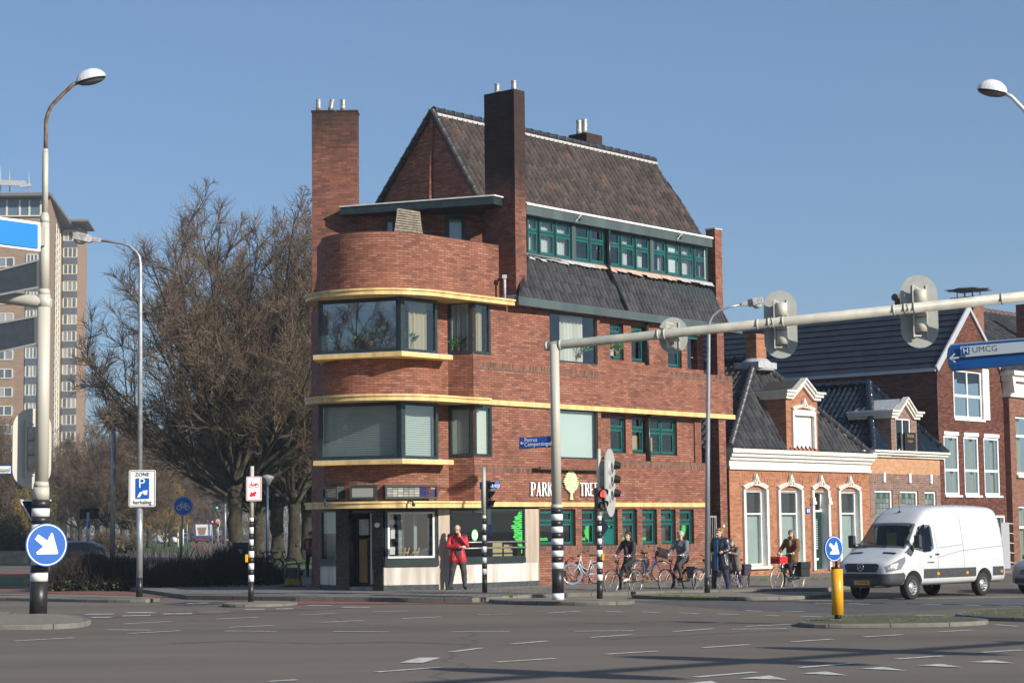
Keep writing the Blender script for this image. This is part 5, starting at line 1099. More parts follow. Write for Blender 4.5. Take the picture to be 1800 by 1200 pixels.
grid_windows(110, 133, Y2, ysr, 3, 1.65); grid_windows(45, 64, tY, ysl, 3, 1.7); grid_windows(-6, 22, tY, [y+4 for y in ysl], 2, 1.35)
m_ = MB()
for y in ysr: zc_ = tz(y+14.7, 120, Y2); m_.box(tx(109, Y2), tx(134, Y2), Y2-.2, Y2-.01, zc_-.62, zc_+.62)
m_.box(tx(109, Y2), tx(134, Y2), Y2-.2, Y2-.01, tz(404, 120, Y2)+.1, tz(400, 120, Y2)+.2)
for y in ysl: zc_ = tz(y+16.3, 60); m_.box(tx(44), tx(65), tY-.18, tY-.01, zc_-.62, zc_+.62)
m_.build('grey_panels', GP, tw_)
zt5, zt6 = tz(379, 40), tz(352, 40)
m_ = MB(); m_.box(X0, tx(72), tY-.2, tY-.02, zt5, zt6-.1); m_.build('top_glazing', mat('top_glass', (.10, .15, .2), .1), tw_)
m_ = MB()
for x in (-14, 9, 32, 49, 69): m_.box(tx(x)-.15, tx(x)+.15, tY-.35, tY-.21, zt5, zt6)
m_.box(X0, tx(72), tY-.35, tY-.21, zt5-.2, zt5); m_.build('glazing_bar', CRM, tw_)
zr = tz(343, 60); m_ = MB(); m_.prism([(X0, tY-2.5), (tx(85, 327.5), tY-2.5), (tx(122, Y2-3), Y2-3), (tx(122, Y2), Y2+10), (X0, Y2+10)], zr-.5, zr)
m_.prism([(tx(112, Y2), Y2-3.2), (tx(159, Y2), Y2-3.2), (tx(146, Y2), Y2+9), (tx(112, Y2), Y2+9)], tz(394, 140, Y2), tz(390.5, 140, Y2)); m_.build('flat_roof', mat('roof_slab', (.16, .14, .12), .8, var=.2), tw_)
# glazed stair strip on the flank
fl_ = PL((X1, tY), P1=(X2, Y2)); Lk = math.hypot(X2-X1, Y2-tY)
fn = Vector((Y2-tY, -(X2-X1), 0)).normalized()
fM = Matrix(((fl_.u.x, fn.x, 0, X1), (fl_.u.y, fn.y, 0, tY), (0, 0, 1, 0), (0, 0, 0, 1)))
m_ = MB(fM); zz = zbot-4
while zz < ztop-3: m_.box(Lk*.45, Lk*.80, .01, .14, zz, zz+.35); zz += 1.3
for q in (.44, .62, .79): m_.box(Lk*q, Lk*(q+.03), .141, .3, zbot-6, ztop-2)
m_.box(Lk*.45, Lk*.8, -.05, .009, zbot-4, ztop-3); m_.build('stair_grid', CRM, tw_)
for x in (115, 127, 100, 60, 20, 40): m_ = MB(); m_.tube([(tx(x, Y2), Y2+3, -.2), (tx(x, Y2), Y2+3, zbot+.2)], .6, 8); m_.build('stilt', mat('concrete', (.36, .34, .30), .9, var=.1), tw_)
m_ = MB(); m_.box(tx(-60), tx(92), tY+1, tY+12, 0, zbot-2); m_.build('ground_floor', mat('tower_base_brown', (.16, .14, .12), .9), tw_)  # plain grey-brown block at ground level under the raised tower
m_ = MB()
for x, y0 in ((1, 290), (17, 300), (51, 302)): p = at(x, 341, tY+6); m_.tube([p, at(x, y0, tY+6)], [.12, .04], 5)
m_.build('aerial', ALU, tw_)
m_ = MB(); m_.beam(at(-20, 320, tY+5), at(45, 323, tY+5), .4, .9); m_.beam(at(36, 328, tY+4), at(54, 325, tY+4), .5, .5); m_.build('roof_crane', ALU, tw_)
# far row of dark brick buildings at the end of the street
for nm, xa_, xb_, yt_, Yb in (('brick_building', 296, 352, 912, 440), ('brick_building', 350, 470, 898, 450)):
    lab = 'far dark brick block behind the white van' if xa_ == 296 else 'long dark brick block with pale windows at the end of the street'
    fb = thing(nm, lab, 'building', at((xa_+xb_)/2, 944, Yb)); a, b = tx(xa_, Yb), tx(xb_, Yb); zt7 = at((xa_+xb_)/2, yt_, Yb).z
    MB().box(a, b, Yb, Yb+12, 0, zt7).build('wall', mat('far_brick', (.06, .04, .035), .9, var=.2, nscale=.3), fb)
    m_ = MB(); m_.prism([(a-.5, Yb-.5), (b+.5, Yb-.5), (b+.5, Yb+12.5), (a-.5, Yb+12.5)], zt7, zt7+.4); m_.extr([(a, Yb+.2, zt7+.4), (a, Yb+6, zt7+3), (a, Yb+11.8, zt7+.4)], (b-a, 0, 0)); m_.build('roof', mat('far_roof', (.05, .04, .04), .9), fb)
    x = a+1
    while x < b-1.6:
        for z in (1.2, 4.3):
            if z+1.6 < zt7: w_ = MB(); frame(w_, x, x+1.3, z, z+1.6, 0, 0, .1) if False else w_.box(x, x+1.4, Yb-.12, Yb-.01, z, z+1.6); w_.build('window', mat('far_window', (.3, .32, .34), .3), fb)
        x += 2.9
# low garden wall far left
lw = thing('garden_wall', 'low pale concrete garden wall in front of green shrubs at the left edge', 'wall', at(20, 983, 115))
m_ = MB(); 
a, b = at(-60, 984, 118), at(50, 982, 118); m_.box(a.x, b.x, 118, 118.3, 0, at(20, 968, 118).z); m_.build('coping', mat('garden_concrete', (.36, .30, .2), .9, var=.2, nscale=3), lw)
# ================================================================ STREET FURNITURE
CREAM = mat('mast_cream', (.50, .48, .405), .45, var=.08, nscale=3, streak=True); BLKP = mat('mast_black', (.02, .021, .022), .4, var=.3, nscale=9); WHB = mat('band_white', (.80, .80, .77), .35)
GALV = mat('galvanised_steel', (.36, .38, .39), .45, metal=.45, var=.15, nscale=7); DKB = mat('sign_back_grey', (.022, .029, .040), .75, var=.1, spec=.2); GRYB = mat('shield_grey', (.33, .34, .32), .5, var=.06)
RUST = mat('rusty_tube', (.34, .29, .22), .7, var=.4, nscale=9, col2=(.12, .06, .035)); SREF = mat('sign_white_film', (.78, .78, .76), .35); REDS = mat('sign_red', (.6, .02, .02), .35); YELS = mat('button_yellow', (.75, .38, .01), .4)
LENSG = mat('lens_glass', (.25, .25, .22), .15); SIGB = mat('signal_black', (.014, .014, .015), .35)
REDL = mat('red_lens_lit', (.8, .02, .02), .3, emit=((1, .03, .02), 3.0)); GRNL = mat('green_lens_lit', (.02, .5, .3), .3, emit=((.02, 1, .55), 3.0)); BLUL = mat('blue_lens', (.01, .08, .25), .2)
def banded(name, pts, par):          # pts: (x, y, Y, r, material) from the foot upwards: each section runs to the next point
    ms = []; m_ = MB()
    for i in range(len(pts)-1):
        x0, y0, Y0, r0_, mt = pts[i]; x1, y1, Y1 = pts[i+1][:3]; r1_ = pts[i+1][3] if len(pts[i]) < 6 else r0_
        if mt not in ms: ms.append(mt)
        m_.tube([at(x0, y0, Y0), at(x1, y1, Y1)], [r0_, r1_ if abs(r1_-r0_) < .03 else r0_], 20, ms.index(mt), cap=True)
    return m_.build(name, ms, par, recalc=True)
def bands(x0, y0, x1, y1, Y, ys, r, first, par, top=None, name='striped_shaft'):
    # ys: boundaries from the foot upwards, alternating first / other colour
    m_ = MB(); ms = [BLKP, WHB]; k = 0 if first == 'b' else 1
    def X(y): return x0+(x1-x0)*(y-y0)/(y1-y0)
    for i in range(len(ys)-1):
        rr = r[i] if isinstance(r, (list, tuple)) else r; p, q = at(X(ys[i]), ys[i], Y), at(X(ys[i+1]), ys[i+1], Y); m_.tube([p, q], rr, 20, (k+i) % 2)
    return m_.build(name, ms, par)
def plate(par, name, c, ang, wd, hg, m, th=.012, mb_back=None, off=0, rnd=.04):
    # upright plate centred on c facing plan angle ang (0 = towards the camera, + = to the right)
    n = Vector((math.sin(R(ang)), -math.cos(R(ang)), 0)); u = Vector((math.cos(R(ang)), math.sin(R(ang)), 0)); c = Vector(c) + n*off
    P = []
    for sx, sz, a0 in ((1, 1, 0), (-1, 1, 90), (-1, -1, 180), (1, -1, 270)):
        for k in range(4): a = R(a0+k*30); P.append(c + u*(sx*(wd/2-rnd)+rnd*math.cos(a)) + UZ*(sz*(hg/2-rnd)+rnd*math.sin(a)))
    m_ = MB(); m_.extr(P, -n*th, 0); m_.build(name, m, par); return c, u, n
def facing(c, ang, off=0):
    n = Vector((math.sin(R(ang)), -math.cos(R(ang)), 0)); u = Vector((math.cos(R(ang)), math.sin(R(ang)), 0)); return face_M(Vector(c)+n*off, u, UZ), u, n
def poly_on(par, name, c, ang, pts, m, off, sx=1, sz=1, th=.004):
    M4, u, n = facing(c, ang, off); m_ = MB(); m_.extr([M4 @ Vector((x*sx, z*sz, 0)) for x, z in pts], -n*th*.9); return m_.build(name, m, par)
def disc_on(par, name, c, ang, r, m, off, th=.01, n=36):
    M4, u, nn = facing(c, ang, off); m_ = MB(); m_.extr([M4 @ Vector((r*math.cos(2*math.pi*k/n), r*math.sin(2*math.pi*k/n), 0)) for k in range(n)], -nn*th); return m_.build(name, m, par)
def ring_on(par, name, c, ang, r0, r1, m, off, n=36, th=.003):
    M4, u, nn = facing(c, ang, off); m_ = MB()
    for k in range(n):
        a, b = 2*math.pi*k/n, 2*math.pi*(k+1)/n
        m_.face([M4 @ Vector((r*math.cos(t), r*math.sin(t), 0)) for r, t in ((r0, a), (r1, a), (r1, b), (r0, b))])
    return m_.build(name, m, par, recalc=False)
ARROW = [(-.41, .49), (-.57, .27), (-.17, -.076), (-.49, -.333), (-.465, -.435), (.524, -.435), (.55, -.378), (.283, .545), (.203, .533), (.027, .2)]
def keep_right(par, c, ang, r):
    d_ = disc_on(par, 'sign_disc', c, ang, r, [BLU], 0, .02); ring_on(d_, 'white_ring', c, ang, r*.90, r*.95, SREF, .003); poly_on(d_, 'arrow', c, ang, ARROW, SREF, .006, r, r)
def bike_icon(par, c, ang, s, m, off, moped=False):
    M4, u, nn = facing(c, ang, off); m_ = MB(); t = .06*s
    def L(a, b, w_=t):
        a, b = Vector((*a, 0))*s, Vector((*b, 0))*s; d = (b-a).normalized(); p = Vector((-d.y, d.x, 0))*w_/2; m_.face([M4 @ q for q in (a-p, b-p, b+p, a+p)])
    for cx_ in (-.52, .52):
        for k in range(20):
            a, b = 2*math.pi*k/20, 2*math.pi*(k+1)/20; m_.face([M4 @ (Vector((cx_+r*math.cos(t2), -.2+r*math.sin(t2), 0))*s) for r, t2 in ((.27, a), (.335, a), (.335, b), (.27, b))])
    if moped: L((-.52, -.2), (-.3, .45), .1*s); L((-.3, .45), (-.5, .5)); L((-.42, 0), (-.1, -.15), .12*s); L((-.1, -.15), (.35, -.1), .2*s); L((.1, .12), (.62, .14), .14*s); L((.3, .1), (.5, -.2), .09*s)
    else: L((-.52, -.2), (-.25, .4)); L((-.25, .4), (-.12, .52)); L((-.12, .52), (.02, .5)); L((-.33, .22), (.3, .22)); L((-.33, .22), (0, -.22)); L((0, -.22), (.34, .36)); L((0, -.22), (.52, -.2)); L((.3, .22), (.52, -.2)); L((.22, .38), (.48, .38), .08*s)
    return m_.build('symbol', m, par, recalc=False)
def lamp_head(par, p, d, L=.6, w_=.34, h_=.26, name='lamp_head'):
    # domed round-ish lantern: p = joint with the arm, d = outward direction
    d = Vector(d).normalized(); s_ = Vector((-d.y, d.x, 0)).normalized(); u_ = d.cross(s_); u_ = u_ if u_.z > 0 else -u_; c = Vector(p)+d*L/2; m_ = MB(); N_ = 20; rings = []
    for j in range(7):
        t = j/6*math.pi/2; rings.append([c + d*(L/2*math.cos(a)*math.cos(t)) + s_*(w_/2*math.sin(a)*math.cos(t)) + u_*(h_*.7*math.sin(t)) for a in [2*math.pi*k/N_ for k in range(N_)]])
    for j in range(6):
        for k in range(N_): m_.face([rings[j][k], rings[j][(k+1) % N_], rings[j+1][(k+1) % N_], rings[j+1][k]], smooth=True)
    hd_ = m_.build(name, mat('lamp_white', (.62, .63, .66), .3, var=.06), par)
    m_ = MB(); rim = []
    for j in range(5):
        t = j/4*math.pi/2; rim.append([c + d*(L/2*.97*math.cos(a)*math.cos(t)) + s_*(w_/2*.97*math.sin(a)*math.cos(t)) - u_*(h_*.32*math.sin(t)) for a in [2*math.pi*k/N_ for k in range(N_)]])
    for j in range(4):
        for k in range(N_): m_.face([rim[j][k], rim[j][(k+1) % N_], rim[j+1][(k+1) % N_], rim[j+1][k]], 0 if j else 1, smooth=True)
    m_.build('lens', [mat('lamp_lens', (.12, .115, .11), .1), SIGB], hd_)
def cobra(par, p, d, L=.75):
    d = Vector(d).normalized(); s_ = Vector((-d.y, d.x, 0)).normalized(); u_ = d.cross(s_); u_ = u_ if u_.z > 0 else -u_
    prof = [(0, .05, .05, .05), (L*.3, .06, .06, .06), (L*.36, .085, .09, .09), (L*.5, .15, .10, .09), (L*.92, .15, .10, .07), (L, .09, .06, .05)]
    m_ = MB(); rg = [[Vector(p)+d*x + s_*(sx*w2) + u_*(uz*(h2 if uz > 0 else h3)) for sx, uz in ((-1, -1), (1, -1), (1, .6), (.6, 1), (-.6, 1), (-1, .6))] for x, w2, h2, h3 in prof]
    for i in range(len(rg)-1):
        for k in range(6): m_.face([rg[i][k], rg[i][(k+1) % 6], rg[i+1][(k+1) % 6], rg[i+1][k]])
    m_.face(rg[0]); m_.face(rg[-1]); h_ = m_.build('lamp_head', mat('weathered_alu', (.34, .34, .33), .6, var=.25, nscale=12), par, bevel=.01)
    m_ = MB(); c = Vector(p)+d*(L*.7)-u_*.085; m_.M = Matrix(((d.x, s_.x, u_.x, c.x), (d.y, s_.y, u_.y, c.y), (d.z, s_.z, u_.z, c.z), (0, 0, 0, 1))); m_.ball((0, 0, 0), (L*.22, .13, .09), 12); m_.build('lens', mat('milky_lens', (.5, .5, .46), .2), h_)
def stadium(par, c, ang, wd, hg, m, th=.02, name='backing_board', ry=None):
    M4, u, n = facing(c, ang); r = wd/2; P = []
    for k in range(13): a = math.pi*k/12; P.append((r*math.cos(a), max(0, hg/2-r)+min(r, hg/2)*math.sin(a)))
    for k in range(13): a = math.pi+math.pi*k/12; P.append((r*math.cos(a), -max(0, hg/2-r)+min(r, hg/2)*math.sin(a)))
    m_ = MB(); m_.extr([M4 @ Vector((x, z, 0)) for x, z in P], n*th); return m_.build(name, m, par)
def signal_back(par, c, ang, wd, hg, n=3, off=.16, bodies=True, m=None):
    b = stadium(par, c, ang, wd, hg, m or GRYB); M4, u, nn = facing(c, ang); m_ = MB(); bh = min(.3, hg*.8/n)
    for k in range(n):
        z = (k-(n-1)/2)*bh; m_.tube([Vector(c)+nn*off+UZ*(z-bh*.47), Vector(c)+nn*off+UZ*(z+bh*.47)], .125, 16)
    sb2 = m_.build('signal_body', CREAM, par)
    m_ = MB(); H2 = hg*.36
    for sx in (-.16, .2): m_.beam(Vector(c)+u*sx*wd*2*.5+nn*.03+UZ*-H2, Vector(c)+u*sx*wd*2*.5+nn*.03+UZ*H2, .035, .03)
    m_.beam(Vector(c)-u*.15+nn*(off+.02)-UZ*H2, Vector(c)-u*.15+nn*(off+.02)+UZ*H2, .03, .04)
    m_.beam(Vector(c)-u*.15+nn*(off+.02)-UZ*H2*.95, Vector(c)+nn*off-UZ*H2*.95, .03, .03); m_.beam(Vector(c)-u*.15+nn*(off+.02)+UZ*H2*.95, Vector(c)+nn*off+UZ*H2*.8, .03, .03)
    m_.build('bracket', CREAM, par); return b
def signal_front(par, c, ang, n=2, lit=None, s=1.0, lens=None):
    M4, u, nn = facing(c, ang); c = Vector(c); bh = .26*s; m_ = MB(); m_.M = M4; m_.box(-.13*s, .13*s, -n*bh/2, n*bh/2, -.16*s, 0); b = m_.build('signal_head', SIGB, par, bevel=.02*s)
    for k in range(n):
        z = ((n-1)/2-k)*bh; m_ = MB(M4); K = 14
        for i in range(K):
            a0, a1 = math.pi*1.9*i/K-R(70), math.pi*1.9*(i+1)/K-R(70)
            r_ = .10*s; L0 = .16*s*(.55+.45*math.sin(a0)); L1 = .16*s*(.55+.45*math.sin(a1)); m_.face([(r_*math.cos(a0), z+r_*math.sin(a0), 0), (r_*math.cos(a1), z+r_*math.sin(a1), 0), (r_*math.cos(a1), z+r_*math.sin(a1), max(.03, L1)), (r_*math.cos(a0), z+r_*math.sin(a0), max(.03, L0))], smooth=True)
        v_ = m_.build('visor', SIGB, b, recalc=False)
        m_ = MB(M4); m_.M = M4 @ Matrix.Translation((0, z, .004)); m_.extr([(.085*s*math.cos(2*math.pi*q/18), .085*s*math.sin(2*math.pi*q/18), 0) for q in range(18)], (0, 0, .01)); m_.build('lens', (lit if (lit and k == (lens or 0)) else mat('dark_lens', (.03, .03, .03), .15)), b)
    return b
# ---- 1. big left mast
Ym = 41.2; g = gz(67, 1082, .12)
M1 = thing('traffic_mast', 'tall cream mast with black and white bands and street lamp on the left island', 'mast', at(67, 1081, Ym))
bands(67, 1082, 72, 878, Ym, [1083, 1020.8, 1005.8, 992.5], .18, 'b', M1)
banded('sign_sleeve', [(69.5, 992.5, Ym, .175, WHB), (70.5, 920.5, Ym, .175, WHB)], M1)
bands(67, 1082, 72, 878, Ym, [920.5, 907.3, 893, 878], .184, 'b', M1)
banded('shaft', [(72, 878, Ym, .17, CREAM), (72.5, 856, Ym, .165, CREAM), (73, 846, Ym, .14, CREAM), (77, 540, Ym, .138, CREAM), (77.4, 518, Ym, .135, CREAM), (77.6, 508, Ym, .11, CREAM), (78.5, 392, Ym, .10, CREAM), (78.8, 380, Ym, .09, CREAM), (79, 374, Ym, .062, CREAM), (80, 268, Ym, .06, CREAM), (80.2, 262, Ym, .04, CREAM)], M1)
m_ = MB(); m_.tube([at(78.8, 376, Ym), at(79.8, 270, Ym), at(80, 262, Ym)], [.062, .06, .05], 16); m_.tube([at(78.5, 515, Ym), at(78.6, 378, Ym)], .09, 16); m_.build('shaft', CREAM, M1)
m_ = MB(); m_.tube([at(80, 264, Ym), at(80.5, 240, Ym), at(81, 212, Ym), at(84, 200, Ym), (at(90, 187, Ym)), at(110, 166, Ym), at(128, 149, Ym), at(137, 145, Ym)], .042, 10); m_.build('lamp_arm', RUST, M1)
p0 = at(136, 146, Ym); p1 = at(186, 134, Ym); lamp_head(M1, p0-(p1-p0)*.04, p1-p0, (p1-p0).length*1.05, .34, .34)
m_ = MB(); m_.tube([at(-80, 512, Ym), at(74, 531, Ym), at(90, 533.5, Ym)], [.135, .13, .10], 18); m_.build('side_arm', CREAM, M1)
c = at(56, 788, Ym+.45); signal_back(M1, c, 24, .80, 1.68, 3, .17, m=CREAM)
# signs on it
def quad_sign(label, cat, name, corners, Y0, Y1, m, th=.05, back=None):
    # corners in order TL, TR, BR, BL ; Y0 left depth, Y1 right depth
    P = [at(*corners[0], Y0), at(*corners[1], Y1), at(*corners[2], Y1), at(*corners[3], Y0)]; return P
gs = thing('direction_sign', 'bright blue direction board with white rim, topmost of the boards on the left mast', 'sign', at(70, 441, 41.05))
P = quad_sign(0, 0, 0, [(-90, 369), (71, 391), (71, 442), (-90, 422)], 39.6, 41.0, 0); dn0 = (P[1]-P[0]).cross(P[3]-P[0]).normalized(); dn0 = dn0 if dn0.y < 0 else -dn0
m_ = MB(); m_.extr(P, -dn0*.05); m_.build('board', [SREF], gs); cen = sum(P, Vector())/4
P2 = [at(-90, 374, 39.6), at(64.5, 395.5, 40.97), at(64.5, 437.5, 40.97), at(-90, 417, 39.6)]; m_ = MB(); m_.extr([p+dn0*.05 for p in P2], -dn0*.03); m_.build('blue_field', mat('sign_bright_blue', (.0, .19, .58), .35), gs)
m_ = MB(); m_.beam(at(74, 399, 41.05), at(74, 432, 41.05), .06, .12); m_.build('bracket', CREAM, gs)
for i, (cs, lab) in enumerate((([(-90, 498), (66.7, 457.3), (66.7, 505), (-90, 535)], 'upper of the two dark grey sign backs on the left mast'), ([(-90, 584), (62.7, 556), (62.7, 604), (-90, 638)], 'lower of the two dark grey sign backs on the left mast'))):
    t = thing('sign_panel', lab, 'sign', at(66, 505+100*i, 41.2), group='dark sign backs on the left mast'); P = quad_sign(0, 0, 0, cs, 40.2, 41.1, 0); m_ = MB(); d_ = (P[1]-P[0]).cross(P[3]-P[0]).normalized(); d_ = d_ if d_.y < 0 else -d_; m_.extr(P, -d_*.04); m_.build('panel', DKB, t)
    m_ = MB(); m_.beam(P[0]+d_*.02, P[1]+d_*.02, .04, .04); m_.beam(P[3]+d_*.02, P[2]+d_*.02, .04, .04); m_.beam(P[1]+d_*.0, P[2]+d_*.0, .05, .05); m_.build('panel_frame', mat('frame_grey', (.10, .11, .12), .5), t)
t = thing('give_way_sign', 'back of a small triangular give-way sign beside the striped part of the left mast', 'sign', at(60, 920, 41.3))
m_ = MB(); m_.extr([at(36, 879, 41.35), at(90, 879, 41.35), at(63, 927, 41.35)], (0, .02, 0)); m_.build('plate_back', DKB, t)
m_ = MB(); m_.beam(at(35.5, 879, 41.32), at(90, 879, 41.32), .02, .035); m_.beam(at(36, 879, 41.32), at(63, 927, 41.32), .02, .025); m_.build('rim', SREF, t)
t = thing('keep_right_sign', 'large round blue arrow sign on the left mast', 'sign', at(82, 957, 40.85)); keep_right(t, at(82, 957, 40.85), 32, .44)
# ---- 2. grey lamp post with parking sign
Yl = gz(245, 1048, .12).y; M2 = thing('street_lamp', 'tall grey lamp post with curved arm to the left carrying the parking zone sign', 'street lamp', at(245, 1047.5, Yl))
m_ = MB(); m_.tube([at(245, 1048.5, Yl), at(245.2, 1015, Yl)], .083, 14); m_.build('black_foot', BLKP, M2)
m_ = MB(); m_.tube([at(245.2, 1015, Yl), at(245.5, 880, Yl)], .078, 14); m_.tube([at(245.5, 880, Yl), at(246.7, 620, Yl), at(246.7, 465, Yl), at(245, 452, Yl), at(240, 443, Yl), at(227, 432, Yl), at(213, 427.5, Yl), at(176, 422.7, Yl)], [.066, .058, .046, .04, .037, .034, .032, .03], 12); m_.build('post', GALV, M2)
p0, p1 = at(178, 423, Yl), at(126, 415, Yl); cobra(M2, p0, p1-p0, (p1-p0).length)
zs = thing('parking_sign', 'white parking zone sign with blue P panel on the grey lamp post', 'sign', at(250, 890, Yl-.12)); zc = at(250, 858, Yl-.12); sc_ = Yl/3500
plate(zs, 'board', zc, 3, 46.5*sc_, 64*sc_, SREF, rnd=.04); 
m_ = MB(); M4, u, n = facing(zc, 3, .002); W2, H2 = 43.5*sc_/2, 61*sc_/2; m_.M = M4
for a in ((-W2, W2, H2-.012, H2), (-W2, W2, -H2, -H2+.012), (-W2, -W2+.012, -H2+.012, H2-.012), (W2-.012, W2, -H2+.012, H2-.012)): m_.box(*a, 0, .002)
m_.build('border', SIGB, zs); c2 = at(250, 858.2, Yl-.125); plate(zs, 'blue_panel', c2, 3, 24*sc_, 36*sc_, BLU, .005, rnd=.03)
text_obj('ZONE', .125, facing(at(250, 833.6, Yl-.13), 3)[0], SIGB, zs); text_obj('herhaling', .13, facing(at(250, 882.5, Yl-.13), 3)[0], SIGB, zs, sx=.95); text_obj('P', .34, facing(at(249, 849.5, Yl-.14), 3)[0], SREF, zs, sx=1.0)
poly_on(zs, 'hand_symbol', at(250, 866.5, Yl-.14), 3, [(-.13, -.1), (-.06, .03), (.0, .04), (.02, .0), (-.02, -.03), (-.06, -.1)], SREF, 0); poly_on(zs, 'coin_symbol', at(250, 866.5, Yl-.14), 3, [(.0, .06), (.13, .08), (.12, -.04), (.04, -.04)], SREF, 0)
# ---- 3. cycle path sign
M3 = thing('cycle_path_sign', 'round blue bicycle sign on a slightly leaning grey pole behind the hedge', 'sign', at(316, 1020, 60)); m_ = MB(); m_.tube([at(315.5, 1034, 60), at(320.5, 905, 60), at(321, 875, 60.05)], .034, 10); m_.build('pole', GALV, M3)
c = at(322, 889, 59.93); d_ = disc_on(M3, 'sign_disc', c, 5, .295, BLU, 0, .01); ring_on(d_, 'white_ring', c, 5, .27, .28, SREF, .003); bike_icon(d_, c, 5, .23, SREF, .004)
# ---- 4. moped sign pole
Y4 = gz(441, 1057, .07).y; M4o = thing('signal_pole', 'thin striped signal pole with the red moped sign', 'signal pole', at(441, 1057, Y4))
ysb = [1057, 1021.7, 1010, 1000.4, 989.5, 979.4, 968, 958, 947.5, 937.4, 926, 916, 909.5]
bands(441, 1057, 443, 819, Y4, ysb, [.066]*6+[.062]+[.05]*6, 'b', M4o)
m_ = MB(); m_.tube([at(442.2, 909.5, Y4), at(443, 819, Y4)], .047, 12); m_.build('post', CREAM, M4o)
signal_front(M4o, at(434, 871, Y4+.1), -62, 2, s=.75)
m_ = MB(); q = at(435.5, 980, Y4); m_.box(q.x-.05, q.x+.01, q.y-.1, q.y+.0, q.z-.1, q.z+.08); m_.build('push_button', YELS, M4o, bevel=.01)
ms_ = thing('moped_sign', 'white moped lane sign with red moped and arrow on the striped pole', 'sign', at(446, 880, Y4-.09)); c = at(446.3, 858.5, Y4-.09); s4 = Y4/3500
plate(ms_, 'board', c, 8, 27*s4, 42.5*s4, SREF, rnd=.03); M4_, u, n = facing(c, 8, .002); m_ = MB(M4_); W2, H2 = 25*s4/2, 40.5*s4/2
for a in ((-W2, W2, H2-.014, H2), (-W2, W2, -H2, -H2+.014), (-W2, -W2+.014, -H2+.014, H2-.014), (W2-.014, W2, -H2+.014, H2-.014)): m_.box(*a, 0, .002)
m_.build('border', REDS, ms_); bike_icon(ms_, at(446.5, 851, Y4-.1), 8, .135, REDS, .0, True); poly_on(ms_, 'arrow', at(446, 868, Y4-.1), 8, [(-.1, -.06), (-.06, .06), (-.03, .025), (.03, .07), (.08, .03), (.03, -.01), (.06, -.04)], REDS, 0, .95, .95)
# ---- 5. signal pole before the shop
Y5 = gz(852, 1041, .1).y; M5 = thing('signal_pole', 'thin striped signal pole in front of the shop window beside the man in red', 'signal pole', at(852, 1041, Y5))
bands(852, 1041, 850.5, 820, Y5, [1041, 1009, 999, 989, 979, 970, 959.7, 950, 940, 931, 920.7, 911, 905.6], [.064]*6+[.06]+[.05]*6, 'b', M5)
m_ = MB(); m_.tube([at(851, 905.6, Y5), at(850.6, 820.5, Y5)], .048, 12); m_.build('post', CREAM, M5)
signal_front(M5, at(860.5, 869, Y5+.1), 72, 3, s=.9); m_ = MB(); a, b = at(845.5, 847, Y5+.12), at(850, 895, Y5+.12); m_.box(a.x, b.x, a.y, a.y+.05, b.z, a.z); m_.build('backing_board', GRYB, M5)
m_ = MB(); q = at(860, 909, Y5); m_.box(q.x-.04, q.x+.05, q.y, q.y+.02, q.z-.18, q.z+.19); m_.build('notice_plate', GRYB, M5); m_ = MB(); q = at(861, 932, Y5); m_.box(q.x-.01, q.x+.04, q.y, q.y+.02, q.z-.15, q.z+.15); m_.build('blue_plate', BLU, M5)
sn = thing('street_sign', 'bright blue street name plate behind the thin pole beside the lettering', 'sign', at(860, 859, Y5+.2)); c = at(860, 852.6, Y5+.2); plate(sn, 'board', c, 12, 34*Y5/3500, 13.5*Y5/3500, mat('sign_mid_blue', (.02, .2, .6), .35), rnd=.02); text_obj('rdiep', .155, facing(at(868.5, 852.6, Y5+.17), 12)[0], SREF, sn, sx=.95)
# ---- 6. portal mast with long arm
Y6 = gz(981, 1054, .12).y; M6 = thing('portal_mast', 'thick cream mast with broad black and white bands holding the long arm over the road', 'mast', at(981, 1053.5, Y6))
bands(981, 1054, 974.5, 603, Y6, [1053.5, 1042], .135, 'w', M6); bands(981, 1054, 974.5, 603, Y6, [1042, 999, 988, 977.5, 967, 956.7, 946, 935.5, 925, 914, 903, 892.5], .13, 'b', M6)
m_ = MB(); m_.tube([at(978.6, 892.5, Y6), at(978.5, 889, Y6), at(978.4, 886, Y6)], [.135, .13, .112], 20); m_.tube([at(978.4, 888, Y6), at(974.5, 605, Y6)], [.112, .1], 20); m_.build('shaft', CREAM, M6)
YR = 40.5; aL, aR_ = at(960, 608.6, Y6+.1), at(1845, 516.5, YR-.2); m_ = MB(); m_.tube([aL, aL.lerp(aR_, .02), aR_], [.09, .1, .108], 20)
m_.tube([aL-(aR_-aL).normalized()*.02, aL.lerp(aR_, .004)], .103, 16); m_.build('long_arm', mat('dusty_cream', (.47, .46, .39), .5, var=.2, nscale=2.5, col2=(.52, .50, .43)), M6)
def armpt(x): 
    d = aR_-aL; lo, hi = 0, 1
    for _ in range(40):
        t = (lo+hi)/2; p = aL+d*t; pxx = 900 + FPX*p.x/(p.y*math.cos(PITCH)+(p.z-EYE)*math.sin(PITCH))
        if pxx < x: lo = t
        else: hi = t
    return aL+d*t
ad_ = (aR_-aL).normalized(); m_ = MB()
for x in (985, 1157, 1168, 1332, 1352, 1377, 1572, 1591, 1608, 1762): p = armpt(x); m_.tube([p-ad_*.02, p+ad_*.02], .118, 16)
for x in (1356, 1594): p = armpt(x); m_.tube([p+Vector((0, 0, .12)), p+Vector((.0, -.1, .06)), p+Vector((.02, -.13, -.05)), p+Vector((.05, -.05, -.13))], .012, 6)
m_.build('clamp', CREAM, M6)
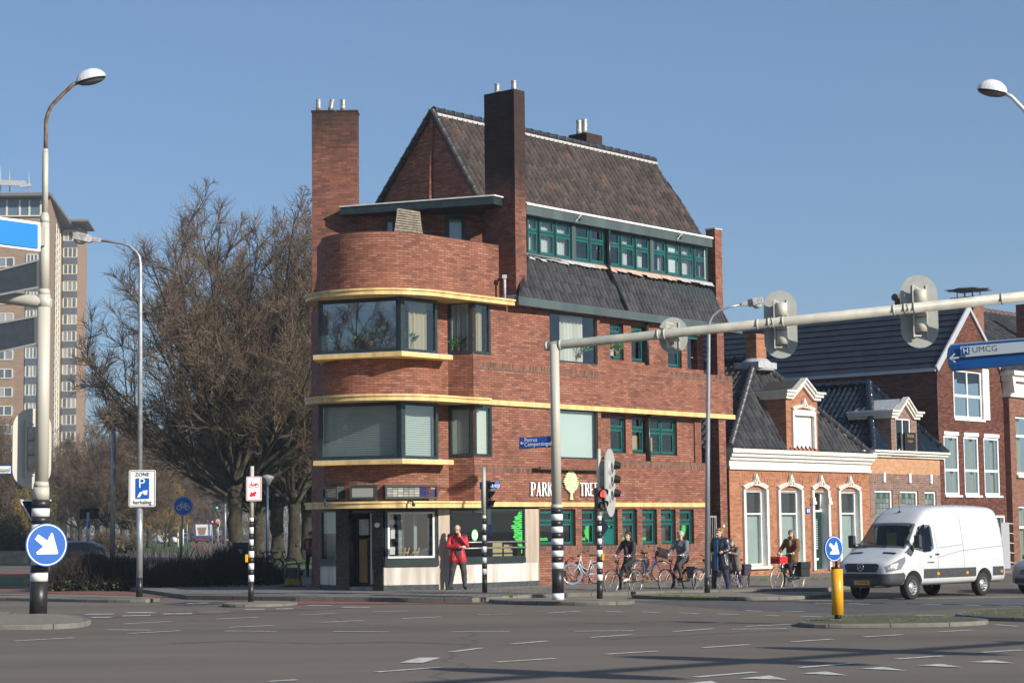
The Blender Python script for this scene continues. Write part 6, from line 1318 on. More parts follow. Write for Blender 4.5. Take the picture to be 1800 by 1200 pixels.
for (x, y, w_, h_, nb) in ((1183.5, 589.5, 51, 65, 1), (1372, 570, 59, 122, 3), (1615.5, 547.5, 67, 131, 3)):
    p = armpt(x); k = p.y/3500; t = thing('traffic_light', {1183.5: 'small round grey back of a traffic light under the long arm near the mast', 1372: 'middle tall oval traffic light back on the long arm beside the grey lamp head', 1615.5: 'largest oval traffic light back on the long arm above the dark roof'}[x], 'traffic light', at(x, y, p.y+.38), group='traffic lights on the long arm')
    signal_back(t, at(x, y, p.y+.42), 0, w_*k, h_*k, nb, .17)
sn2 = thing('street_sign', 'dark blue street name sign Petrus Campersingel on the thick banded mast', 'sign', at(940, 788, Y6)); P = [at(912.6, 768.6, Y6+.15), at(968, 766.2, Y6), at(968, 785.6, Y6), at(912.6, 788.9, Y6+.15)]; m_ = MB(); m_.extr(P, (0, .02, 0)); m_.build('board', BLU2, sn2)
rt_ = (P[1]-P[0]); m_ = MB(); m_.M = None; LT = mat('sign_lettering', (.55, .62, .72), .5)
text_obj('Petrus', .125, face_M(at(921.5, 773.4, Y6+.02), rt_, UZ), LT, sn2, align='LEFT', sx=.9); text_obj('Campersingel', .125, face_M(at(921.5, 781, Y6+.02), rt_, UZ), LT, sn2, align='LEFT', sx=.89)
M4_ = face_M(at(917.3, 778.5, Y6+.04), rt_, UZ); m_ = MB(M4_); m_.face([(-.035, 0, 0), (.0, .035, 0), (.015, .03, 0), (-.005, .008, 0), (.04, .008, 0), (.04, -.008, 0), (-.005, -.008, 0), (.015, -.03, 0), (0, -.035, 0)]); m_.build('arrow', LT, sn2, recalc=False)
# ---- 7. pedestrian signal pole
Y7 = gz(1054, 1052, .12).y; M7 = thing('signal_pole', 'striped signal pole with small red cyclist light and pale oval board edge-on', 'signal pole', at(1054, 1051.5, Y7))
bands(1054.3, 1052, 1052.7, 789, Y7, [1051.5, 1019.7, 1009, 998.7, 987.5, 978, 966, 956, 946, 933, 924, 914, 906], [.066]*6+[.064]+[.05]*6, 'b', M7)
m_ = MB(); m_.tube([at(1053.5, 906, Y7), at(1052.7, 789, Y7)], [.05, .036], 12); m_.build('post', CREAM, M7)
signal_front(M7, at(1059, 877, Y7-.08), 28, 2, REDL, s=.98, lens=None); 
stadium(M7, at(1071, 848, Y7+.25), 72, .83, 1.52, mat('board_grey', (.40, .40, .37), .5), .03); m_ = MB(); 
for k in range(3): p = at(1065, 822+k*24, Y7+.2); m_.tube([p-UZ*.155, p+UZ*.155], .12, 14)
m_.beam(at(1055, 803, Y7), at(1062, 806, Y7+.2), .05, .04); m_.build('signal_body', mat('body_grey', (.40, .41, .38), .5), M7)
m_ = MB()
for k in range(3): p = at(1080, 817+k*24.5, Y7+.3); m_.tube([p, p+Vector((.13, -.02, -.02))], [.1, .07], 12, cap=False)
m_.build('visor', SIGB, M7, recalc=False)
m_ = MB(); q = at(1059.5, 978, Y7); m_.box(q.x-.03, q.x+.03, q.y-.08, q.y+.03, q.z-.08, q.z+.07); m_.build('push_button', YELS, M7, bevel=.01)
t = thing('warning_sign', 'back of a small diamond sign behind the striped pole with the red light', 'sign', at(1058, 943, Y7+.1)); m_ = MB(); m_.extr([at(1045.5, 925, Y7+.12), at(1058.5, 907.5, Y7+.1), at(1070, 925.5, Y7+.08), at(1058.5, 943.5, Y7+.1)], (0, .02, 0)); m_.build('plate_back', DKB, t)
# ---- 8. lamp post by the alley
Y8 = gz(1243, 1040, .12).y; M8 = thing('street_lamp', 'grey lamp post with arm to the right in front of the brick alley', 'street lamp', at(1243, 1040, Y8))
m_ = MB(); m_.tube([at(1243.2, 1041, Y8), at(1243.3, 1015, Y8)], .072, 14); m_.build('black_foot', BLKP, M8)
m_ = MB(); m_.tube([at(1243.3, 1015, Y8), at(1244, 800, Y8), at(1246, 575, Y8), at(1247.5, 565, Y8), at(1253, 555, Y8), at(1264, 546, Y8), at(1280, 540, Y8), at(1305, 534.5, Y8)], [.067, .055, .042, .036, .033, .03, .028, .026], 14); m_.build('post', mat('lamp_post_grey', (.34, .36, .39), .4, metal=.5, var=.08), M8)
p0, p1 = at(1303, 535, Y8), at(1341, 528, Y8); cobra(M8, p0, p1-p0, (p1-p0).length)
# ---- 9. right hand mast just outside the picture, with lamp and sign
M9 = thing('traffic_mast', 'cream mast beyond the right edge whose lamp and arm reach into view', 'mast', (at(1850, 900, YR).x, YR, .12)); xr = at(1850, 900, YR).x
m_ = MB(); m_.tube([(xr, YR, .12), (xr, YR, 3)], .18, 16); m_.tube([(xr, YR, 3), (xr, YR, 7.2), (xr, YR, 9.6)], [.14, .13, .06], 16); m_.build('shaft', CREAM, M9)
m_ = MB(); m_.tube([(xr, YR, 9.6), (xr, YR, 10.1), at(1835, 240, YR), at(1800, 193, YR), at(1778, 170, YR), at(1768, 165.5, YR)], .04, 10); m_.build('lamp_arm', mat('arm_white', (.7, .68, .66), .4), M9)
p0 = at(1769, 165, YR); p1 = at(1717.5, 156.5, YR); lamp_head(M9, p0-(p1-p0)*.03, p1-p0, (p1-p0).length*1.03, .34, .36)
us = thing('direction_sign', 'blue direction sign with white H UMCG strip and left arrow', 'sign', at(1740, 650, YR-.3)); q = [(1665, 628), (1667, 613), (1672, 604.5), (1850, 589.5), (1850, 636.5), (1674, 652.7), (1668.5, 645)]
P = [at(x, y, 40.9-(x-1665)/185*.7) for x, y in q]; m_ = MB(); m_.extr(P, (0, .06, 0)); m_.build('board', mat('sign_rim_grey', (.3, .32, .34), .4), us)
def up_(x, y): return at(x, y, 40.85-(x-1665)/185*.7)
m_ = MB(); m_.extr([up_(x, y) for x, y in [(1667, 628), (1669, 614), (1673, 606.5), (1849, 591.5), (1849, 634.5), (1675, 650.5), (1670, 643)]], (0, .03, 0)); m_.build('blue_field', mat('direction_blue', (.0, .07, .26), .4), us)
def up2(x, y): return at(x, y, 40.8-(x-1665)/185*.7)
m_ = MB(); m_.extr([up2(x, y) for x, y in [(1688, 609), (1849, 596), (1849, 614.3), (1688.5, 628)]], (0, .02, 0)); m_.build('white_strip', mat('strip_white', (.42, .48, .52), .4), us)
def up3(x, y): return at(x, y, 40.76-(x-1665)/185*.7)
m_ = MB(); m_.extr([up3(x, y) for x, y in [(1691, 610.7), (1704, 609.6), (1704.3, 622.7), (1691.2, 623.9)]], (0, .01, 0)); m_.build('hospital_panel', MATS['direction_blue'], us)
rt_ = up3(1760, 606)-up3(1700, 611); text_obj('H', .155, face_M(at(1697.6, 616.6, 40.40), rt_, UZ), SREF, us); text_obj('UMCG', .17, face_M(at(1708.5, 615.6, 40.42), rt_, UZ), SIGB, us, align='LEFT', sx=1.02)
M4_ = face_M(at(1677.5, 629, 40.7), rt_, UZ); m_ = MB(M4_); m_.face([(-.105, 0, 0), (.0, .10, 0), (.035, .08, 0), (-.03, .022, 0), (.1, .022, 0), (.1, -.022, 0), (-.03, -.022, 0), (.035, -.08, 0), (0, -.10, 0)]); m_.build('arrow', MATS['strip_white'], us, recalc=False)
# ---- 10. yellow bollard
YB = gz(1472, 1086, .12).y; Bo = thing('traffic_bollard', 'yellow cylindrical bollard on the mossy island', 'bollard', at(1472.5, 1086, YB)); kB = YB/3500
m_ = MB(); m_.tube([at(1472.7, 1087, YB), at(1472.6, 1079.5, YB)], .055, 14); m_.tube([at(1471, 998.5, YB), at(1471, 996, YB)], .103, 20); m_.tube([at(1470.5, 997, YB), at(1468, 958, YB+.02)], .022, 10); m_.build('post', SIGB, Bo)
m_ = MB(); m_.tube([at(1472.6, 1080, YB), at(1471.1, 998.5, YB)], .098, 24); m_.build('yellow_sleeve', mat('bollard_yellow', (.78, .37, .015), .35, var=.06), Bo)
t = thing('keep_right_sign', 'small round blue arrow sign on top of the yellow bollard', 'sign', at(1466, 964, YB-.05)); keep_right(t, at(1466, 964, YB-.05), 36, .213)
# ---- small and far signs
t = thing('direction_sign', 'small white and blue direction sign reading O-Noord at the left edge', 'sign', at(5, 826, 60)); m_ = MB(); m_.extr([at(-60, 818, 60), at(21.5, 816.5, 60), at(21.5, 833.5, 60), at(-60, 835, 60)], (0, .02, 0)); m_.build('board', BLU2, t); m_ = MB(); m_.extr([at(-58, 819.5, 59.96), at(19, 818.5, 59.96), at(19, 831.5, 59.96), at(-58, 833, 59.96)], (0, .01, 0)); m_.build('white_field', SREF, t); text_obj('O-Noord', .16, face_M(at(18, 825.5, 59.9), Vector((1, 0, 0)), UZ), SIGB, t, align='RIGHT', sx=.8)
m_ = MB(); m_.tube([at(-40, 830, 60.1), Vector((at(-40, 830, 60.1).x, 60.1, 0))], .04, 8); m_.build('pole', GALV, t)
t = thing('road_works_sign', 'yellow sign with black arrow just right of the left mast', 'sign', at(97, 927, 70)); m_ = MB(); m_.extr([at(86, 915.5, 70), at(104, 915.5, 70), at(104, 929, 70), at(86, 929, 70)], (0, .02, 0)); m_.build('board', YELS, t); m_ = MB(); m_.extr([at(87, 922, 69.97), at(91, 917, 69.97), at(102, 926, 69.97), at(102, 929, 69.97), at(91, 924, 69.97)], (0, .01, 0)); m_.build('arrow', SIGB, t); m_ = MB(); q = at(92, 930, 70.05); m_.tube([q, (q.x, q.y, 0)], .04, 8); m_.build('pole', GALV, t)
def simple_pole(name, label, cat, x, ytop, Y, r=.06, m=None, base=0): 
    t = thing(name, label, cat, (at(x, ytop, Y).x, Y, base)); q = at(x, ytop, Y); m_ = MB(); m_.tube([(q.x, q.y, base), q], [r*1.2, r], 10); m_.build('pole', m or GALV, t); return t, q
t, q = simple_pole('street_lamp', 'distant plain grey lamp post left of the parking sign', 'street lamp', 200, 700, 110, .12)
m_ = MB(); m_.tube([q, q+Vector((-.3, 0, .5)), q+Vector((-1.2, 0, .7))], .06, 8); m_.build('lamp_arm', GALV, t); cobra(t, q+Vector((-1.2, 0, .7)), (-1, 0, .1), .7)
t, q = simple_pole('direction_board', 'dark back of a direction board on a grey pole far left', 'sign', 155, 900, 125, .1); a, b = at(141, 893, 125.3), at(174, 911, 125.3); m_ = MB(); m_.box(a.x, b.x, 125.2, 125.3, b.z, a.z); m_.build('board', DKB, t); m_ = MB()
for xx in (a.x+.25, b.x-.35): m_.beam((xx, 125.1, b.z), (xx, 125.1, a.z), .08, .08)
m_.beam((a.x, 125.05, (a.z+b.z)/2), (b.x, 125.05, (a.z+b.z)/2), .06, .08); m_.build('back_rail', SIGB, t)
c = at(156.3, 921.5, 124.8); plate(t, 'blue_plate', c, 0, .16, .42, BLU); plate(t, 'white_plate', at(156, 932, 124.8), 0, .12, .16, SREF)
# park lantern
q = at(470, 838, 80); t = thing('park_lantern', 'slim blue-grey park lamp with flat round head among the trees', 'street lamp', (q.x, 80, .1)); m_ = MB(); m_.tube([(q.x, 80, .1), (q.x, 80, q.z-.2)], [.07, .05], 10); m_.build('pole', mat('lantern_blue', (.05, .07, .10), .4), t)
m_ = MB(); m_.lathe([(.08, -.35), (.2, -.12), (.26, -.05), (.27, .0), (.2, .05), (.05, .1)], (q.x, 80, q.z-.0), 16); m_.build('lamp_head', mat('lantern_head', (.28, .29, .28), .4), t)
# far traffic lights
t, q = simple_pole('traffic_light', 'distant traffic light showing green above the far street', 'traffic light', 396, 880, 300, .14); m_ = MB(); m_.beam(q+Vector((0, 0, .2)), at(382, 880, 300), .12, .12); m_.build('arm', GALV, t); signal_front(t, at(381.5, 887, 299.5), 0, 3, GRNL, s=1.5, lens=2); 
t, q = simple_pole('traffic_light', 'distant traffic light showing red on a white backed board', 'traffic light', 383, 915, 280, .1); stadium(t, at(383, 919, 280.3), 0, .6, 1.2, CREAM, -.04); signal_front(t, at(383, 921, 279.7), 0, 2, REDL, s=1.2)
t, q = simple_pole('lamp_column', 'thin grey column behind the far white cars', 'street lamp', 329, 900, 330, .1); t, q = simple_pole('lamp_column', 'thin grey column right of the far tipper truck', 'street lamp', 395, 897, 310, .1)
t, q = simple_pole('warning_sign', 'tiny red and white triangle sign beside the far truck', 'sign', 373, 925, 290, .05); m_ = MB(); c = at(373.5, 916, 289.8); m_.extr([c+Vector((-.26, 0, -.2)), c+Vector((.26, 0, -.2)), c+Vector((0, 0, .28))], (0, .03, 0)); m_.build('plate', REDS, t); m_ = MB(); m_.extr([c+Vector((-.14, -.02, -.13)), c+Vector((.14, -.02, -.13)), c+Vector((0, -.02, .12))], (0, .01, 0)); m_.build('plate_face', SREF, t)
for x, lab in ((313, 'left thin white post on the far traffic island'), (322, 'right thin white post on the far traffic island')): simple_pole('marker_post', lab, 'post', x, 925 if x == 313 else 915, 250, .08, WHB)
# electricity cabinet
q = at(424, 953, 75); cb_ = thing('electricity_cabinet', 'dark green electricity cabinet behind the hedge beside the striped pole', 'cabinet', (q.x, 75, .1)); m_ = MB(); m_.box(q.x-.28, q.x+.28, 74.8, 75.2, .1, q.z-.04); m_.build('cabinet_body', mat('cabinet_green', (.008, .03, .026), .4), cb_, bevel=.01); m_ = MB(); m_.box(q.x-.31, q.x+.31, 74.77, 75.23, q.z-.039, q.z+.0); m_.build('lid', mat('cabinet_lid', (.02, .06, .05), .4), cb_, bevel=.01); m_ = MB(); m_.box(q.x-.06, q.x+.06, 74.79, 74.799, q.z-.42, q.z-.25); m_.build('sticker', SREF, cb_)
# white display post by the right hand car
q = at(1765, 918, 62); t = thing('display_post', 'white upright panel with small side pegs behind the van', 'sign', (q.x, 62, .1)); m_ = MB(); m_.box(q.x-.12, q.x+.13, 61.9, 62.1, .3, q.z); m_.build('panel', mat('grey_white', (.5, .52, .52), .5), t); m_ = MB()
for k in range(5): m_.beam((q.x+.13, 62, q.z-.02-k*.3), (q.x+.28, 62, q.z-.04-k*.3), .02, .02)
m_.build('peg', SREF, t)

# ---- a second portal mast just outside the picture on the right, whose arm and light boards shade the road
MX = thing('portal_mast', 'cream portal mast outside the picture whose arm shades the near road', 'mast', (17.6, 19.6, 0)); m_ = MB(); m_.tube([(17.6, 19.6, 0), (17.6, 19.6, 6.2)], .13, 14); m_.build('shaft', CREAM, MX)
m_ = MB(); m_.tube([(17.7, 19.7, 6.0), (6.5, 11.0, 6.0)], .11, 12); m_.build('long_arm', CREAM, MX)
for (bx, by) in ((10.9, 14.4), (13.3, 16.3), (15.3, 17.9)):
    t = thing('traffic_light', 'oval traffic light board on the arm outside the picture', 'traffic light', (bx, by, 6.0), group='traffic lights on the arm outside the picture'); stadium(t, (bx, by, 6.1), 12, .8, 1.6, GRYB, .03); m_ = MB(); m_.tube([(bx, by-.15, 5.5), (bx, by-.15, 6.7)], .12, 10); m_.build('signal_body', CREAM, t)
# ================================================================ VEHICLES
from mathutils.bvhtree import BVHTree
BV = {}
def evalmesh(o):
    dg = bpy.context.evaluated_depsgraph_get(); dg.update(); me = bpy.data.meshes.new_from_object(o.evaluated_get(dg)); return me
def boolean_cut(o, cutters):
    for c in cutters:
        md = o.modifiers.new('cut', 'BOOLEAN'); md.object = c; md.operation = 'DIFFERENCE'; md.solver = 'EXACT'
    me = evalmesh(o); o.modifiers.clear(); o.data = me
    for c in cutters: bpy.data.objects.remove(c)
def car_body(name, st, zb, belt, mats, par, arches, ra, sub=2, greyz=None):
    # st: (x, half width, top z, half width at top)
    m_ = MB(); rings = []
    for x, w_, zt, wt in st:
        if zt > belt+.08: pts = [(w_*.93, zb), (w_, zb+.16), (w_, belt-.25), (w_*.985, belt), (wt+.03, zt-.16), (wt-.08, zt-.03), (wt*.45, zt), (0, zt+.005)]
        else: pts = [(w_*.93, zb), (w_, min(zb+.16, zt-.3)), (w_, zt-.22), (w_*.97, zt-.10), (w_*.9, zt-.03), (w_*.75, zt), (w_*.4, zt+.015), (0, zt+.02)]
        rings.append([(x, y, z) for y, z in pts] + [(x, -y, z) for y, z in pts[-2::-1]])
    n = len(rings[0])
    for i in range(len(rings)-1):
        for k in range(n-1): m_.face([rings[i][k], rings[i][k+1], rings[i+1][k+1], rings[i+1][k]], smooth=True)
        m_.face([rings[i][0], rings[i+1][0], rings[i+1][-1], rings[i][-1]])
    m_.face(rings[0]); m_.face(rings[-1][::-1])
    o = m_.build(name, mats, None, merge=True); sb = o.modifiers.new('s', 'SUBSURF'); sb.levels = sub; sb.render_levels = sub
    o.data = evalmesh(o); o.modifiers.clear(); cs = []
    for ax in arches:
        for sg in (-1, 1):
            c = MB(); c.tube([(ax, sg*.45, ra*.92), (ax, sg*1.5, ra*.92)], ra*1.12, 28); cs.append(c.build('cutter', [], None))
    bvh = None
    boolean_cut(o, cs); 
    for m in mats: pass
    o.data.materials.clear()
    for m in mats: o.data.materials.append(m)
    for p in o.data.polygons:
        c = p.center; p.material_index = 0; p.use_smooth = True
        if abs(c.y) < max(st[0][1], .5) + .5 and any((c.x-ax)**2+(c.z-ra*.92)**2 < (ra*1.10)**2 and abs(p.normal.y) < .9 or ((c.x-ax)**2+(c.z-ra*.92)**2 < (ra*1.0)**2) for ax in arches): p.material_index = 1; p.use_smooth = False
    o.data.set_sharp_from_angle(angle=R(32))
    BV[o.name] = BVHTree.FromPolygons([v.co for v in o.data.vertices], [list(p.vertices) for p in o.data.polygons])
    o.parent = par; return o
def patch(o_body, poly, axis, mat_, par, name, eps=.006, step=.08, bvh=None):
    # clip a flat polygon into a grid and lay it on the body along -axis
    bvh = bvh or BV.get(o_body.name) or BVHTree.FromPolygons([v.co for v in o_body.data.vertices], [list(p.vertices) for p in o_body.data.polygons])
    bm = bmesh.new(); vs = [bm.verts.new(p) for p in poly]; bm.faces.new(vs); ax = Vector(axis).normalized()
    P = [Vector(p) for p in poly]; t1 = (P[1]-P[0]).normalized(); nn = (P[1]-P[0]).cross(P[2]-P[0]).normalized(); t2 = nn.cross(t1)
    for t in (t1, t2):
        lo, hi = min(p.dot(t) for p in P), max(p.dot(t) for p in P); q = lo+step
        while q < hi: bmesh.ops.bisect_plane(bm, geom=bm.verts[:]+bm.edges[:]+bm.faces[:], plane_co=t*q, plane_no=t); q += step
    for v in bm.verts:
        loc, nrm, i, d = bvh.ray_cast(v.co + ax*3, -ax)
        if loc is None:
            loc, nrm, i, d = bvh.find_nearest(v.co)
        if nrm.dot(ax) < 0: nrm = -nrm
        v.co = loc + nrm*eps
    me = bpy.data.meshes.new(name); bm.to_mesh(me); bm.free(); me.materials.append(mat_)
    for p in me.polygons: p.use_smooth = True
    o = bpy.data.objects.new(name, me); COL.objects.link(o); o.parent = par; return o
def surf(o, p, ax):
    ax = Vector(ax).normalized(); loc, n, i, d = BV[o.name].ray_cast(Vector(p)+ax*3, -ax); return loc or Vector(p)
def drop_faces(o, poly, axis, keep):     # open the body behind a window
    ax = Vector(axis).normalized(); P = [Vector(p) for p in poly]; u = (P[1]-P[0]).normalized(); v = ax.cross(u).normalized(); q = [(p.dot(u), p.dot(v)) for p in P]
    bm = bmesh.new(); bm.from_mesh(o.data); kill = []
    for f in bm.faces:
        c = f.calc_center_median()
        if not keep(c, f.normal): continue
        x, y = c.dot(u), c.dot(v); ins = False
        for i in range(len(q)):
            x1, y1 = q[i]; x2, y2 = q[(i+1) % len(q)]
            if (y1 > y) != (y2 > y) and x < (x2-x1)*(y-y1)/(y2-y1)+x1: ins = not ins
        if ins: kill.append(f)
    bmesh.ops.delete(bm, geom=kill, context='FACES'); bm.to_mesh(o.data); bm.free()
TYRE = mat('tyre_rubber', (.018, .018, .019), .8, var=.15); RIM = mat('steel_rim', (.42, .42, .42), .4, metal=.5); CHR = mat('chrome', (.7, .7, .7), .12, metal=1); PLAS = mat('grey_plastic', (.045, .048, .052), .6, var=.1)
VW = mat('van_white', (.56, .57, .58), .22, coat=.7, var=.04, nscale=2); CARG = mat('silver_paint', (.36, .38, .40), .3, metal=.6, coat=.6); NUMP = mat('plate_yellow', (.75, .42, .02), .4)
CGL = mat('car_glass', (.008, .010, .011), .03, spec=.9); HL = mat('headlight_glass', (.17, .18, .19), .08, spec=.9, coat=1); ORA = mat('indicator_orange', (.8, .2, .01), .2, emit=((1, .25, .02), .6)); TAILR = mat('tail_red', (.35, .01, .01), .2)
DARKIN = mat('dark_interior', (.02, .02, .02), .8); VEST = mat('hi_vis_vest', (.55, .75, .03), .7)
def car_wheel(par, x, y, r, side, wd=.21, rimr=.66):
    m_ = MB(Matrix.Translation((x, y, r)) @ Matrix.Rotation(math.pi/2, 4, 'X')); w2 = wd/2
    m_.lathe([(r*rimr, -w2), (r*.93, -w2), (r, -w2*.75), (r, w2*.75), (r*.93, w2), (r*rimr, w2)], n=32, caps=False); t = m_.build('wheel', TYRE, par, local=True)
    s_ = -side; m_ = MB(Matrix.Translation((x, y, r)) @ Matrix.Rotation(math.pi/2, 4, 'X'))
    pr_ = [(r*rimr+.004, w2*.95*s_), (r*rimr*.93, w2*.8*s_), (r*rimr*.80, w2*.35*s_), (r*.30, w2*.55*s_), (r*.26, w2*.8*s_), (r*.12, w2*.9*s_), (.001, w2*.9*s_)]
    m_.lathe(pr_, n=32, caps=False); rm = m_.build('rim', RIM, t, local=True)
    m_ = MB(Matrix.Translation((x, y, r)) @ Matrix.Rotation(math.pi/2, 4, 'X'))
    for k in range(14): a = 2*math.pi*k/14; m_.M = Matrix.Translation((x, y, r)) @ Matrix.Rotation(math.pi/2, 4, 'X') @ Matrix.Rotation(a, 4, 'Z'); m_.cbox((r*rimr*.78, 0, w2*.5*s_), (r*.09, r*.1, .05))
    m_.build('rim_holes', DARKIN, t, local=True); return t
# ---- white van
ang = 45.0; fw = Vector((-math.sin(R(ang)), -math.cos(R(ang)), 0)); lf = Vector((-fw.y, fw.x, 0)); s_v = .80
pc0 = gz(1603, 1053); org_v = pc0 - lf*(.9*s_v)
van = thing('delivery_van', 'white high-roof delivery van with grey bumper and yellow number plate waiting on the road', 'van', org_v, math.atan2(fw.y, fw.x), sc=s_v)
stv = [(1.10, .60, .86, .4), (1.09, .70, .97, .5), (1.03, .84, 1.05, .6), (.88, .93, 1.13, .7), (.66, .955, 1.235, .75), (.42, .98, 1.34, .8), (.26, .985, 1.43, .80), (.0, .99, 1.68, .80), (-.3, .995, 1.97, .80), (-.52, .995, 2.18, .80), (-.72, .995, 2.36, .80), (-1.0, .995, 2.54, .80), (-1.35, .995, 2.63, .80), (-1.8, .995, 2.66, .80), (-3.2, .995, 2.66, .80), (-4.4, .99, 2.63, .80), (-4.66, .985, 2.58, .79), (-4.82, .97, 2.42, .77), (-4.88, .96, 2.0, .78), (-4.9, .95, 1.2, .9)]
vb = car_body('body', stv[:-1], .34, 1.35, [VW, PLAS], van, (0, -3.665), .40, 2)
ws = [(.27, .86, 1.45), (.27, -.86, 1.45), (-.50, -.74, 2.13), (-.50, .74, 2.13)]
drop_faces(vb, [(.20, .78, 1.52), (.20, -.78, 1.52), (-.43, -.68, 2.07), (-.43, .68, 2.07)], (1, 0, 1.1), lambda c, n: c.x > -.6 and n.x > .3 and c.z > 1.4)
patch(vb, ws, (1, 0, 1.1), DARKIN, vb, 'windscreen_border', .004) if False else None
patch(vb, ws, (.75, 0, .9), glassmat('van_glass', .06, (.42, .46, .45)), van, 'windscreen', .012, .1)
sw_l = [(.02, 2, 1.42), (-.20, 2, 1.60), (-.52, 2, 2.02), (-.70, 2, 2.08), (-1.02, 2, 2.08), (-1.08, 2, 2.0), (-1.08, 2, 1.42), (-.9, 2, 1.33), (-.62, 2, 1.30)]
for sg in (1, -1):
    pl_ = [(x, y*sg, z) for x, y, z in sw_l]; drop_faces(vb, [((x+.5)*.9-.5, y*sg, (z-1.7)*.88+1.7) for x, y, z in sw_l], (0, sg, 0), lambda c, n, sg=sg: c.y*sg > .6 and n.y*sg > .3)
    patch(vb, pl_, (0, sg, 0), MATS['van_glass'], van, 'side_window', .008, .1)
    m_ = MB(); m_.cbox((-.05, sg*1.12, 1.62), (.12, .2, .36)); m_.beam((-.1, sg*.96, 1.45), (-.08, sg*1.08, 1.5), .05, .05); m_.build('wing_mirror', PLAS, van, local=True, bevel=.04)
    patch(vb, [(.35, 2*sg, 1.30), (-.1, 2*sg, 1.52), (-.1, 2*sg, 1.36), (.1, 2*sg, 1.2)], (0, sg, 0), PLAS, van, 'mirror_base', .009, .1)
    for a, b in ((-.50, -1.19), (-1.22, -3.2), (-4.13, -4.85)): patch(vb, [(a, 2*sg, .58), (b, 2*sg, .58), (b, 2*sg, .84), (a, 2*sg, .84)], (0, sg, 0), PLAS, van, 'side_trim', .014, .12)
    # panel seams
    for seg in (((-1.22, .42), (-1.24, 1.3), (-1.2, 2.08)), ((-1.3, 1.42), (-2.55, 1.5)), ((-2.6, .42), (-2.6, 2.4)), ((-1.25, 1.15), (-2.4, 1.32), (-4.75, 1.44))):
        for (x0, z0), (x1, z1) in zip(seg, seg[1:]):
            d_ = Vector((x1-x0, 0, z1-z0)).normalized(); p_ = Vector((-d_.z, 0, d_.x))*.007; patch(vb, [(x0-p_.x, 2*sg, z0-p_.z), (x1-p_.x, 2*sg, z1-p_.z), (x1+p_.x, 2*sg, z1+p_.z), (x0+p_.x, 2*sg, z0+p_.z)], (0, sg, 0), mat('seam_grey', (.13, .13, .14), .6), van, 'panel_seam', .003, .2)
    patch(vb, [(.92, .60*sg, .93), (.60, .92*sg, 1.13), (.40, 1.0*sg, 1.20), (.42, 1.0*sg, 1.06), (.60, .96*sg, .86), (.92, .68*sg, .78)], (.9, sg, 0), HL, van, 'headlight', .012, .06)
    m_ = MB(); q = surf(vb, (.75, .85*sg, .93), (.9, sg, 0)); m_.ball(q, (.06, .06, .07), 10); m_.build('headlight_bulb', mat('warm_bulb', (.8, .5, .3), .2, emit=((1, .75, .5), .8)), van, local=True)
    for x in (-1.21, -2.72, -4.6): patch(vb, [(x-.05, 2*sg, .66), (x+.05, 2*sg, .66), (x+.05, 2*sg, .73), (x-.05, 2*sg, .73)], (0, sg, 0), ORA, van, 'side_marker', .022, .1)
    patch(vb, [(-1.10, 2*sg, 1.22), (-1.30, 2*sg, 1.22), (-1.30, 2*sg, 1.26), (-1.10, 2*sg, 1.26)], (0, sg, 0), SIGB, van, 'door_handle', .02, .1)
    patch(vb, [(-4.78, 2*sg, .9), (-4.86, 2*sg, .9), (-4.86, 2*sg, 1.6), (-4.78, 2*sg, 1.6)], (0, sg, 0), TAILR, van, 'tail_light', .01, .1)
    for x in (0, -3.665): car_wheel(van, x, sg*.84, .345, sg, .23, .62)
# bumper, grille, plate and star badge on the nose
bump = patch(vb, [(3, .9, .36), (3, -.9, .36), (3, -.9, .68), (3, -.5, .74), (3, .5, .74), (3, .9, .68)], (1, 0, 0), PLAS, van, 'bumper', .02, .07)
for sg in (1, -1): patch(vb, [(1.3, .55*sg, .36), (.38, 1.0*sg, .36), (.38, 1.0*sg, .62), (.5, 1.0*sg, .76), (1.3, .55*sg, .72)], (1, 1.3*sg, 0), PLAS, van, 'bumper', .019, .06)
patch(vb, [(1.1, .50, .78), (1.1, -.50, .78), (1.05, -.58, .96), (1.02, -.5, 1.0), (1.02, .5, 1.0), (1.05, .58, .96)], (1, 0, .1), SIGB, van, 'grille', .024, .06)
m_ = MB()
for z in (.86, .93, 1.0): gx = surf(vb, (0, 0, z), (1, 0, 0)).x+.02; gy = surf(vb, (0, .5, z), (1, 0, 0)).x+.02; m_.beam((gx, 0, z), (gy, .5, z), .03, .02); m_.beam((gx, 0, z), (gy, -.5, z), .03, .02)
m_.build('grille_bars', PLAS, van, local=True)
m_ = MB(); bc = surf(vb, (0, 0, .92), (1, 0, 0)) + Vector((.06, 0, 0)); m_.tube([bc+Vector((0, .1*math.cos(a), .1*math.sin(a))) for a in [2*math.pi*k/20 for k in range(20)]], .012, 6, closed=True)
for a in (90, 210, 330): m_.beam(bc, bc+Vector((0, .095*math.cos(R(a)), .095*math.sin(R(a)))), .016, .02)
m_.build('badge', CHR, van, local=True)
nx_ = surf(vb, (0, 0, .49), (1, 0, 0)).x + .03; m_ = MB(); m_.box(nx_-.02, nx_, -.27, .27, .43, .55); npl = m_.build('number_plate', NUMP, van, local=True); m_ = MB(); m_.box(nx_+.0005, nx_+.002, -.27, -.225, .432, .548); m_.build('blue_strip', BLU, npl, local=True)
ob_ = text_obj('V-374-SB', .11, Matrix.Translation(Vector((nx_+.006, .03, .49))) @ Matrix(((0, 0, 1, 0), (1, 0, 0, 0), (0, 1, 0, 0), (0, 0, 0, 1))), SIGB, npl, name='plate_text', sx=.9)
ob_.data.transform(Matrix.Translation(org(npl)))
m_ = MB(); m_.box(nx_-.03, nx_-.004, -.55, .55, .61, .69); m_.build('air_intake', SIGB, van, local=True)
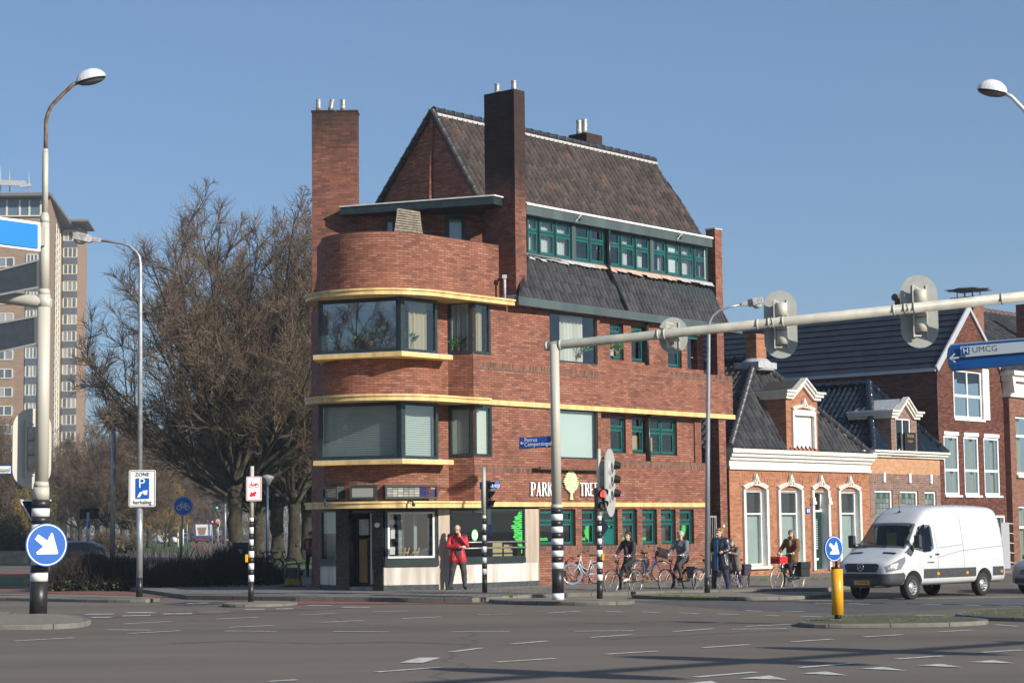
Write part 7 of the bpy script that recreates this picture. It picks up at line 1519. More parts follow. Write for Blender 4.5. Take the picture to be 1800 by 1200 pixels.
for y in (-.55, .55): patch(vb, [(.58, y-.2, 4), (.58, y+.2, 4), (.48, y+.22, 4), (.48, y-.22, 4)], (0, 0, 1), SIGB, van, 'bonnet_vent', .008, .1)
m_ = MB(); m_.box(-1.3, .12, -.8, .8, .9, 1.25); m_.box(-1.35, -1.3, -.78, .78, .9, 2.15)
for y in (-.5, 0, .5): m_.cbox((-.95, y, 1.4), (.18, .42, .7)); m_.cbox((-.98, y, 1.85), (.12, .26, .22))
m_.build('seats', DARKIN, van, local=True)
m_ = MB(); m_.ball((-.72, .48, 1.55), (.17, .24, .32), 12); m_.tube([(-.72, .68, 1.66), (-.5, .72, 1.42), (-.2, .6, 1.42)], [.07, .06, .04], 8); m_.build('driver_vest', VEST, van, local=True)
m_ = MB(); m_.ball((-.68, .48, 1.96), (.10, .085, .13), 12); m_.build('driver_head', mat('skin', (.5, .29, .2), .55), van, local=True)
m_ = MB(); m_.cbox((-.9, -.3, 1.62), (.1, .34, .5)); m_.build('hanging_vest', VEST, van, local=True)
text_obj('103', .09, Matrix.Translation((-.86, 1.0, 1.18)) @ Matrix(((-1, 0, 0, 0), (0, 0, 1, 0), (0, 1, 0, 0), (0, 0, 0, 1))), PLAS, van, name='door_number'); [o.data.transform(Matrix.Translation(org(van))) for o in bpy.data.objects if o.name.startswith('door_number')]
ob_ = text_obj('STERENBERG', .06, Matrix.Translation((-.86, 1.0, 1.02)) @ Matrix(((-1, 0, 0, 0), (0, 0, 1, 0), (0, 1, 0, 0), (0, 0, 0, 1))), PLAS, van, name='door_lettering'); ob_.data.transform(Matrix.Translation(org(van)))
m_ = MB(); m_.tube([(-.85, -.0, 2.45), (-.8, 0, 2.95)], .008, 5); m_.ball((-.85, 0, 2.46), (.05, .05, .03), 8); m_.build('aerial', SIGB, van, local=True)
m_ = MB(); m_.beam((.27, .3, 1.48), (.16, -.4, 1.60), .02, .02); m_.beam((.27, -.35, 1.48), (.2, -.8, 1.56), .02, .02); m_.build('wiper', SIGB, van, local=True)
# ---- generic car
def car(label, loc, hd, paint, sc_=.87, kind='hatch', lights=True, plate=True, group=None, detail=True):
    t = thing('parked_car' if False else 'car', label, 'car', loc, hd, group, sc_)
    if kind == 'hatch': st = [(.85, .45, .62, .4), (.84, .66, .72, .5), (.76, .78, .80, .6), (.5, .84, .90, .7), (.1, .86, .98, .7), (-.15, .865, 1.02, .64), (-.5, .87, 1.22, .60), (-.85, .87, 1.40, .60), (-1.2, .87, 1.46, .60), (-2.2, .87, 1.45, .60), (-2.7, .86, 1.38, .58), (-3.1, .84, 1.08, .58), (-3.22, .80, .95, .6), (-3.26, .72, .8, .6)]; wb = -2.5
    elif kind == 'van': st = [(.85, .5, .72, .4), (.83, .7, .85, .5), (.72, .8, .98, .6), (.45, .85, 1.1, .7), (.2, .87, 1.18, .7), (-.2, .87, 1.5, .72), (-.6, .87, 1.76, .72), (-1.0, .87, 1.84, .72), (-3.0, .87, 1.84, .72), (-3.3, .85, 1.78, .7), (-3.38, .84, 1.4, .76), (-3.4, .8, .9, .7)]; wb = -2.65
    b = car_body('body', st, .22, .92 if kind == 'hatch' else 1.05, [paint, DARKIN], t, (0, wb), .31, 1 if not detail else 2)
    bl = 1.0 if kind == 'hatch' else 1.14
    if kind == 'hatch':
        patch(b, [(-.2, .66, 1.05), (-.2, -.66, 1.05), (-.82, -.54, 1.38), (-.82, .54, 1.38)], (1, 0, 1.2), CGL, t, 'windscreen', .01, .12)
        patch(b, [(-3.1, .56, 1.0), (-3.1, -.56, 1.0), (-2.75, -.5, 1.32), (-2.75, .5, 1.32)], (-1, 0, .6), CGL, t, 'rear_window', .01, .12)
        sw_ = [(-.35, 2, 1.0), (-.85, 2, 1.32), (-2.3, 2, 1.34), (-2.8, 2, 1.04), (-2.6, 2, .97)]
    else:
        patch(b, [(.15, .66, 1.22), (.15, -.66, 1.22), (-.5, -.6, 1.7), (-.5, .6, 1.7)], (1, 0, 1.2), CGL, t, 'windscreen', .01, .12); sw_ = [(-.1, 2, 1.18), (-.6, 2, 1.66), (-1.15, 2, 1.68), (-1.15, 2, 1.15)]
    for sg in (1, -1):
        patch(b, [(x, y*sg, z) for x, y, z in sw_], (0, sg, 0), CGL, t, 'side_window', .008, .12)
        for x in (0, wb): car_wheel(t, x, sg*.76, .30, sg, .19, .64)
        m_ = MB(); m_.cbox((-.35, sg*.96, 1.02), (.1, .16, .13)); m_.build('wing_mirror', paint, t, local=True, bevel=.03)
        zl = .62 if kind == 'hatch' else .75
        patch(b, [(2, .42*sg, zl+.08), (2, .72*sg, zl+.06), (2, .74*sg, zl-.08), (2, .42*sg, zl-.06)], (1, .25*sg, 0), HL, t, 'headlight', .012, .08)
        patch(b, [(-5, .55*sg, .9), (-5, .8*sg, .9), (-5, .8*sg, .68), (-5, .55*sg, .68)], (-1, .1*sg, 0), TAILR, t, 'tail_light', .012, .08)
    patch(b, [(2, .38, .66), (2, -.38, .66), (2, -.38, .56), (2, .38, .56)], (1, 0, 0), SIGB, t, 'grille', .012, .08); patch(b, [(2, .6, .44), (2, -.6, .44), (2, -.6, .3), (2, .6, .3)], (1, 0, 0), PLAS, t, 'bumper', .012, .08)
    for x0, d_, yz in ((2, 1, .46), (-5, -1, .6)): patch(b, [(x0, .24, yz+.06), (x0, -.24, yz+.06), (x0, -.24, yz-.05), (x0, .24, yz-.05)], (d_, 0, 0), NUMP, t, 'number_plate', .022, .08)
    return t
pcar = gz(1790, 1043); hd0 = math.atan2(-math.cos(R(45)), -math.sin(R(45)))
sc1 = car('silver hatchback behind the white van at the right edge', gz(1845, 1041.5), hd0, CARG, .84)
p_ = at(1787, 1015, 47)
# distant traffic
def ang_(dx, dy): return math.atan2(dy, dx)
WHC = mat('car_white', (.7, .7, .7), .3, coat=.5); BLC = mat('car_black', (.02, .022, .028), .25, coat=.6); BLUC = mat('car_navy', (.02, .03, .06), .25, coat=.6)
def g0(x, Y): v = at(x, 950, Y); return (v.x, v.y, 0)
car('small white van driving off to the right on the far street', g0(305, 335), ang_(1, -.25), WHC, .9, 'van', detail=False)
car('dark car with glowing headlights behind the far white van', g0(307, 365), ang_(.2, -1), BLC, .9, 'hatch', detail=False)
car('tiny white van facing us on the far street', g0(325, 350), ang_(.15, -1), WHC, .95, 'van', detail=False)
car('dark blue car seen from behind right of the far truck', g0(384.5, 325), ang_(-.1, 1), BLUC, .92, 'hatch', detail=False)
car('dark estate car half hidden by the black tree trunk', g0(401, 318), ang_(-.1, 1), BLC, .95, 'hatch', detail=False)
car('bright silver car on the far road left of the lawn', g0(133, 300), ang_(1, -.1), CARG, .9, 'hatch', detail=False)
car('dark car half hidden behind the round blue arrow sign', g0(104, 120), ang_(-1, .3), BLC, .87, 'hatch', detail=False)
# tipper truck far away
tl_ = g0(355, 345); trk = thing('tipper_truck', 'skip truck with white container and blue uprights seen from behind on the far street', 'truck', tl_, 0); x0, y0 = tl_[0], tl_[1]
m_ = MB(); m_.extr([(x0-1.0, y0, 1.3), (x0+1.0, y0, 1.3), (x0+1.15, y0, 3.2), (x0-1.15, y0, 3.2)], (0, 4, 0)); m_.build('skip_container', WHC, trk); m_ = MB(); m_.extr([(x0-.5, y0-.05, 1.4), (x0+.5, y0-.05, 1.4), (x0+.8, y0-.05, 2.7), (x0-.8, y0-.05, 2.7)], (0, .04, 0)); m_.build('skip_opening', mat('rusty_skip', (.25, .17, .12), .8, var=.3), trk)
m_ = MB(); m_.box(x0-1.3, x0-1.16, y0-.1, y0+.2, .7, 3.4); m_.box(x0+1.16, x0+1.3, y0-.1, y0+.2, .7, 3.5); m_.box(x0-1.3, x0+1.3, y0-.15, y0+5, .9, 1.25); m_.build('lifting_frame', mat('truck_blue', (.02, .07, .2), .5), trk)
m_ = MB(); m_.box(x0-1.15, x0+1.15, y0-.3, y0-.16, .5, .7); m_.build('rear_bar', mat('truck_red', (.25, .03, .03), .5), trk)
for sg in (-1, 1): m_ = MB(); m_.tube([(x0+sg*.75, y0+.3, .5), (x0+sg*1.2, y0+.3, .5)], .5, 14); m_.build('wheel', TYRE, trk); m_ = MB(); m_.box(x0+sg*.9-.15, x0+sg*.9+.15, y0-.34, y0-.3, .75, .95); m_.build('tail_light', TAILR, trk)
# ================================================================ BICYCLES
SPK = mat('spoke_steel', (.45, .45, .45), .35, metal=.7); SADL = mat('saddle_black', (.02, .02, .02), .6); RIMC = mat('bike_rim', (.5, .5, .5), .3, metal=.7)
def bicycle(label, loc, hd, fr, lean=0, steer=0, group=None, sc_=.87, tyre_f=None, front=None, rear=None, guards=None, drop=0, tyr=None, diamond=False, barh=1.08):
    t = thing('bicycle', label, 'bicycle', loc, hd, group, sc_); t.rotation_euler = (R(lean), 0, hd)
    RW_ = (-.53, .345); FW_ = (.60, .345); r = .335
    hb = Vector((.30, 0, .86)); Mf = Matrix.Translation(hb) @ Matrix.Rotation(R(steer), 4, Vector((-.28, 0, .96)).normalized()) @ Matrix.Translation(-hb)
    def wheel(cx, cz, M_, tm):
        m_ = MB(M_); K = 36; m_.tube([(cx+r*math.cos(2*math.pi*k/K), 0, cz+r*math.sin(2*math.pi*k/K)) for k in range(K)], .019, 6, closed=True); w_ = m_.build('wheel', tm, t, local=True)
        m_ = MB(M_); m_.tube([(cx+(r-.03)*math.cos(2*math.pi*k/K), 0, cz+(r-.03)*math.sin(2*math.pi*k/K)) for k in range(K)], .012, 5, closed=True); m_.build('rim', RIMC, w_, local=True)
        m_ = MB(M_)
        for k in range(28): a = 2*math.pi*k/28; m_.tube([(cx+.02*math.cos(a+.9), (.025 if k % 2 else -.025), cz+.02*math.sin(a+.9)), (cx+(r-.035)*math.cos(a), 0, cz+(r-.035)*math.sin(a))], .0022, 3, cap=False)
        m_.tube([(cx, -.05, cz), (cx, .05, cz)], .022, 8); m_.build('spokes', SPK, w_, local=True)
    tyr = tyr or TYRE; wheel(*RW_, Matrix.Identity(4), tyr); wheel(*FW_, Mf, tyre_f or tyr)
    bb = Vector((-.08, 0, .30)); st_ = Vector((-.25, 0, .78)); hd1, hd2 = Vector((.30, 0, .88)), Vector((.345, 0, .70)); m_ = MB(); q = .017
    m_.tube([bb, st_], q, 8); 
    if diamond: m_.tube([st_-Vector((-.02, 0, .06)), hd1-Vector((0, 0, .04))], q, 8); m_.tube([bb, hd2], q*1.1, 8)
    else: m_.tube([bb, bb.lerp(hd2, .5)-Vector((0, 0, .06)), hd2], q*1.1, 8); m_.tube([bb.lerp(st_, .35), bb.lerp(hd1, .55)-Vector((0, 0, .08)), hd1], q*.9, 8)
    m_.tube([hd1+Vector((-.01, 0, .03)), hd2-Vector((-.01, 0, .03))], .022, 8)
    for sy in (-.05, .05): m_.tube([bb+Vector((0, sy*.5, 0)), (RW_[0], sy, RW_[1])], .010, 6); m_.tube([st_+Vector((0, sy*.3, -.05)), (RW_[0], sy, RW_[1])], .009, 6)
    m_.build('frame', fr, t, local=True)
    m_ = MB(Mf)
    for sy in (-.05, .05): m_.tube([(.355, sy, .66), (.42, sy, .55), (FW_[0], sy, FW_[1])], [.014, .013, .009], 6)
    m_.tube([(.355, -.05, .665), (.355, .05, .665)], .016, 6); m_.tube([(.34, 0, .68), (.25, 0, .98+.0)], .013, 8); m_.build('fork', fr, t, local=True)
    m_ = MB(Mf); H_ = barh; m_.tube([(.08, .27, H_-.02), (.14, .26, H_), (.24, .20, H_+.01), (.27, .05, H_-.05), (.27, -.05, H_-.05), (.24, -.20, H_+.01), (.14, -.26, H_), (.08, -.27, H_-.02)], .012, 8); m_.tube([(.25, 0, .97), (.27, 0, H_-.05)], .012, 6); hbar = m_.build('handlebar', RIMC, t, local=True)
    m_ = MB(Mf); m_.tube([(.06, .272, H_-.025), (.15, .258, H_)], .018, 8); m_.build('grip', SADL, hbar, local=True); m_ = MB(Mf); m_.tube([(.06, -.272, H_-.025), (.15, -.258, H_)], .018, 8); m_.build('grip', SADL, hbar, local=True); m_ = MB(Mf); m_.ball((.36, 0, .93), (.05, .045, .045), 8); m_.build('headlight', SADL, t, local=True)
    m_ = MB(); m_.tube([st_, st_+Vector((-.03, 0, .12))], .013, 6); m_.build('seat_post', RIMC, t, local=True)
    m_ = MB(); c = st_+Vector((-.04, 0, .15)); 
    P = [(-.14, 0), (-.14, .09), (-.06, .10), (.03, .045), (.14, .018), (.15, 0)]; P2_ = P + [(x, -y) for x, y in P[-2:0:-1]]
    m_.prism([(c.x+x, c.y+y) for x, y in P2_], c.z-.02, c.z+.035); m_.build('saddle', SADL, t, local=True, bevel=.015)
    m_ = MB(); m_.tube([bb+Vector((0, -.08, 0)), bb+Vector((0, .08, 0))], .02, 8); a = R(35)
    for sy, s2 in ((.07, 1), (-.07, -1)):
        e = bb+Vector((math.cos(a)*.17*s2, sy, math.sin(a)*.17*s2)); m_.tube([bb+Vector((0, sy, 0)), e], .010, 6); m_.cbox(e+Vector((0, .05*(1 if sy > 0 else -1), 0)), (.09, .07, .02))
    K = 20; m_.tube([bb+Vector((.09*math.cos(2*math.pi*k/K), .06, .09*math.sin(2*math.pi*k/K))) for k in range(K)], .007, 4, closed=True)
    m_.build('cranks', SPK, t, local=True)
    m_ = MB()
    for cx, cz, M_, a0, a1 in ((RW_[0], RW_[1], Matrix.Identity(4), -10, 165), (FW_[0], FW_[1], Mf, 45, 170)):
        m_.M = M_; K = 14; rr = r+.03
        for k in range(K):
            t0, t1 = R(a0+(a1-a0)*k/K), R(a0+(a1-a0)*(k+1)/K); A, B_ = (cx+rr*math.cos(t0), cz+rr*math.sin(t0)), (cx+rr*math.cos(t1), cz+rr*math.sin(t1))
            m_.face([(A[0], -.025, A[1]), (A[0], .025, A[1]), (B_[0], .025, B_[1]), (B_[0], -.025, B_[1])], smooth=True)
    m_.M = None; m_.build('mudguards', guards or SADL, t, local=True, recalc=False)
    m_ = MB(); m_.tube([(RW_[0]-.02, .05, RW_[1]+.02), (RW_[0]-.08, .06, .74), (-.24, .06, .74)], .006, 5); m_.tube([(RW_[0]-.02, -.05, RW_[1]+.02), (RW_[0]-.08, -.06, .74), (-.24, -.06, .74)], .006, 5); m_.box(-.72, -.26, -.06, .06, .735, .75); m_.build('rear_rack', SPK, t, local=True)
    m_ = MB(); m_.tube([(-.2, .06, .25), (-.3, .14, .02)], .008, 5); m_.build('kickstand', SPK, t, local=True)
    return t, Mf
HDC = math.atan2(-U.y, -U.x)
BKF = mat('bike_black', (.02, .02, .022), .3); BKW = mat('bike_white', (.6, .62, .62), .3); BKR = mat('bike_red_black', (.10, .01, .012), .3); BKB = mat('bike_blue', (.03, .06, .16), .3); BTY = mat('sky_blue_tyre', (.10, .30, .55), .6); TANW = mat('tan_tyre', (.34, .26, .16), .7); LIGHTT = mat('dusty_tyre', (.10, .095, .09), .8)
def crate(par, c, sz, m, M_=None, tilt=0, name='crate', fill=None):
    M0 = (M_ or Matrix.Identity(4)) @ Matrix.Translation(c) @ Matrix.Rotation(R(tilt), 4, 'Y'); a, b, h = sz[0]/2, sz[1]/2, sz[2]; m_ = MB(M0)
    m_.box(-a, a, -b, b, 0, .01)
    for z in (0.01, h*.4, h*.85): 
        m_.box(-a, a, b-.008, b, z, z+h*.15); m_.box(-a, a, -b, -b+.008, z, z+h*.15); m_.box(a-.008, a, -b+.008, b-.008, z, z+h*.15); m_.box(-a, -a+.008, -b+.008, b-.008, z, z+h*.15)
    for k in range(9): x = -a+2*a*(k+.5)/9; m_.box(x-.008, x+.008, b-.006, b-.002, .01, h); m_.box(x-.008, x+.008, -b+.002, -b+.006, .01, h)
    for k in range(6): y = -b+2*b*(k+.5)/6; m_.box(a-.006, a-.002, y-.008, y+.008, .01, h); m_.box(-a+.002, -a+.006, y-.008, y+.008, .01, h)
    o = m_.build(name, m, par, local=True)
    if fill: m_ = MB(M0); m_.box(-a+.01, a-.01, -b+.01, b-.01, .012, h*.8); m_.build('crate_liner', fill, o, local=True)
    return o
def pannier(par, x, z, m, sides=(1, -1), L=.36, H_=.33, name='pannier'):
    for sy in sides:
        m_ = MB(); m_.extr([(x-L/2, sy*.07, z), (x+L/2, sy*.07, z), (x+L/2-.03, sy*.07, z-H_), (x-L/2+.03, sy*.07, z-H_)], (0, sy*.15, 0)); p_ = m_.build(name, m, par, local=True, bevel=.03)
        m_ = MB(); m_.extr([(x-L/2-.01, sy*.06, z+.01), (x+L/2+.01, sy*.06, z+.01), (x+L/2, sy*.06, z-H_*.45), (x-L/2, sy*.06, z-H_*.45)], (0, sy*.175, 0)); m_.build('flap', m, p_, local=True, bevel=.02)
bw, _ = bicycle('black step-through bicycle ridden by the woman in dark clothes', gz(1098, 1043.7), HDC, BKF, sc_=.89, tyr=LIGHTT)
bm_, _ = bicycle('black and red bicycle ridden by the man in the checked jacket', gz(1192, 1041.2), HDC, BKR, sc_=.89, diamond=True); pannier(bm_, -.5, .74, mat('taupe_bag', (.16, .14, .14), .8), (1,))
bl, _ = bicycle('white framed bicycle held by the person in the dark leather coat', gz(1251, 1040.8), HDC, BKW, sc_=.89, guards=SPK); pannier(bl, -.52, .76, mat('navy_bag', (.03, .04, .06), .6))
bs, _ = bicycle('grey bicycle with purple pannier under the small person in the taupe coat', gz(1288, 1039.6), HDC, mat('bike_grey', (.25, .26, .27), .3), sc_=.87); pannier(bs, -.5, .80, mat('purple_bag', (.045, .035, .055), .8))
bb_, Mfb = bicycle('black bicycle with red front crate and black panniers under the man in brown', gz(1386, 1037.8), HDC, BKF, sc_=.89, tyr=TANW); pannier(bb_, -.62, .82, SADL, L=.5, H_=.42); crate(bb_, (.46, 0, .80), (.42, .34, .2), mat('crate_red', (.62, .03, .025), .5), fill=MATS['crate_red'])
# parked ones
bp1, _ = bicycle('white bicycle with sky blue front tyre leaning against the brick wall', W.w(px(1031, .5, 1020), .42, .1), math.atan2(-U.y, -U.x), BKW, lean=-6, steer=-38, sc_=.87, tyre_f=BTY)
bp2, Mf2 = bicycle('dark blue bicycle with black crate leaning against the brick wall', W.w(px(1141, .45, 1020), .40, .1), math.atan2(U.y, U.x), BKB, lean=8, steer=-35, sc_=.9, guards=SPK); crate(bp2, (.50, 0, .82), (.36, .32, .26), SADL, Mf2, 8)
hl_ = math.atan2(-.5, -1)
bicycle('black bicycle with grey wheels parked by the blue lantern pole', (at(472, 950, 71).x, 71, .1), math.atan2(-1, -.75), BKF, sc_=.9, steer=10); bicycle('dark bicycle parked behind the other one under the trees', (at(484, 950, 74).x, 74, .1), math.atan2(.25, 1), BKF, sc_=.9)
# plate compactor
q = at(515, 1010, 57.5); pcx = q.x; cp_ = thing('plate_compactor', 'dirty yellow and black plate compactor standing on the side pavement', 'machine', (pcx, 57.5, .1))
m_ = MB(); m_.extr([(pcx-.34, 57.3, .13), (pcx+.34, 57.3, .13), (pcx+.30, 57.3, .10), (pcx-.30, 57.3, .10)], (0, .5, 0)); m_.build('base_plate', SIGB, cp_); m_ = MB(); m_.extr([(pcx-.24, 57.3, .14), (pcx+.24, 57.3, .14), (pcx+.20, 57.3, .34), (pcx-.2, 57.3, .34)], (0, .45, 0)); m_.build('housing', mat('dirty_yellow', (.28, .20, .03), .6, var=.4, nscale=9), cp_, bevel=.02)
m_ = MB(); a = [(pcx-.24, .3), (pcx-.20, .74), (pcx+.16, .76), (pcx+.2, .3)]
for i in range(3): m_.tube([(a[i][0], 57.28, a[i][1]), (a[i+1][0], 57.28, a[i+1][1])], .022, 8); m_.tube([(a[i][0], 57.7, a[i][1]), (a[i+1][0], 57.7, a[i+1][1])], .022, 8)
m_.tube([(pcx+.1, 57.4, .76), (pcx+.38, 57.3, .82), (pcx+.4, 57.3, .6)], .018, 6); m_.build('roll_cage', mat('cage_grey', (.12, .12, .12), .5), cp_); m_ = MB(); m_.cbox((pcx-.02, 57.5, .5), (.28, .3, .3)); m_.tube([(pcx+.2, 57.4, .5), (pcx+.3, 57.4, .5)], .08, 12); m_.build('engine', SIGB, cp_, bevel=.02)
# ================================================================ PEOPLE
def union(mb, name, m, par, voxel=.008, smooth=3, uvm=False):
    o = mb.build(name, m, None); o.data.materials.clear(); md = o.modifiers.new('r', 'REMESH'); md.mode = 'VOXEL'; md.voxel_size = voxel; md.use_smooth_shade = True
    if smooth: s2 = o.modifiers.new('s', 'SMOOTH'); s2.iterations = smooth; s2.factor = .5
    me = evalmesh(o); o.modifiers.clear(); o.data = me
    for x in (m if isinstance(m, (list, tuple)) else [m]): me.materials.append(x)
    for p in me.polygons: p.use_smooth = True
    o.parent = par; return o
def cap(mb, a, b, ra, rb, n=10):
    a, b = Vector(a), Vector(b); mb.tube([a, b], [ra, rb], n); mb.ball(a, ra*1.0, n); mb.ball(b, rb*1.0, n)
SKIN = mat('skin_tone', (.66, .40, .29), .55); SHOE = mat('dark_shoe', (.02, .02, .022), .5)
def figure(label, loc, hd, J, outfit, scl=.89, look=(1, 0, 0), hair=None, beard=None):
    t = thing('person', label, 'person', loc, hd, None, scl); V = lambda k: Vector(J[k]); b = MB()
    ch, pe, nk, hd_ = V('chest'), V('pelvis'), V('neck'), V('head')
    # skin: head, neck and limbs in one surface
    f = Vector(look).normalized(); lft = UZ.cross(f).normalized(); up = f.cross(lft)
    Hm = Matrix(((f.x, lft.x, up.x, hd_.x), (f.y, lft.y, up.y, hd_.y), (f.z, lft.z, up.z, hd_.z), (0, 0, 0, 1)))
    b.M = Hm; b.ball((-.01, 0, .03), (.098, .077, .095), 14); b.ball((.012, 0, -.035), (.075, .062, .085), 12); b.ball((.05, 0, -.09), (.035, .035, .03), 8)
    b.tube([(.083, 0, .012), (.108, 0, -.022), (.085, 0, -.035)], [.009, .017, .010], 8); b.ball((.075, .03, .025), (.02, .022, .012), 6); b.ball((.075, -.03, .025), (.02, .022, .012), 6)
    for sg in (-1, 1): b.ball((-.01, sg*.078, -.01), (.02, .012, .032), 8)
    b.M = None; cap(b, nk, hd_+up*-.05-f*.01, .058, .055); cap(b, nk-Vector((0, 0, .05)), ch, .08, .12); cap(b, ch, pe, .12, .12)
    for s_ in 'LR':
        cap(b, V('sh'+s_), ch, .05, .08); cap(b, V('sh'+s_), V('el'+s_), .048, .040); cap(b, V('el'+s_), V('wr'+s_), .040, .028)
        cap(b, V('hip'+s_), V('kn'+s_), .075, .052); cap(b, V('kn'+s_), V('an'+s_), .05, .036); cap(b, pe, V('hip'+s_), .10, .08)
        # hand: palm, four unequal fingers with two bends, thumb off the side
        w_ = V('wr'+s_); d = Vector(J.get('hd'+s_, tuple(w_-V('el'+s_)))).normalized(); pn = Vector(J.get('pn'+s_, (0, 0, -1))); pn = (pn-d*pn.dot(d)).normalized(); sd = d.cross(pn).normalized(); curl = J.get('curl'+s_, 1.0); th_ = sd*(1 if s_ == 'L' else -1)
        if J.get('flip'+s_): th_ = -th_
        b.tube([w_, w_+d*.03, w_+d*.085], [.026, .034, .036], 10); b.ball(w_+d*.05, (.036, .036, .036), 8)
        for k, (off, L) in enumerate(((.028, .07), (.009, .08), (-.010, .075), (-.027, .058))):
            p = w_+d*.08+th_*off; q_ = [p]; a = 0
            for j in range(3):
                a += curl*(.55 if j == 0 else .75); q_.append(q_[-1] + (d*math.cos(a)+pn*math.sin(a))*L*(.45, .32, .25)[j])
            b.tube(q_, [.0105, .010, .009, .008], 6); b.ball(q_[-1], .008, 6)
        q_ = [w_+d*.03+th_*.022, w_+d*.055+th_*.045+pn*.012, w_+d*.078+th_*.05+pn*.03]; b.tube(q_, [.014, .012, .010], 6); b.ball(q_[-1], .010, 6)
    union(b, 'body', SKIN, t, .0068, 2)
    # face details
    m_ = MB(Hm); 
    for sg in (-1, 1): m_.ball((.083, sg*.030, .008), (.010, .013, .007), 8)
    m_.build('eyes', mat('eye_dark', (.03, .02, .015), .2), t, local=True); m_ = MB(Hm); m_.ball((.079, 0, -.062), (.010, .024, .006), 8); m_.build('mouth', mat('lip', (.3, .1, .08), .5), t, local=True)
    m_ = MB(Hm)
    for sg in (-1, 1): m_.beam((.088, sg*.014, .035), (.080, sg*.048, .038), .012, .008)
    if hair:
        kind, hc = hair; h = MB(Hm); hm_ = mat('hair_%s' % ('_'.join('%02d' % int(c*100) for c in hc)), hc, .8, var=.3, nscale=30); rr = random.Random(len(label))
        m_.build('eyebrows', hm_, t, local=True)
        if kind == 'bald':   # fringe round the back and sides
            for k in range(26): a = math.pi*(.42+1.16*k/25); h.ball((math.cos(a)*.095-.005, math.sin(a)*.082, .02+rr.uniform(-.03, .03)), .022, 6)
            for k in range(14): a = math.pi*(.55+.9*k/13); h.ball((math.cos(a)*.085-.01, math.sin(a)*.07, .065), .024, 6)
        else:
            h.ball((-.02, 0, .052), (.102, .086, .085), 14)
            for k in range(44):
                a = rr.uniform(.38, 1.62)*math.pi; z = rr.uniform(-.04, .07) if kind == 'short' else rr.uniform(-.10 if kind == 'mid' else -.16, .1)
                h.ball((math.cos(a)*.092-.02, math.sin(a)*(.083 if z > -.06 else .092), z), rr.uniform(.018, .03), 6)
            for k in range(10): a = math.pi*(-.4+.8*k/9); h.ball((math.cos(a)*.075, math.sin(a)*.062, .092), .022, 6)
            if kind == 'bun': h.ball((-.12, 0, .09), .042, 8)
        union(h, 'hair', hm_, t, .009, 1)
        if beard: bd = MB(Hm); [bd.ball((.06+rr.uniform(-.02, .02), rr.uniform(-.045, .045), -.085+rr.uniform(-.025, .02)), .02, 6) for k in range(16)]; union(bd, 'beard', hm_, t, .008, 1)
    # trousers
    o = outfit; tr = MB(); k = o.get('tr', 1.0)
    for s_ in 'LR':
        cap(tr, V('hip'+s_), V('kn'+s_), .098*k, .068*k); cap(tr, V('kn'+s_), V('an'+s_)+Vector((0, 0, .03)), .066*k, .052*k); cap(tr, pe, V('hip'+s_), .115*k, .1*k)
        tr.tube([V('an'+s_)+Vector((0, 0, .03)), V('an'+s_)+(V('an'+s_)-V('kn'+s_)).normalized()*.03], [.053*k, .058*k], 10)
    cap(tr, pe+Vector((-.01, 0, 0)), pe.lerp(ch, .3), .135*k, .12*k); union(tr, 'trousers', o['trousers'], t, .011, 3)
    # shoes
    for s_ in 'LR':
        a = V('an'+s_); d = Vector(J.get('ft'+s_, (1, 0, 0))).normalized(); sh = MB(); sh.tube([a-d*.06-UZ*.045, a+d*.02-UZ*.05, a+d*.12-UZ*.062, a+d*.19-UZ*.066], [.036, .042, .040, .028], 10); sh.ball(a+d*.19-UZ*.066, (.028, .028, .02), 8); sh.ball(a-d*.06-UZ*.045, .036, 8); cap(sh, a+UZ*.01, a-UZ*.03, .042, .042); union(sh, 'shoe', o.get('shoe', SHOE), t, .008, 2)
    # coat or jacket
    j = MB(); k = o.get('jk', 1.0); bl = o.get('bulk', 1.0)
    for s_ in 'LR':
        cap(j, V('sh'+s_), V('el'+s_), .074*k, .060*k); cap(j, V('el'+s_), V('wr'+s_).lerp(V('el'+s_), .12), .060*k, .046*k); cap(j, V('sh'+s_), ch+Vector((0, 0, .04)), .078*k, .13*bl)
    cap(j, ch+Vector((0, .06, .02)), pe.lerp(ch, .25)+Vector((0, .05, 0)), .125*bl, .12*bl); cap(j, ch+Vector((0, -.06, .02)), pe.lerp(ch, .25)+Vector((0, -.05, 0)), .125*bl, .12*bl)
    cap(j, nk-Vector((0, 0, .045)), nk-Vector((0, 0, .0)), .08, .07)
    hem = o.get('hem', 0)
    for s_ in 'LR':
        hp = V('hip'+s_); q = hp.lerp(V('kn'+s_), hem) if hem else hp+Vector((0, 0, .03)); cap(j, pe.lerp(ch, .2)+Vector((0, hp.y*.6, 0)), q, .125*bl, (.125 if hem else .118)*bl)
    if hem: cap(j, V('hipL').lerp(V('knL'), hem), V('hipR').lerp(V('knR'), hem), .11*bl, .11*bl)
    jo = union(j, o.get('jname', 'jacket'), o['jacket'], t, .012, 3)
    # crumples: displaced folds
    tx_ = bpy.data.textures.get('folds') or bpy.data.textures.new('folds', 'CLOUDS'); tx_.noise_scale = .13
    for ob in [c for c in bpy.data.objects if c.parent == t and c.name.split('.')[0] in ('jacket', 'coat', 'trousers')]:
        dm = ob.modifiers.new('folds', 'DISPLACE'); dm.texture = tx_; dm.strength = .028; dm.mid_level = .5
    # zip and collar details
    m_ = MB(); fz = o.get('front', 1)
    m_.tube([nk+Vector((.085, 0, -.03)), ch+Vector((.155*bl, 0, 0)), pe.lerp(ch, .4)+Vector((.155*bl, 0, 0)), pe+Vector((.16*bl, 0, .02))], .006, 5); m_.build('zip', SIGB, t, local=True)
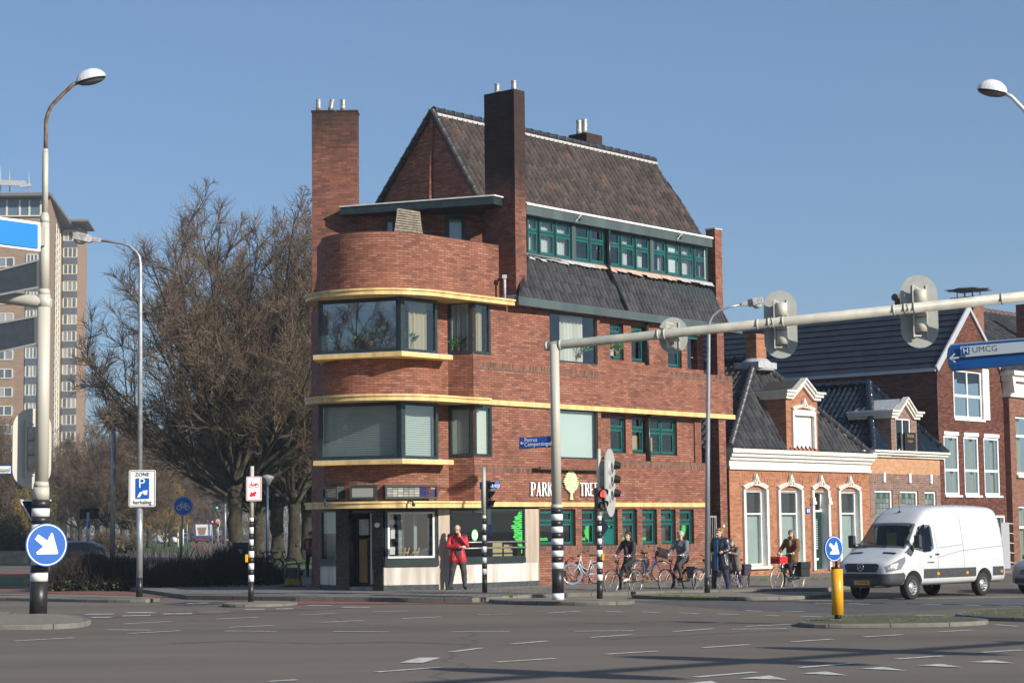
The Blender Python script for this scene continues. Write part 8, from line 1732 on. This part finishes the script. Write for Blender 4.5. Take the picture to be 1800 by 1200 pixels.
    m_ = MB(); c = nk+Vector((0, 0, -.02)); m_.tube([c+Vector((.075*math.cos(a), .078*math.sin(a), .012*math.cos(a))) for a in [2*math.pi*i/16 for i in range(16)]], .02, 6, closed=True); m_.build('collar', o.get('collar', o['jacket']), t, local=True)
    return t
def standing(h=1.75, sp=.13):
    return dict(pelvis=(0, 0, .95), chest=(0, 0, 1.30), neck=(0, 0, 1.49), head=(.02, 0, 1.63), shL=(0, .19, 1.42), shR=(0, -.19, 1.42), elL=(-.03, .25, 1.14), elR=(-.03, -.25, 1.14), wrL=(.08, .24, .90), wrR=(.08, -.24, .90), hipL=(0, .09, .92), hipR=(0, -.09, .92), knL=(.02, sp, .5), knR=(.02, -sp, .5), anL=(0, sp, .10), anR=(0, -sp, .10))
face_cam = lambda x, y: math.atan2(-y, -x)
JB = mat('jacket_black', (.016, .018, .024), .7, var=.2); TRB = mat('trousers_black', (.018, .018, .02), .85, var=.2); GRT = mat('trousers_charcoal', (.045, .046, .05), .85, var=.2); JR = mat('jacket_red', (.42, .018, .024), .6, var=.2)
# man in red by the shop window, arm folded and hand at his chin
J = standing(); J.update(head=(.075, 0, 1.60), neck=(.02, 0, 1.485), elL=(.10, .27, 1.17), wrL=(.20, .09, 1.42), hdL=(-.3, -.35, 1), pnL=(-1, 0, 0), curlL=.8, elR=(.07, -.25, 1.15), wrR=(.20, .10, 1.13), hdR=(.1, 1, .1), pnR=(-1, 0, 0), curlR=.7, knL=(.05, .17, .5), anL=(.02, .19, .10), knR=(.03, -.14, .5), anR=(0, -.20, .10), ftL=(1, .35, 0), ftR=(1, -.4, 0))
J = {k: v for k, v in J.items()}
pm = gz(805, 1035.6, .1); red = figure('balding man in a red jacket with black shoulders holding a hand to his face', (pm.x, pm.y, .1), face_cam(pm.x, pm.y)-.12, J, dict(jacket=JR, trousers=GRT, hem=.30, bulk=1.08, jk=1.08, tr=1.25, collar=JB), .985, look=(1, -.15, -.42), hair=('bald', (.22, .18, .15)))
m_ = MB()
for sg in (-1, 1): m_.ball((-.005, sg*.20, 1.435), (.10, .085, .07), 10); m_.ball((.03, sg*.13, 1.455), (.08, .08, .05), 10)
union(m_, 'shoulder_yoke', JB, red, .012, 2)
# man in the orange vest behind the corner
J = standing(); J.update(elL=(.02, .26, 1.16), wrL=(.20, .12, 1.0), elR=(.02, -.26, 1.16), wrR=(.20, -.12, 1.0), head=(.05, 0, 1.62))
po = gz(557, 1012, .1); orv = figure('person in dark clothes and orange safety vest standing half behind the building corner', (po.x, 69, .1), face_cam(po.x, 69), J, dict(jacket=JB, trousers=TRB, hem=.05), .90, look=(1, .1, -.35), hair=('short', (.02, .018, .016)))
m_ = MB()
for sg in (-1, 1): m_.extr([(.13, sg*.05, 1.44), (.15, sg*.20, 1.40), (.165, sg*.21, 1.08), (.165, sg*.09, 1.08)], (.012, 0, 0))
m_.build('safety_vest', mat('safety_orange', (.8, .14, .02), .6), orv, local=True)
m_ = MB(); m_.cbox((.24, 0, 1.0), (.12, .34, .2)); m_.build('held_tool', mat('tool_grey', (.08, .08, .08), .6), orv, local=True)
def ride(side_foot='R', lean=.06, hands=1.06, foot='pedal', wide=.25, head_f=0):
    # seated on the saddle, hands on the grips, one foot on a pedal and the other on the ground
    J = dict(pelvis=(-.28, 0, .99), chest=(-.28+lean+.04, 0, 1.33), neck=(-.24+lean, 0, 1.51), head=(-.21+lean+head_f, 0, 1.655), shL=(-.23+lean, .19, 1.44), shR=(-.23+lean, -.19, 1.44), elL=(-.10+lean*.5, .29, 1.20), elR=(-.10+lean*.5, -.29, 1.20), wrL=(.04, wide, hands+.045), wrR=(.04, -wide, hands+.045), hdL=(1, 0, -.15), hdR=(1, 0, -.15), pnL=(0, 0, -1), pnR=(0, 0, -1), curlL=1.25, curlR=1.25,
             hipL=(-.26, .09, .95), hipR=(-.26, -.09, .95))
    a, b_ = ('L', 'R') if side_foot == 'R' else ('R', 'L'); sg = 1 if a == 'L' else -1
    J['kn'+a] = (.12, sg*.12, .80); J['an'+a] = (.02, sg*.13, .47); J['ft'+a] = (1, 0, -.1)
    J['kn'+b_] = (-.02, -sg*.16, .54); J['an'+b_] = (-.10, -sg*.25, .10); J['ft'+b_] = (1, -sg*.1, 0)
    return J
L0 = lambda x, y, z=0: gz(x, y, z)
J = ride('R', .02); wm = figure('young woman in black jacket and leggings with hair tied up, seated on a bicycle', gz(1098, 1043.7), HDC, J, dict(jacket=JB, trousers=TRB, tr=.88, shoe=mat('white_shoe', (.6, .6, .6), .5), bulk=.95), .885, look=(1, .15, -.02), hair=('bun', (.05, .03, .022)))
m_ = MB()
for sg in (-1, 1): m_.tube([(.0, sg*.25, 1.105), (.03, sg*.25, 1.105)], .040, 8)
m_.build('lilac_cuff', mat('lilac', (.35, .33, .55), .7), wm, local=True)
CHK = brick('checked_cloth', [(.02, .025, .05), (.045, .05, .08), (.10, .11, .14)], (.16, .17, .2), bw=.09, rh=.09, ms=.008, dirt=0)
J = ride('R', .05, wide=.26); mn = figure('grey haired man in a dark blue checked jacket seated on a bicycle', gz(1192, 1041.2), HDC, J, dict(jacket=CHK, trousers=GRT, bulk=1.05, jk=1.05), .885, look=(.75, .65, -.05), hair=('short', (.45, .44, .42)))
# person in leather coat standing astride
J = standing(); J.update(pelvis=(-.05, 0, .93), chest=(-.05, 0, 1.28), neck=(-.04, 0, 1.47), head=(-.01, 0, 1.61), shL=(-.05, .2, 1.40), shR=(-.05, -.2, 1.40), elL=(.0, .29, 1.15), elR=(.0, -.29, 1.15), wrL=(.20, .24, 1.10), wrR=(.20, -.24, 1.10), hdL=(1, -.05, 0), hdR=(1, .05, 0), curlL=1.2, curlR=1.2, hipL=(-.05, .10, .90), hipR=(-.05, -.10, .90), knL=(-.02, .19, .5), knR=(.0, -.19, .5), anL=(-.06, .22, .10), anR=(-.02, -.22, .10))
LEATH = mat('dark_leather', (.022, .030, .042), .38, var=.4, nscale=7, bump=.6, bscale=9, spec=.6)
pl2 = gz(1266, 1041.5); lc = figure('broad person with long sandy hair in a dark leather coat over a blue shirt', pl2, HDC, J, dict(jacket=LEATH, trousers=mat('navy_trousers', (.02, .024, .05), .8), hem=.42, bulk=1.28, jk=1.25, tr=1.15, jname='coat', collar=mat('blue_shirt', (.06, .16, .32), .7)), .945, look=(1, -.05, -.05), hair=('long', (.26, .17, .10)))
m_ = MB(); m_.extr([(.115, .045, 1.42), (.115, -.06, 1.42), (.15, -.07, .62), (.15, .05, .60)], (.016, 0, 0)); m_.build('open_shirt', MATS['blue_shirt'], lc, local=True)
# small person
J = standing(); J.update(chest=(.04, 0, 1.27), neck=(.08, 0, 1.45), head=(.13, 0, 1.58), shL=(.06, .18, 1.38), shR=(.06, -.18, 1.38), elL=(.20, .22, 1.20), elR=(.20, -.22, 1.20), wrL=(.40, .12, 1.26), wrR=(.40, -.12, 1.26), curlL=.9, curlR=.9, knL=(-.02, .16, .5), anL=(-.12, .18, .10), knR=(.08, -.14, .52), anR=(.06, -.17, .12))
TAUP = mat('taupe_coat', (.16, .125, .105), .8, var=.15); p2 = gz(1293, 1040.5)
sm_p = figure('small person with short curly hair in taupe coat, black scarf, jeans and white sneakers', p2, HDC, J, dict(jacket=TAUP, trousers=mat('dark_jeans', (.03, .045, .09), .8), hem=.35, bulk=1.02, tr=.85, shoe=mat('sneaker_white', (.75, .75, .75), .5), jname='coat', collar=SADL), .80, look=(1, .12, -.12), hair=('mid', (.28, .19, .12)))
# man in brown coat
BRC = mat('brown_suede', (.16, .075, .02), .8, var=.22, nscale=6)
J = ride('R', .0, wide=.25); J['knL'] = (.10, .12, .72); J['anL'] = (-.02, .13, .38)
bm2 = figure('man with wild grey hair, scarf and brown coat seated on a loaded bicycle', gz(1386, 1037.8), HDC, J, dict(jacket=BRC, trousers=TRB, hem=.25, bulk=1.12, jk=1.12, jname='coat', collar=mat('patterned_scarf', (.05, .2, .17), .8, nscale=22, col2=(.5, .07, .04), var=.1)), .885, look=(1, .2, -.08), hair=('long', (.17, .14, .12)), beard=True)
m_ = MB(); m_.tube([(-.12, .02, 1.47), (-.09, .03, 1.38), (-.08, .02, 1.28)], [.045, .05, .035], 8); m_.build('scarf', MATS['patterned_scarf'], bm2, local=True)
# ================================================================ TREES AND PLANTING
BARK = mat('tree_bark', (.03, .026, .020), .95, var=.35, nscale=4, col2=(.06, .052, .028), bump=.9, bscale=12)
LIMB = mat('limb_bark', (.055, .044, .030), .95, var=.3, nscale=2.5, col2=(.12, .105, .048))
TWIG = mat('twig_brown', (.095, .064, .050), .95, var=.25, nscale=1.5, col2=(.165, .115, .07))
class Tree:
    def __init__(s, seed, H, spread, r0, fork, nlimb=8, tw=(5, 6, 6), up=.25, droop=0, twr=.011):
        s.rr = random.Random(seed); s.tr = MB(); s.cr = MB(); s.H = H; s.spread = spread; s.tw = tw; s.up = up; s.twr = twr; s.droop = droop; rr = s.rr
        # trunk with burrs and root flare
        pts = []; n = 9
        for i in range(n): z = fork*i/(n-1); pts.append(Vector((rr.uniform(-.06, .06)*r0*3*(i > 0), rr.uniform(-.06, .06)*r0*3*(i > 0), z)))
        rad = [r0*(1.55 if i == 0 else 1.15 if i == 1 else 1+rr.uniform(-.09, .12)) for i in range(n)]; s.tr.tube(pts, rad, 14, 0)
        for _ in range(7): z = rr.uniform(.3, fork*.95); a = rr.uniform(0, 6.28); s.tr.ball((math.cos(a)*r0*.8, math.sin(a)*r0*.8, z), (r0*.45, r0*.45, r0*.5), 8)
        base = pts[-1]; cz = H*.50; C = Vector((0, 0, cz))
        for i in range(nlimb):
            a = 2*math.pi*(i*.618+rr.uniform(-.05, .05)); tilt = .06+1.22*((i+.5)/nlimb)**.9; d = Vector((math.cos(a)*math.sin(tilt), math.sin(a)*math.sin(tilt), math.cos(tilt)))
            b0 = base - Vector((0, 0, rr.uniform(0, fork*.3))); L = 1.0      # reach the rounded outline of the crown
            while L < 40:
                q = b0+d*L-C
                if (q.x/spread)**2+(q.y/spread)**2+(q.z/(H-cz))**2 > 1: break
                L += .3
            s.limb(b0, d, L*rr.uniform(.84, .95), r0*rr.uniform(.26, .42), 0)
    def path(s, p, d, L, n, wob, up):
        P = [p]; d = d.normalized()
        for i in range(n):
            d = (d + Vector((s.rr.uniform(-wob, wob), s.rr.uniform(-wob, wob), s.rr.uniform(-wob, wob)+up))).normalized(); st = L/n; q = P[-1]-Vector((0, 0, s.H*.5))
            e = math.sqrt((q.x/s.spread)**2+(q.y/s.spread)**2+(q.z/(s.H*.5))**2)
            if e > .93: st *= max(.12, 1-(e-.93)*9)          # growth thins out at the crown's rounded edge
            P.append(P[-1]+d*st)
        return P
    def limb(s, p, d, L, r, lv):
        rr = s.rr; n = (8, 6, 4, 3)[lv]; P = s.path(p, d, L, n, (.11, .17, .22, .28)[lv], (.05, .06, .07, .05)[lv]*s.up*4 - s.droop)
        rad = [r*(1-.82*i/n)+.004 for i in range(n+1)]
        tgt = s.tr if lv <= 1 else s.cr
        tgt.tube(P, rad, (9, 6, 4, 3)[lv], 0 if lv == 0 else (1 if lv == 1 else 0), cap=False, smooth=lv < 2)
        if lv == 3: return
        k = s.tw[lv]
        for j in range(k):
            t = (.22, .18, .12)[lv] + (.98-(.22, .18, .12)[lv])*(j+rr.random())/k; x = t*n; i = min(int(x), n-1); q = P[i].lerp(P[i+1], x-i); dd = (P[i+1]-P[i]).normalized()
            a = rr.uniform(0, 6.28); o = dd.orthogonal().normalized(); o2 = dd.cross(o); sp_ = rr.uniform(.45, .95); nd = (dd*math.cos(sp_)+(o*math.cos(a)+o2*math.sin(a))*math.sin(sp_))
            LL = L*(1-t*.62)*(.52, .50, .40)[lv]*rr.uniform(.7, 1.1)
            if lv == 2: LL = rr.uniform(.4, .95)*s.H/18
            s.limb(q, nd, LL, max(rad[i]*(.62, .6, .6)[lv], (.03, .014, s.twr)[lv]) if lv < 2 else s.twr, lv+1)
    def make(s, name, label, loc, rz=0, group=None, sc=1, barkm=None, twm=None):
        t = thing(name, label, 'tree', loc, rz, group, sc); s.tr.build('trunk', [barkm or BARK, LIMB], t, local=True, recalc=False); s.cr.build('crown', twm or TWIG, t, local=True, recalc=False); return t
GT = 'bare trees in the park'
T1 = Tree(17, 20.2, 9.6, .36, 4.3, 22, (12, 9, 10), .26, 0, .009)
v = at(413, 985, 103); t1 = T1.make('bare_tree', 'biggest bare tree with a dark gnarled trunk behind the striped moped pole', (v.x, 103, 0), .5); t1.scale = (1, 1, 1)
T2 = Tree(23, 20.6, 8.0, .38, 3.8, 17, (11, 9, 9), .30, 0, .0095)
v = at(487, 985, 116); t2 = T2.make('bare_tree', 'bare tree whose thick trunk stands right of the blue lantern pole', (v.x, 116, 0), 1.0)
def clone(src, label, x, Y, rz, sc, zs=1, group=None):
    c = copy_tree(src); c.location = (at(x, 985, Y).x, Y, 0); c.rotation_euler = (0, 0, rz); c.scale = (sc, sc, sc*zs); c['label'] = label
    if group: c['group'] = group
    elif 'group' in c: del c['group']
    return c
clone(t1, 'bare tree with burred trunk just left of the man in the orange vest', 517, 108, 2.1, .92)
clone(t2, 'bare tree with split trunk nearest the corner building', 541, 112, 4.0, .95)
clone(t2, 'slimmer pale bare tree between the striped pole and the dark trunk', 453, 128, 2.6, .8)

# smaller trees on the lawn behind, alike in a band
for i, (x, Y, sc_, lab) in enumerate(((190, 190, .66, 'low bare tree on the lawn left of the parking sign pole'), (232, 205, .72, 'bare tree on the lawn right behind the parking sign pole'), (262, 240, .8, None), (300, 260, .85, None), (140, 260, .75, None), (95, 240, .7, None), (30, 200, .62, None), (5, 180, .6, None), (60, 290, .8, None), (170, 300, .95, None), (215, 330, 1.0, None), (245, 360, 1.1, None), (330, 420, 1.2, None), (375, 430, 1.2, None), (-30, 230, .8, None), (245, 290, .9, None), (120, 400, 1.0, None), (70, 410, 1.0, None), (215, 205, .6, None), (-60, 190, .7, None))):
    c = clone((t1, t2)[i % 2], lab or 'bare tree in the hazy wood beyond the lawn', x, Y, i*1.7, sc_, 1 if Y < 250 else .9, None if lab else 'bare trees of the far wood')
# ochre willow-like shrub trees
T3 = Tree(5, 9, 4.2, .16, 1.0, 9, (9, 8, 8), .18, .0, .013); OCH = mat('ochre_twig', (.26, .17, .05), .95, var=.25, nscale=1)
v = at(290, 960, 230); t3 = T3.make('bare_tree', 'yellow-ochre twiggy tree beside the far white van', (v.x, 230, 0), 0, None, 1.0, None, OCH)
clone(t3, 'second ochre twiggy tree just left of the yellow-ochre one', 262, 245, 2, 1.05); clone(t3, 'ochre bush above the low garden wall', 40, 150, 1, .6); 
# hedge of bare sticks
rr = random.Random(3); hg = MB(); HP = [(-22.5, 60.2), (-10.9, 60.0), (-9.3, 61.5)]
def stick(mb, x, y, z0, L, r, lean=.5, mi=0):
    d = Vector((rr.uniform(-lean, lean), rr.uniform(-lean, lean), 1)).normalized(); p = Vector((x, y, z0)); q = p+d*L*.5+Vector((rr.uniform(-.05, .05), rr.uniform(-.05, .05), 0)); d2 = (d+Vector((rr.uniform(-.5, .5), rr.uniform(-.5, .5), rr.uniform(-.3, .3)))).normalized(); mb.tube([p, q, q+d2*L*.5], [r, r*.7, r*.3], 3, mi, cap=False)
X0h, X1h = at(68, 1020, 60).x, at(492, 1020, 60).x
for i in range(17000):
    t = rr.random(); x = X0h+(X1h-X0h)*t; y = 58.6+rr.random()*4.2 + (1.2 if x > X1h-1.5 else 0); top = 1.12*min(1, (x-X0h)/2+.35)*min(1, (X1h-x)/1.8+.3)*(.85+.2*math.sin(x*1.3)+.12*math.sin(x*4.1)); z0 = rr.uniform(.0, max(.1, top-.3)); stick(hg, x, y, z0, rr.uniform(.2, .5), .008, .8)
for i in range(420): x = rr.uniform(X0h+1, X1h-.5); stick(hg, x, rr.uniform(58.6, 62), .5, rr.uniform(.6, 1.0), .008, .35)
hd2 = thing('hedge', 'dark bare brushwood hedge behind the parking sign pole', 'hedge', ((X0h+X1h)/2, 60, 0)); hg.build('twigs', mat('hedge_twig', (.042, .031, .026), .95, var=.3, nscale=3), hd2, recalc=False)
lv = MB()
for i in range(900):
    x = rr.uniform(X0h+.3, X1h-.1); y = 58.5+rr.random()*.8; z = rr.uniform(.02, .32); s_ = rr.uniform(.03, .06); a = rr.uniform(0, 3.1); u_ = Vector((math.cos(a), math.sin(a), rr.uniform(-.5, .5)))*s_; w_ = Vector((-math.sin(a)*.5, math.cos(a)*.5, 1))*s_*.7; p = Vector((x, y, z)); lv.face([p-u_, p-w_, p+u_, p+w_])
lv.build('leaves', mat('ivy_leaf', (.022, .04, .012), .8, var=.3, nscale=5), hd2, recalc=False)
# evergreen shrub and brush behind the garden wall
def bush(name, label, x, Y, wd, h, n, col, mname, tw=True, leaf=.12, dep=3, z0=0):
    t = thing(name, label, 'shrub', (x, Y, z0)); m_ = MB(); l_ = MB(); r2 = random.Random(int(x*10+Y))
    cl = [(r2.uniform(-wd/2, wd/2)*.8, r2.uniform(-dep/2, dep/2)*.8, r2.uniform(.25, .85)*h, r2.uniform(.25, .45)*min(wd, h)) for _ in range(9)]
    for i in range(n):
        c = r2.choice(cl); d = Vector((r2.gauss(0, 1), r2.gauss(0, 1), r2.gauss(0, 1))).normalized()*c[3]*r2.uniform(.4, 1); p = Vector((x+c[0], Y+c[1], z0+max(.1, c[2]+d.z)))+Vector((d.x, d.y, 0))
        if tw: q = p+Vector((r2.uniform(-1, 1), r2.uniform(-1, 1), r2.uniform(0, 1.4)))*leaf*3; m_.tube([p, q], [leaf*.06, leaf*.03], 3, cap=False)
        if not tw or i % 2 == 0:
            a = r2.uniform(0, 6.3); u_ = Vector((math.cos(a), math.sin(a), r2.uniform(-.6, .6)))*leaf*.6; w_ = Vector((-math.sin(a)*.4, math.cos(a)*.4, .8))*leaf*.5; l_.face([p-u_, p-w_, p+u_, p+w_])
    for k in range(7): m_.tube([(x+r2.uniform(-.2, .2), Y, z0), (x+r2.uniform(-wd/3, wd/3), Y+r2.uniform(-1, 1), z0+h*.6)], [.05, .02], 5)
    m_.build('stems', mat('shrub_stem', (.12, .09, .055), .95, var=.2), t, recalc=False); l_.build('foliage', mat(mname, col, .85, var=.35, nscale=.8), t, recalc=False); return t
for i, (x, Y, wd, h, c, mn_, lb) in enumerate(((8, 128, 5, 2.4, (.10, .11, .035), 'olive_leaf', 'olive green shrub at the far left edge above the garden wall'), (42, 130, 4, 2.0, (.16, .14, .04), 'yellow_leaf', 'yellowish shrub above the right end of the garden wall'), (-25, 132, 6, 3, (.07, .09, .03), 'dull_leaf', 'dull green shrub outside the left edge'), (50, 160, 3, 5.5, (.04, .09, .02), 'ivy_green', 'tall ivy green bush just behind the left mast'), (205, 175, 5, 1.6, (.12, .10, .045), 'dry_leaf', 'low dry shrub on the lawn behind the parking sign'), (333, 400, 9, 2.6, (.05, .06, .03), 'dark_shrub', 'dark shrubs behind the far white cars'))):
    bush('shrub', lb, at(x, 960, Y).x, Y, wd, h, 2600, c, mn_, leaf=.16 if Y < 150 else .2)
# far wood that reads as one mass
fw_ = MB(); r3 = random.Random(9)
for i in range(26000):
    x = r3.uniform(-150, -18); Y = r3.uniform(380, 430); h = (15+4*math.sin(x*.11)+3*math.sin(x*.31+1))*(1 if x < -50 else 1.0); z = h*r3.random()**.8; p = Vector((x, Y, z)); q = p+Vector((r3.uniform(-1.6, 1.6), 0, r3.uniform(.2, 2.2))); fw_.tube([p, q], [.07, .03], 3, cap=False)
tag(fw_.build('far_wood', mat('far_twig', (.16, .125, .095), .95, var=.25, nscale=.06), None, recalc=False), 'hazy brown bare wood behind the lawns on the left', 'wood', kind='stuff')
# weeds at the wall foot and verge tufts
wd_ = MB(); r4 = random.Random(2)
def tuft(x, y, z, n=40, R_=.12, h=.09):
    for _ in range(n):
        a = r4.uniform(0, 6.3); rr_ = R_*math.sqrt(r4.random()); p = Vector((x+math.cos(a)*rr_, y+math.sin(a)*rr_, z)); d = Vector((r4.uniform(-.5, .5), r4.uniform(-.5, .5), 1)).normalized()*h*r4.uniform(.5, 1.2); s_ = Vector((.008, .004, 0)); wd_.face([p-s_, p+s_, p+d])
for x, y in ((578, 1036), (694, 1034), (716, 1034), (822, 1031), (936, 1026), (1062, 1024), (1140, 1023), (1160, 1022), (560, 1031), (1320, 1019), (1342, 1019), (1432, 1018), (1455, 1017), (1470, 1017), (900, 1046.5)):
    p = gz(x, y, .1); tuft(p.x, p.y, .1)
for i in range(40): x = r4.uniform(1150, 1260); p = gz(x, 1046+(x-1150)*.022+r4.uniform(0, 1.2), .09); tuft(p.x, p.y, .085, 14, .1, .05)
for i in range(16): p = gz(r4.uniform(1430, 1720), r4.uniform(1083, 1092), .075); tuft(p.x, p.y, .076, 8, .14, .03)
for i in range(12): p = gz(r4.uniform(1690, 1800), r4.uniform(1071, 1080), .08); tuft(p.x, p.y, .081, 10, .14, .035)
tag(wd_.build('weeds', mat('weed_green', (.075, .11, .025), .8, var=.3), None, recalc=False), 'small green weeds growing along the wall foot and kerbs', 'weeds', kind='stuff')

# trees across the side street, outside the picture, that mirror in the bay windows
for x, y, rz_, k_, lab in ((-50, 10, .4, .8, 'bare tree across the side street, nearest outside the picture'), (-63, 16, 1.9, .9, 'bare tree across the side street, middle one outside the picture'), (-52, -5, 3.1, .85, 'bare tree across the side street, farthest left outside the picture')):
    c = clone(t1, lab, 0, 50, rz_, k_); c.location = (x, y, 0)

# ================================================================ HAZE
hz = MB(); hz.box(-400, 260, -40, 900, -1.2, 78); ho = hz.build('haze', [], None); hm_ = bpy.data.materials.new('haze_air'); hm_.use_nodes = True; N_ = hm_.node_tree.nodes; N_.clear(); ou = N_.new('ShaderNodeOutputMaterial'); pv_ = N_.new('ShaderNodeVolumePrincipled'); pv_.inputs['Density'].default_value = .0004; pv_.inputs['Color'].default_value = (.82, .90, 1, 1); pv_.inputs['Anisotropy'].default_value = .2; hm_.node_tree.links.new(pv_.outputs[0], ou.inputs['Volume']); ho.data.materials.append(hm_)
tag(ho, 'thin pale haze over the street and park', 'haze', kind='stuff')
# ================================================================ each loose piece its own part
def split_pieces(o):
    me = o.data; key = {}; par_ = list(range(len(me.vertices)))
    def find(x):
        while par_[x] != x: par_[x] = par_[par_[x]]; x = par_[x]
        return x
    for v in me.vertices:
        k = tuple(round(c, 3) for c in v.co)
        if k in key: par_[find(v.index)] = find(key[k])
        else: key[k] = v.index
    for p in me.polygons:
        for v in p.vertices[1:]: par_[find(v)] = find(p.vertices[0])
    gr_ = {}
    for p in me.polygons: gr_.setdefault(find(p.vertices[0]), []).append(p.index)
    if len(gr_) < 2: return
    for n_, (root_, ids) in enumerate(list(gr_.items())):
        bm = bmesh.new(); bm.from_mesh(me); bm.faces.ensure_lookup_table(); keep = set(ids)
        bmesh.ops.delete(bm, geom=[f for f in bm.faces if f.index not in keep], context='FACES')
        if n_ == 0: first = bm; continue
        m2 = bpy.data.meshes.new(o.name); bm.to_mesh(m2); bm.free()
        for m in me.materials: m2.materials.append(m)
        c = bpy.data.objects.new(o.name.split('.')[0], m2); COL.objects.link(c); c.parent = o.parent
    first.to_mesh(me); first.free()
for o in list(bpy.data.objects):
    if o.type == 'MESH' and o.parent is not None and o.name.split('.')[0] in ('soldier_course', 'window_ledge', 'travertine_pier', 'grey_panels', 'keystone', 'white_trim', 'spot_lamp', 'black_pilaster', 'dormer_post', 'floodlight', 'stilt', 'downpipe', 'glazing_bar', 'window_sill', 'leaning_board', 'display_box', 'bonnet_vent', 'clamp', 'signal_body', 'guard_rail', 'post', 'brick_wall', 'inner_wall', 'gable_wall', 'flat_roof', 'held_tool', 'safety_vest', 'shoulder_yoke', 'panel_frame', 'lilac_cuff', 'pinned_note', 'wooden_deer', 'mudguards', 'side_trim', 'visor', 'rim'): split_pieces(o)
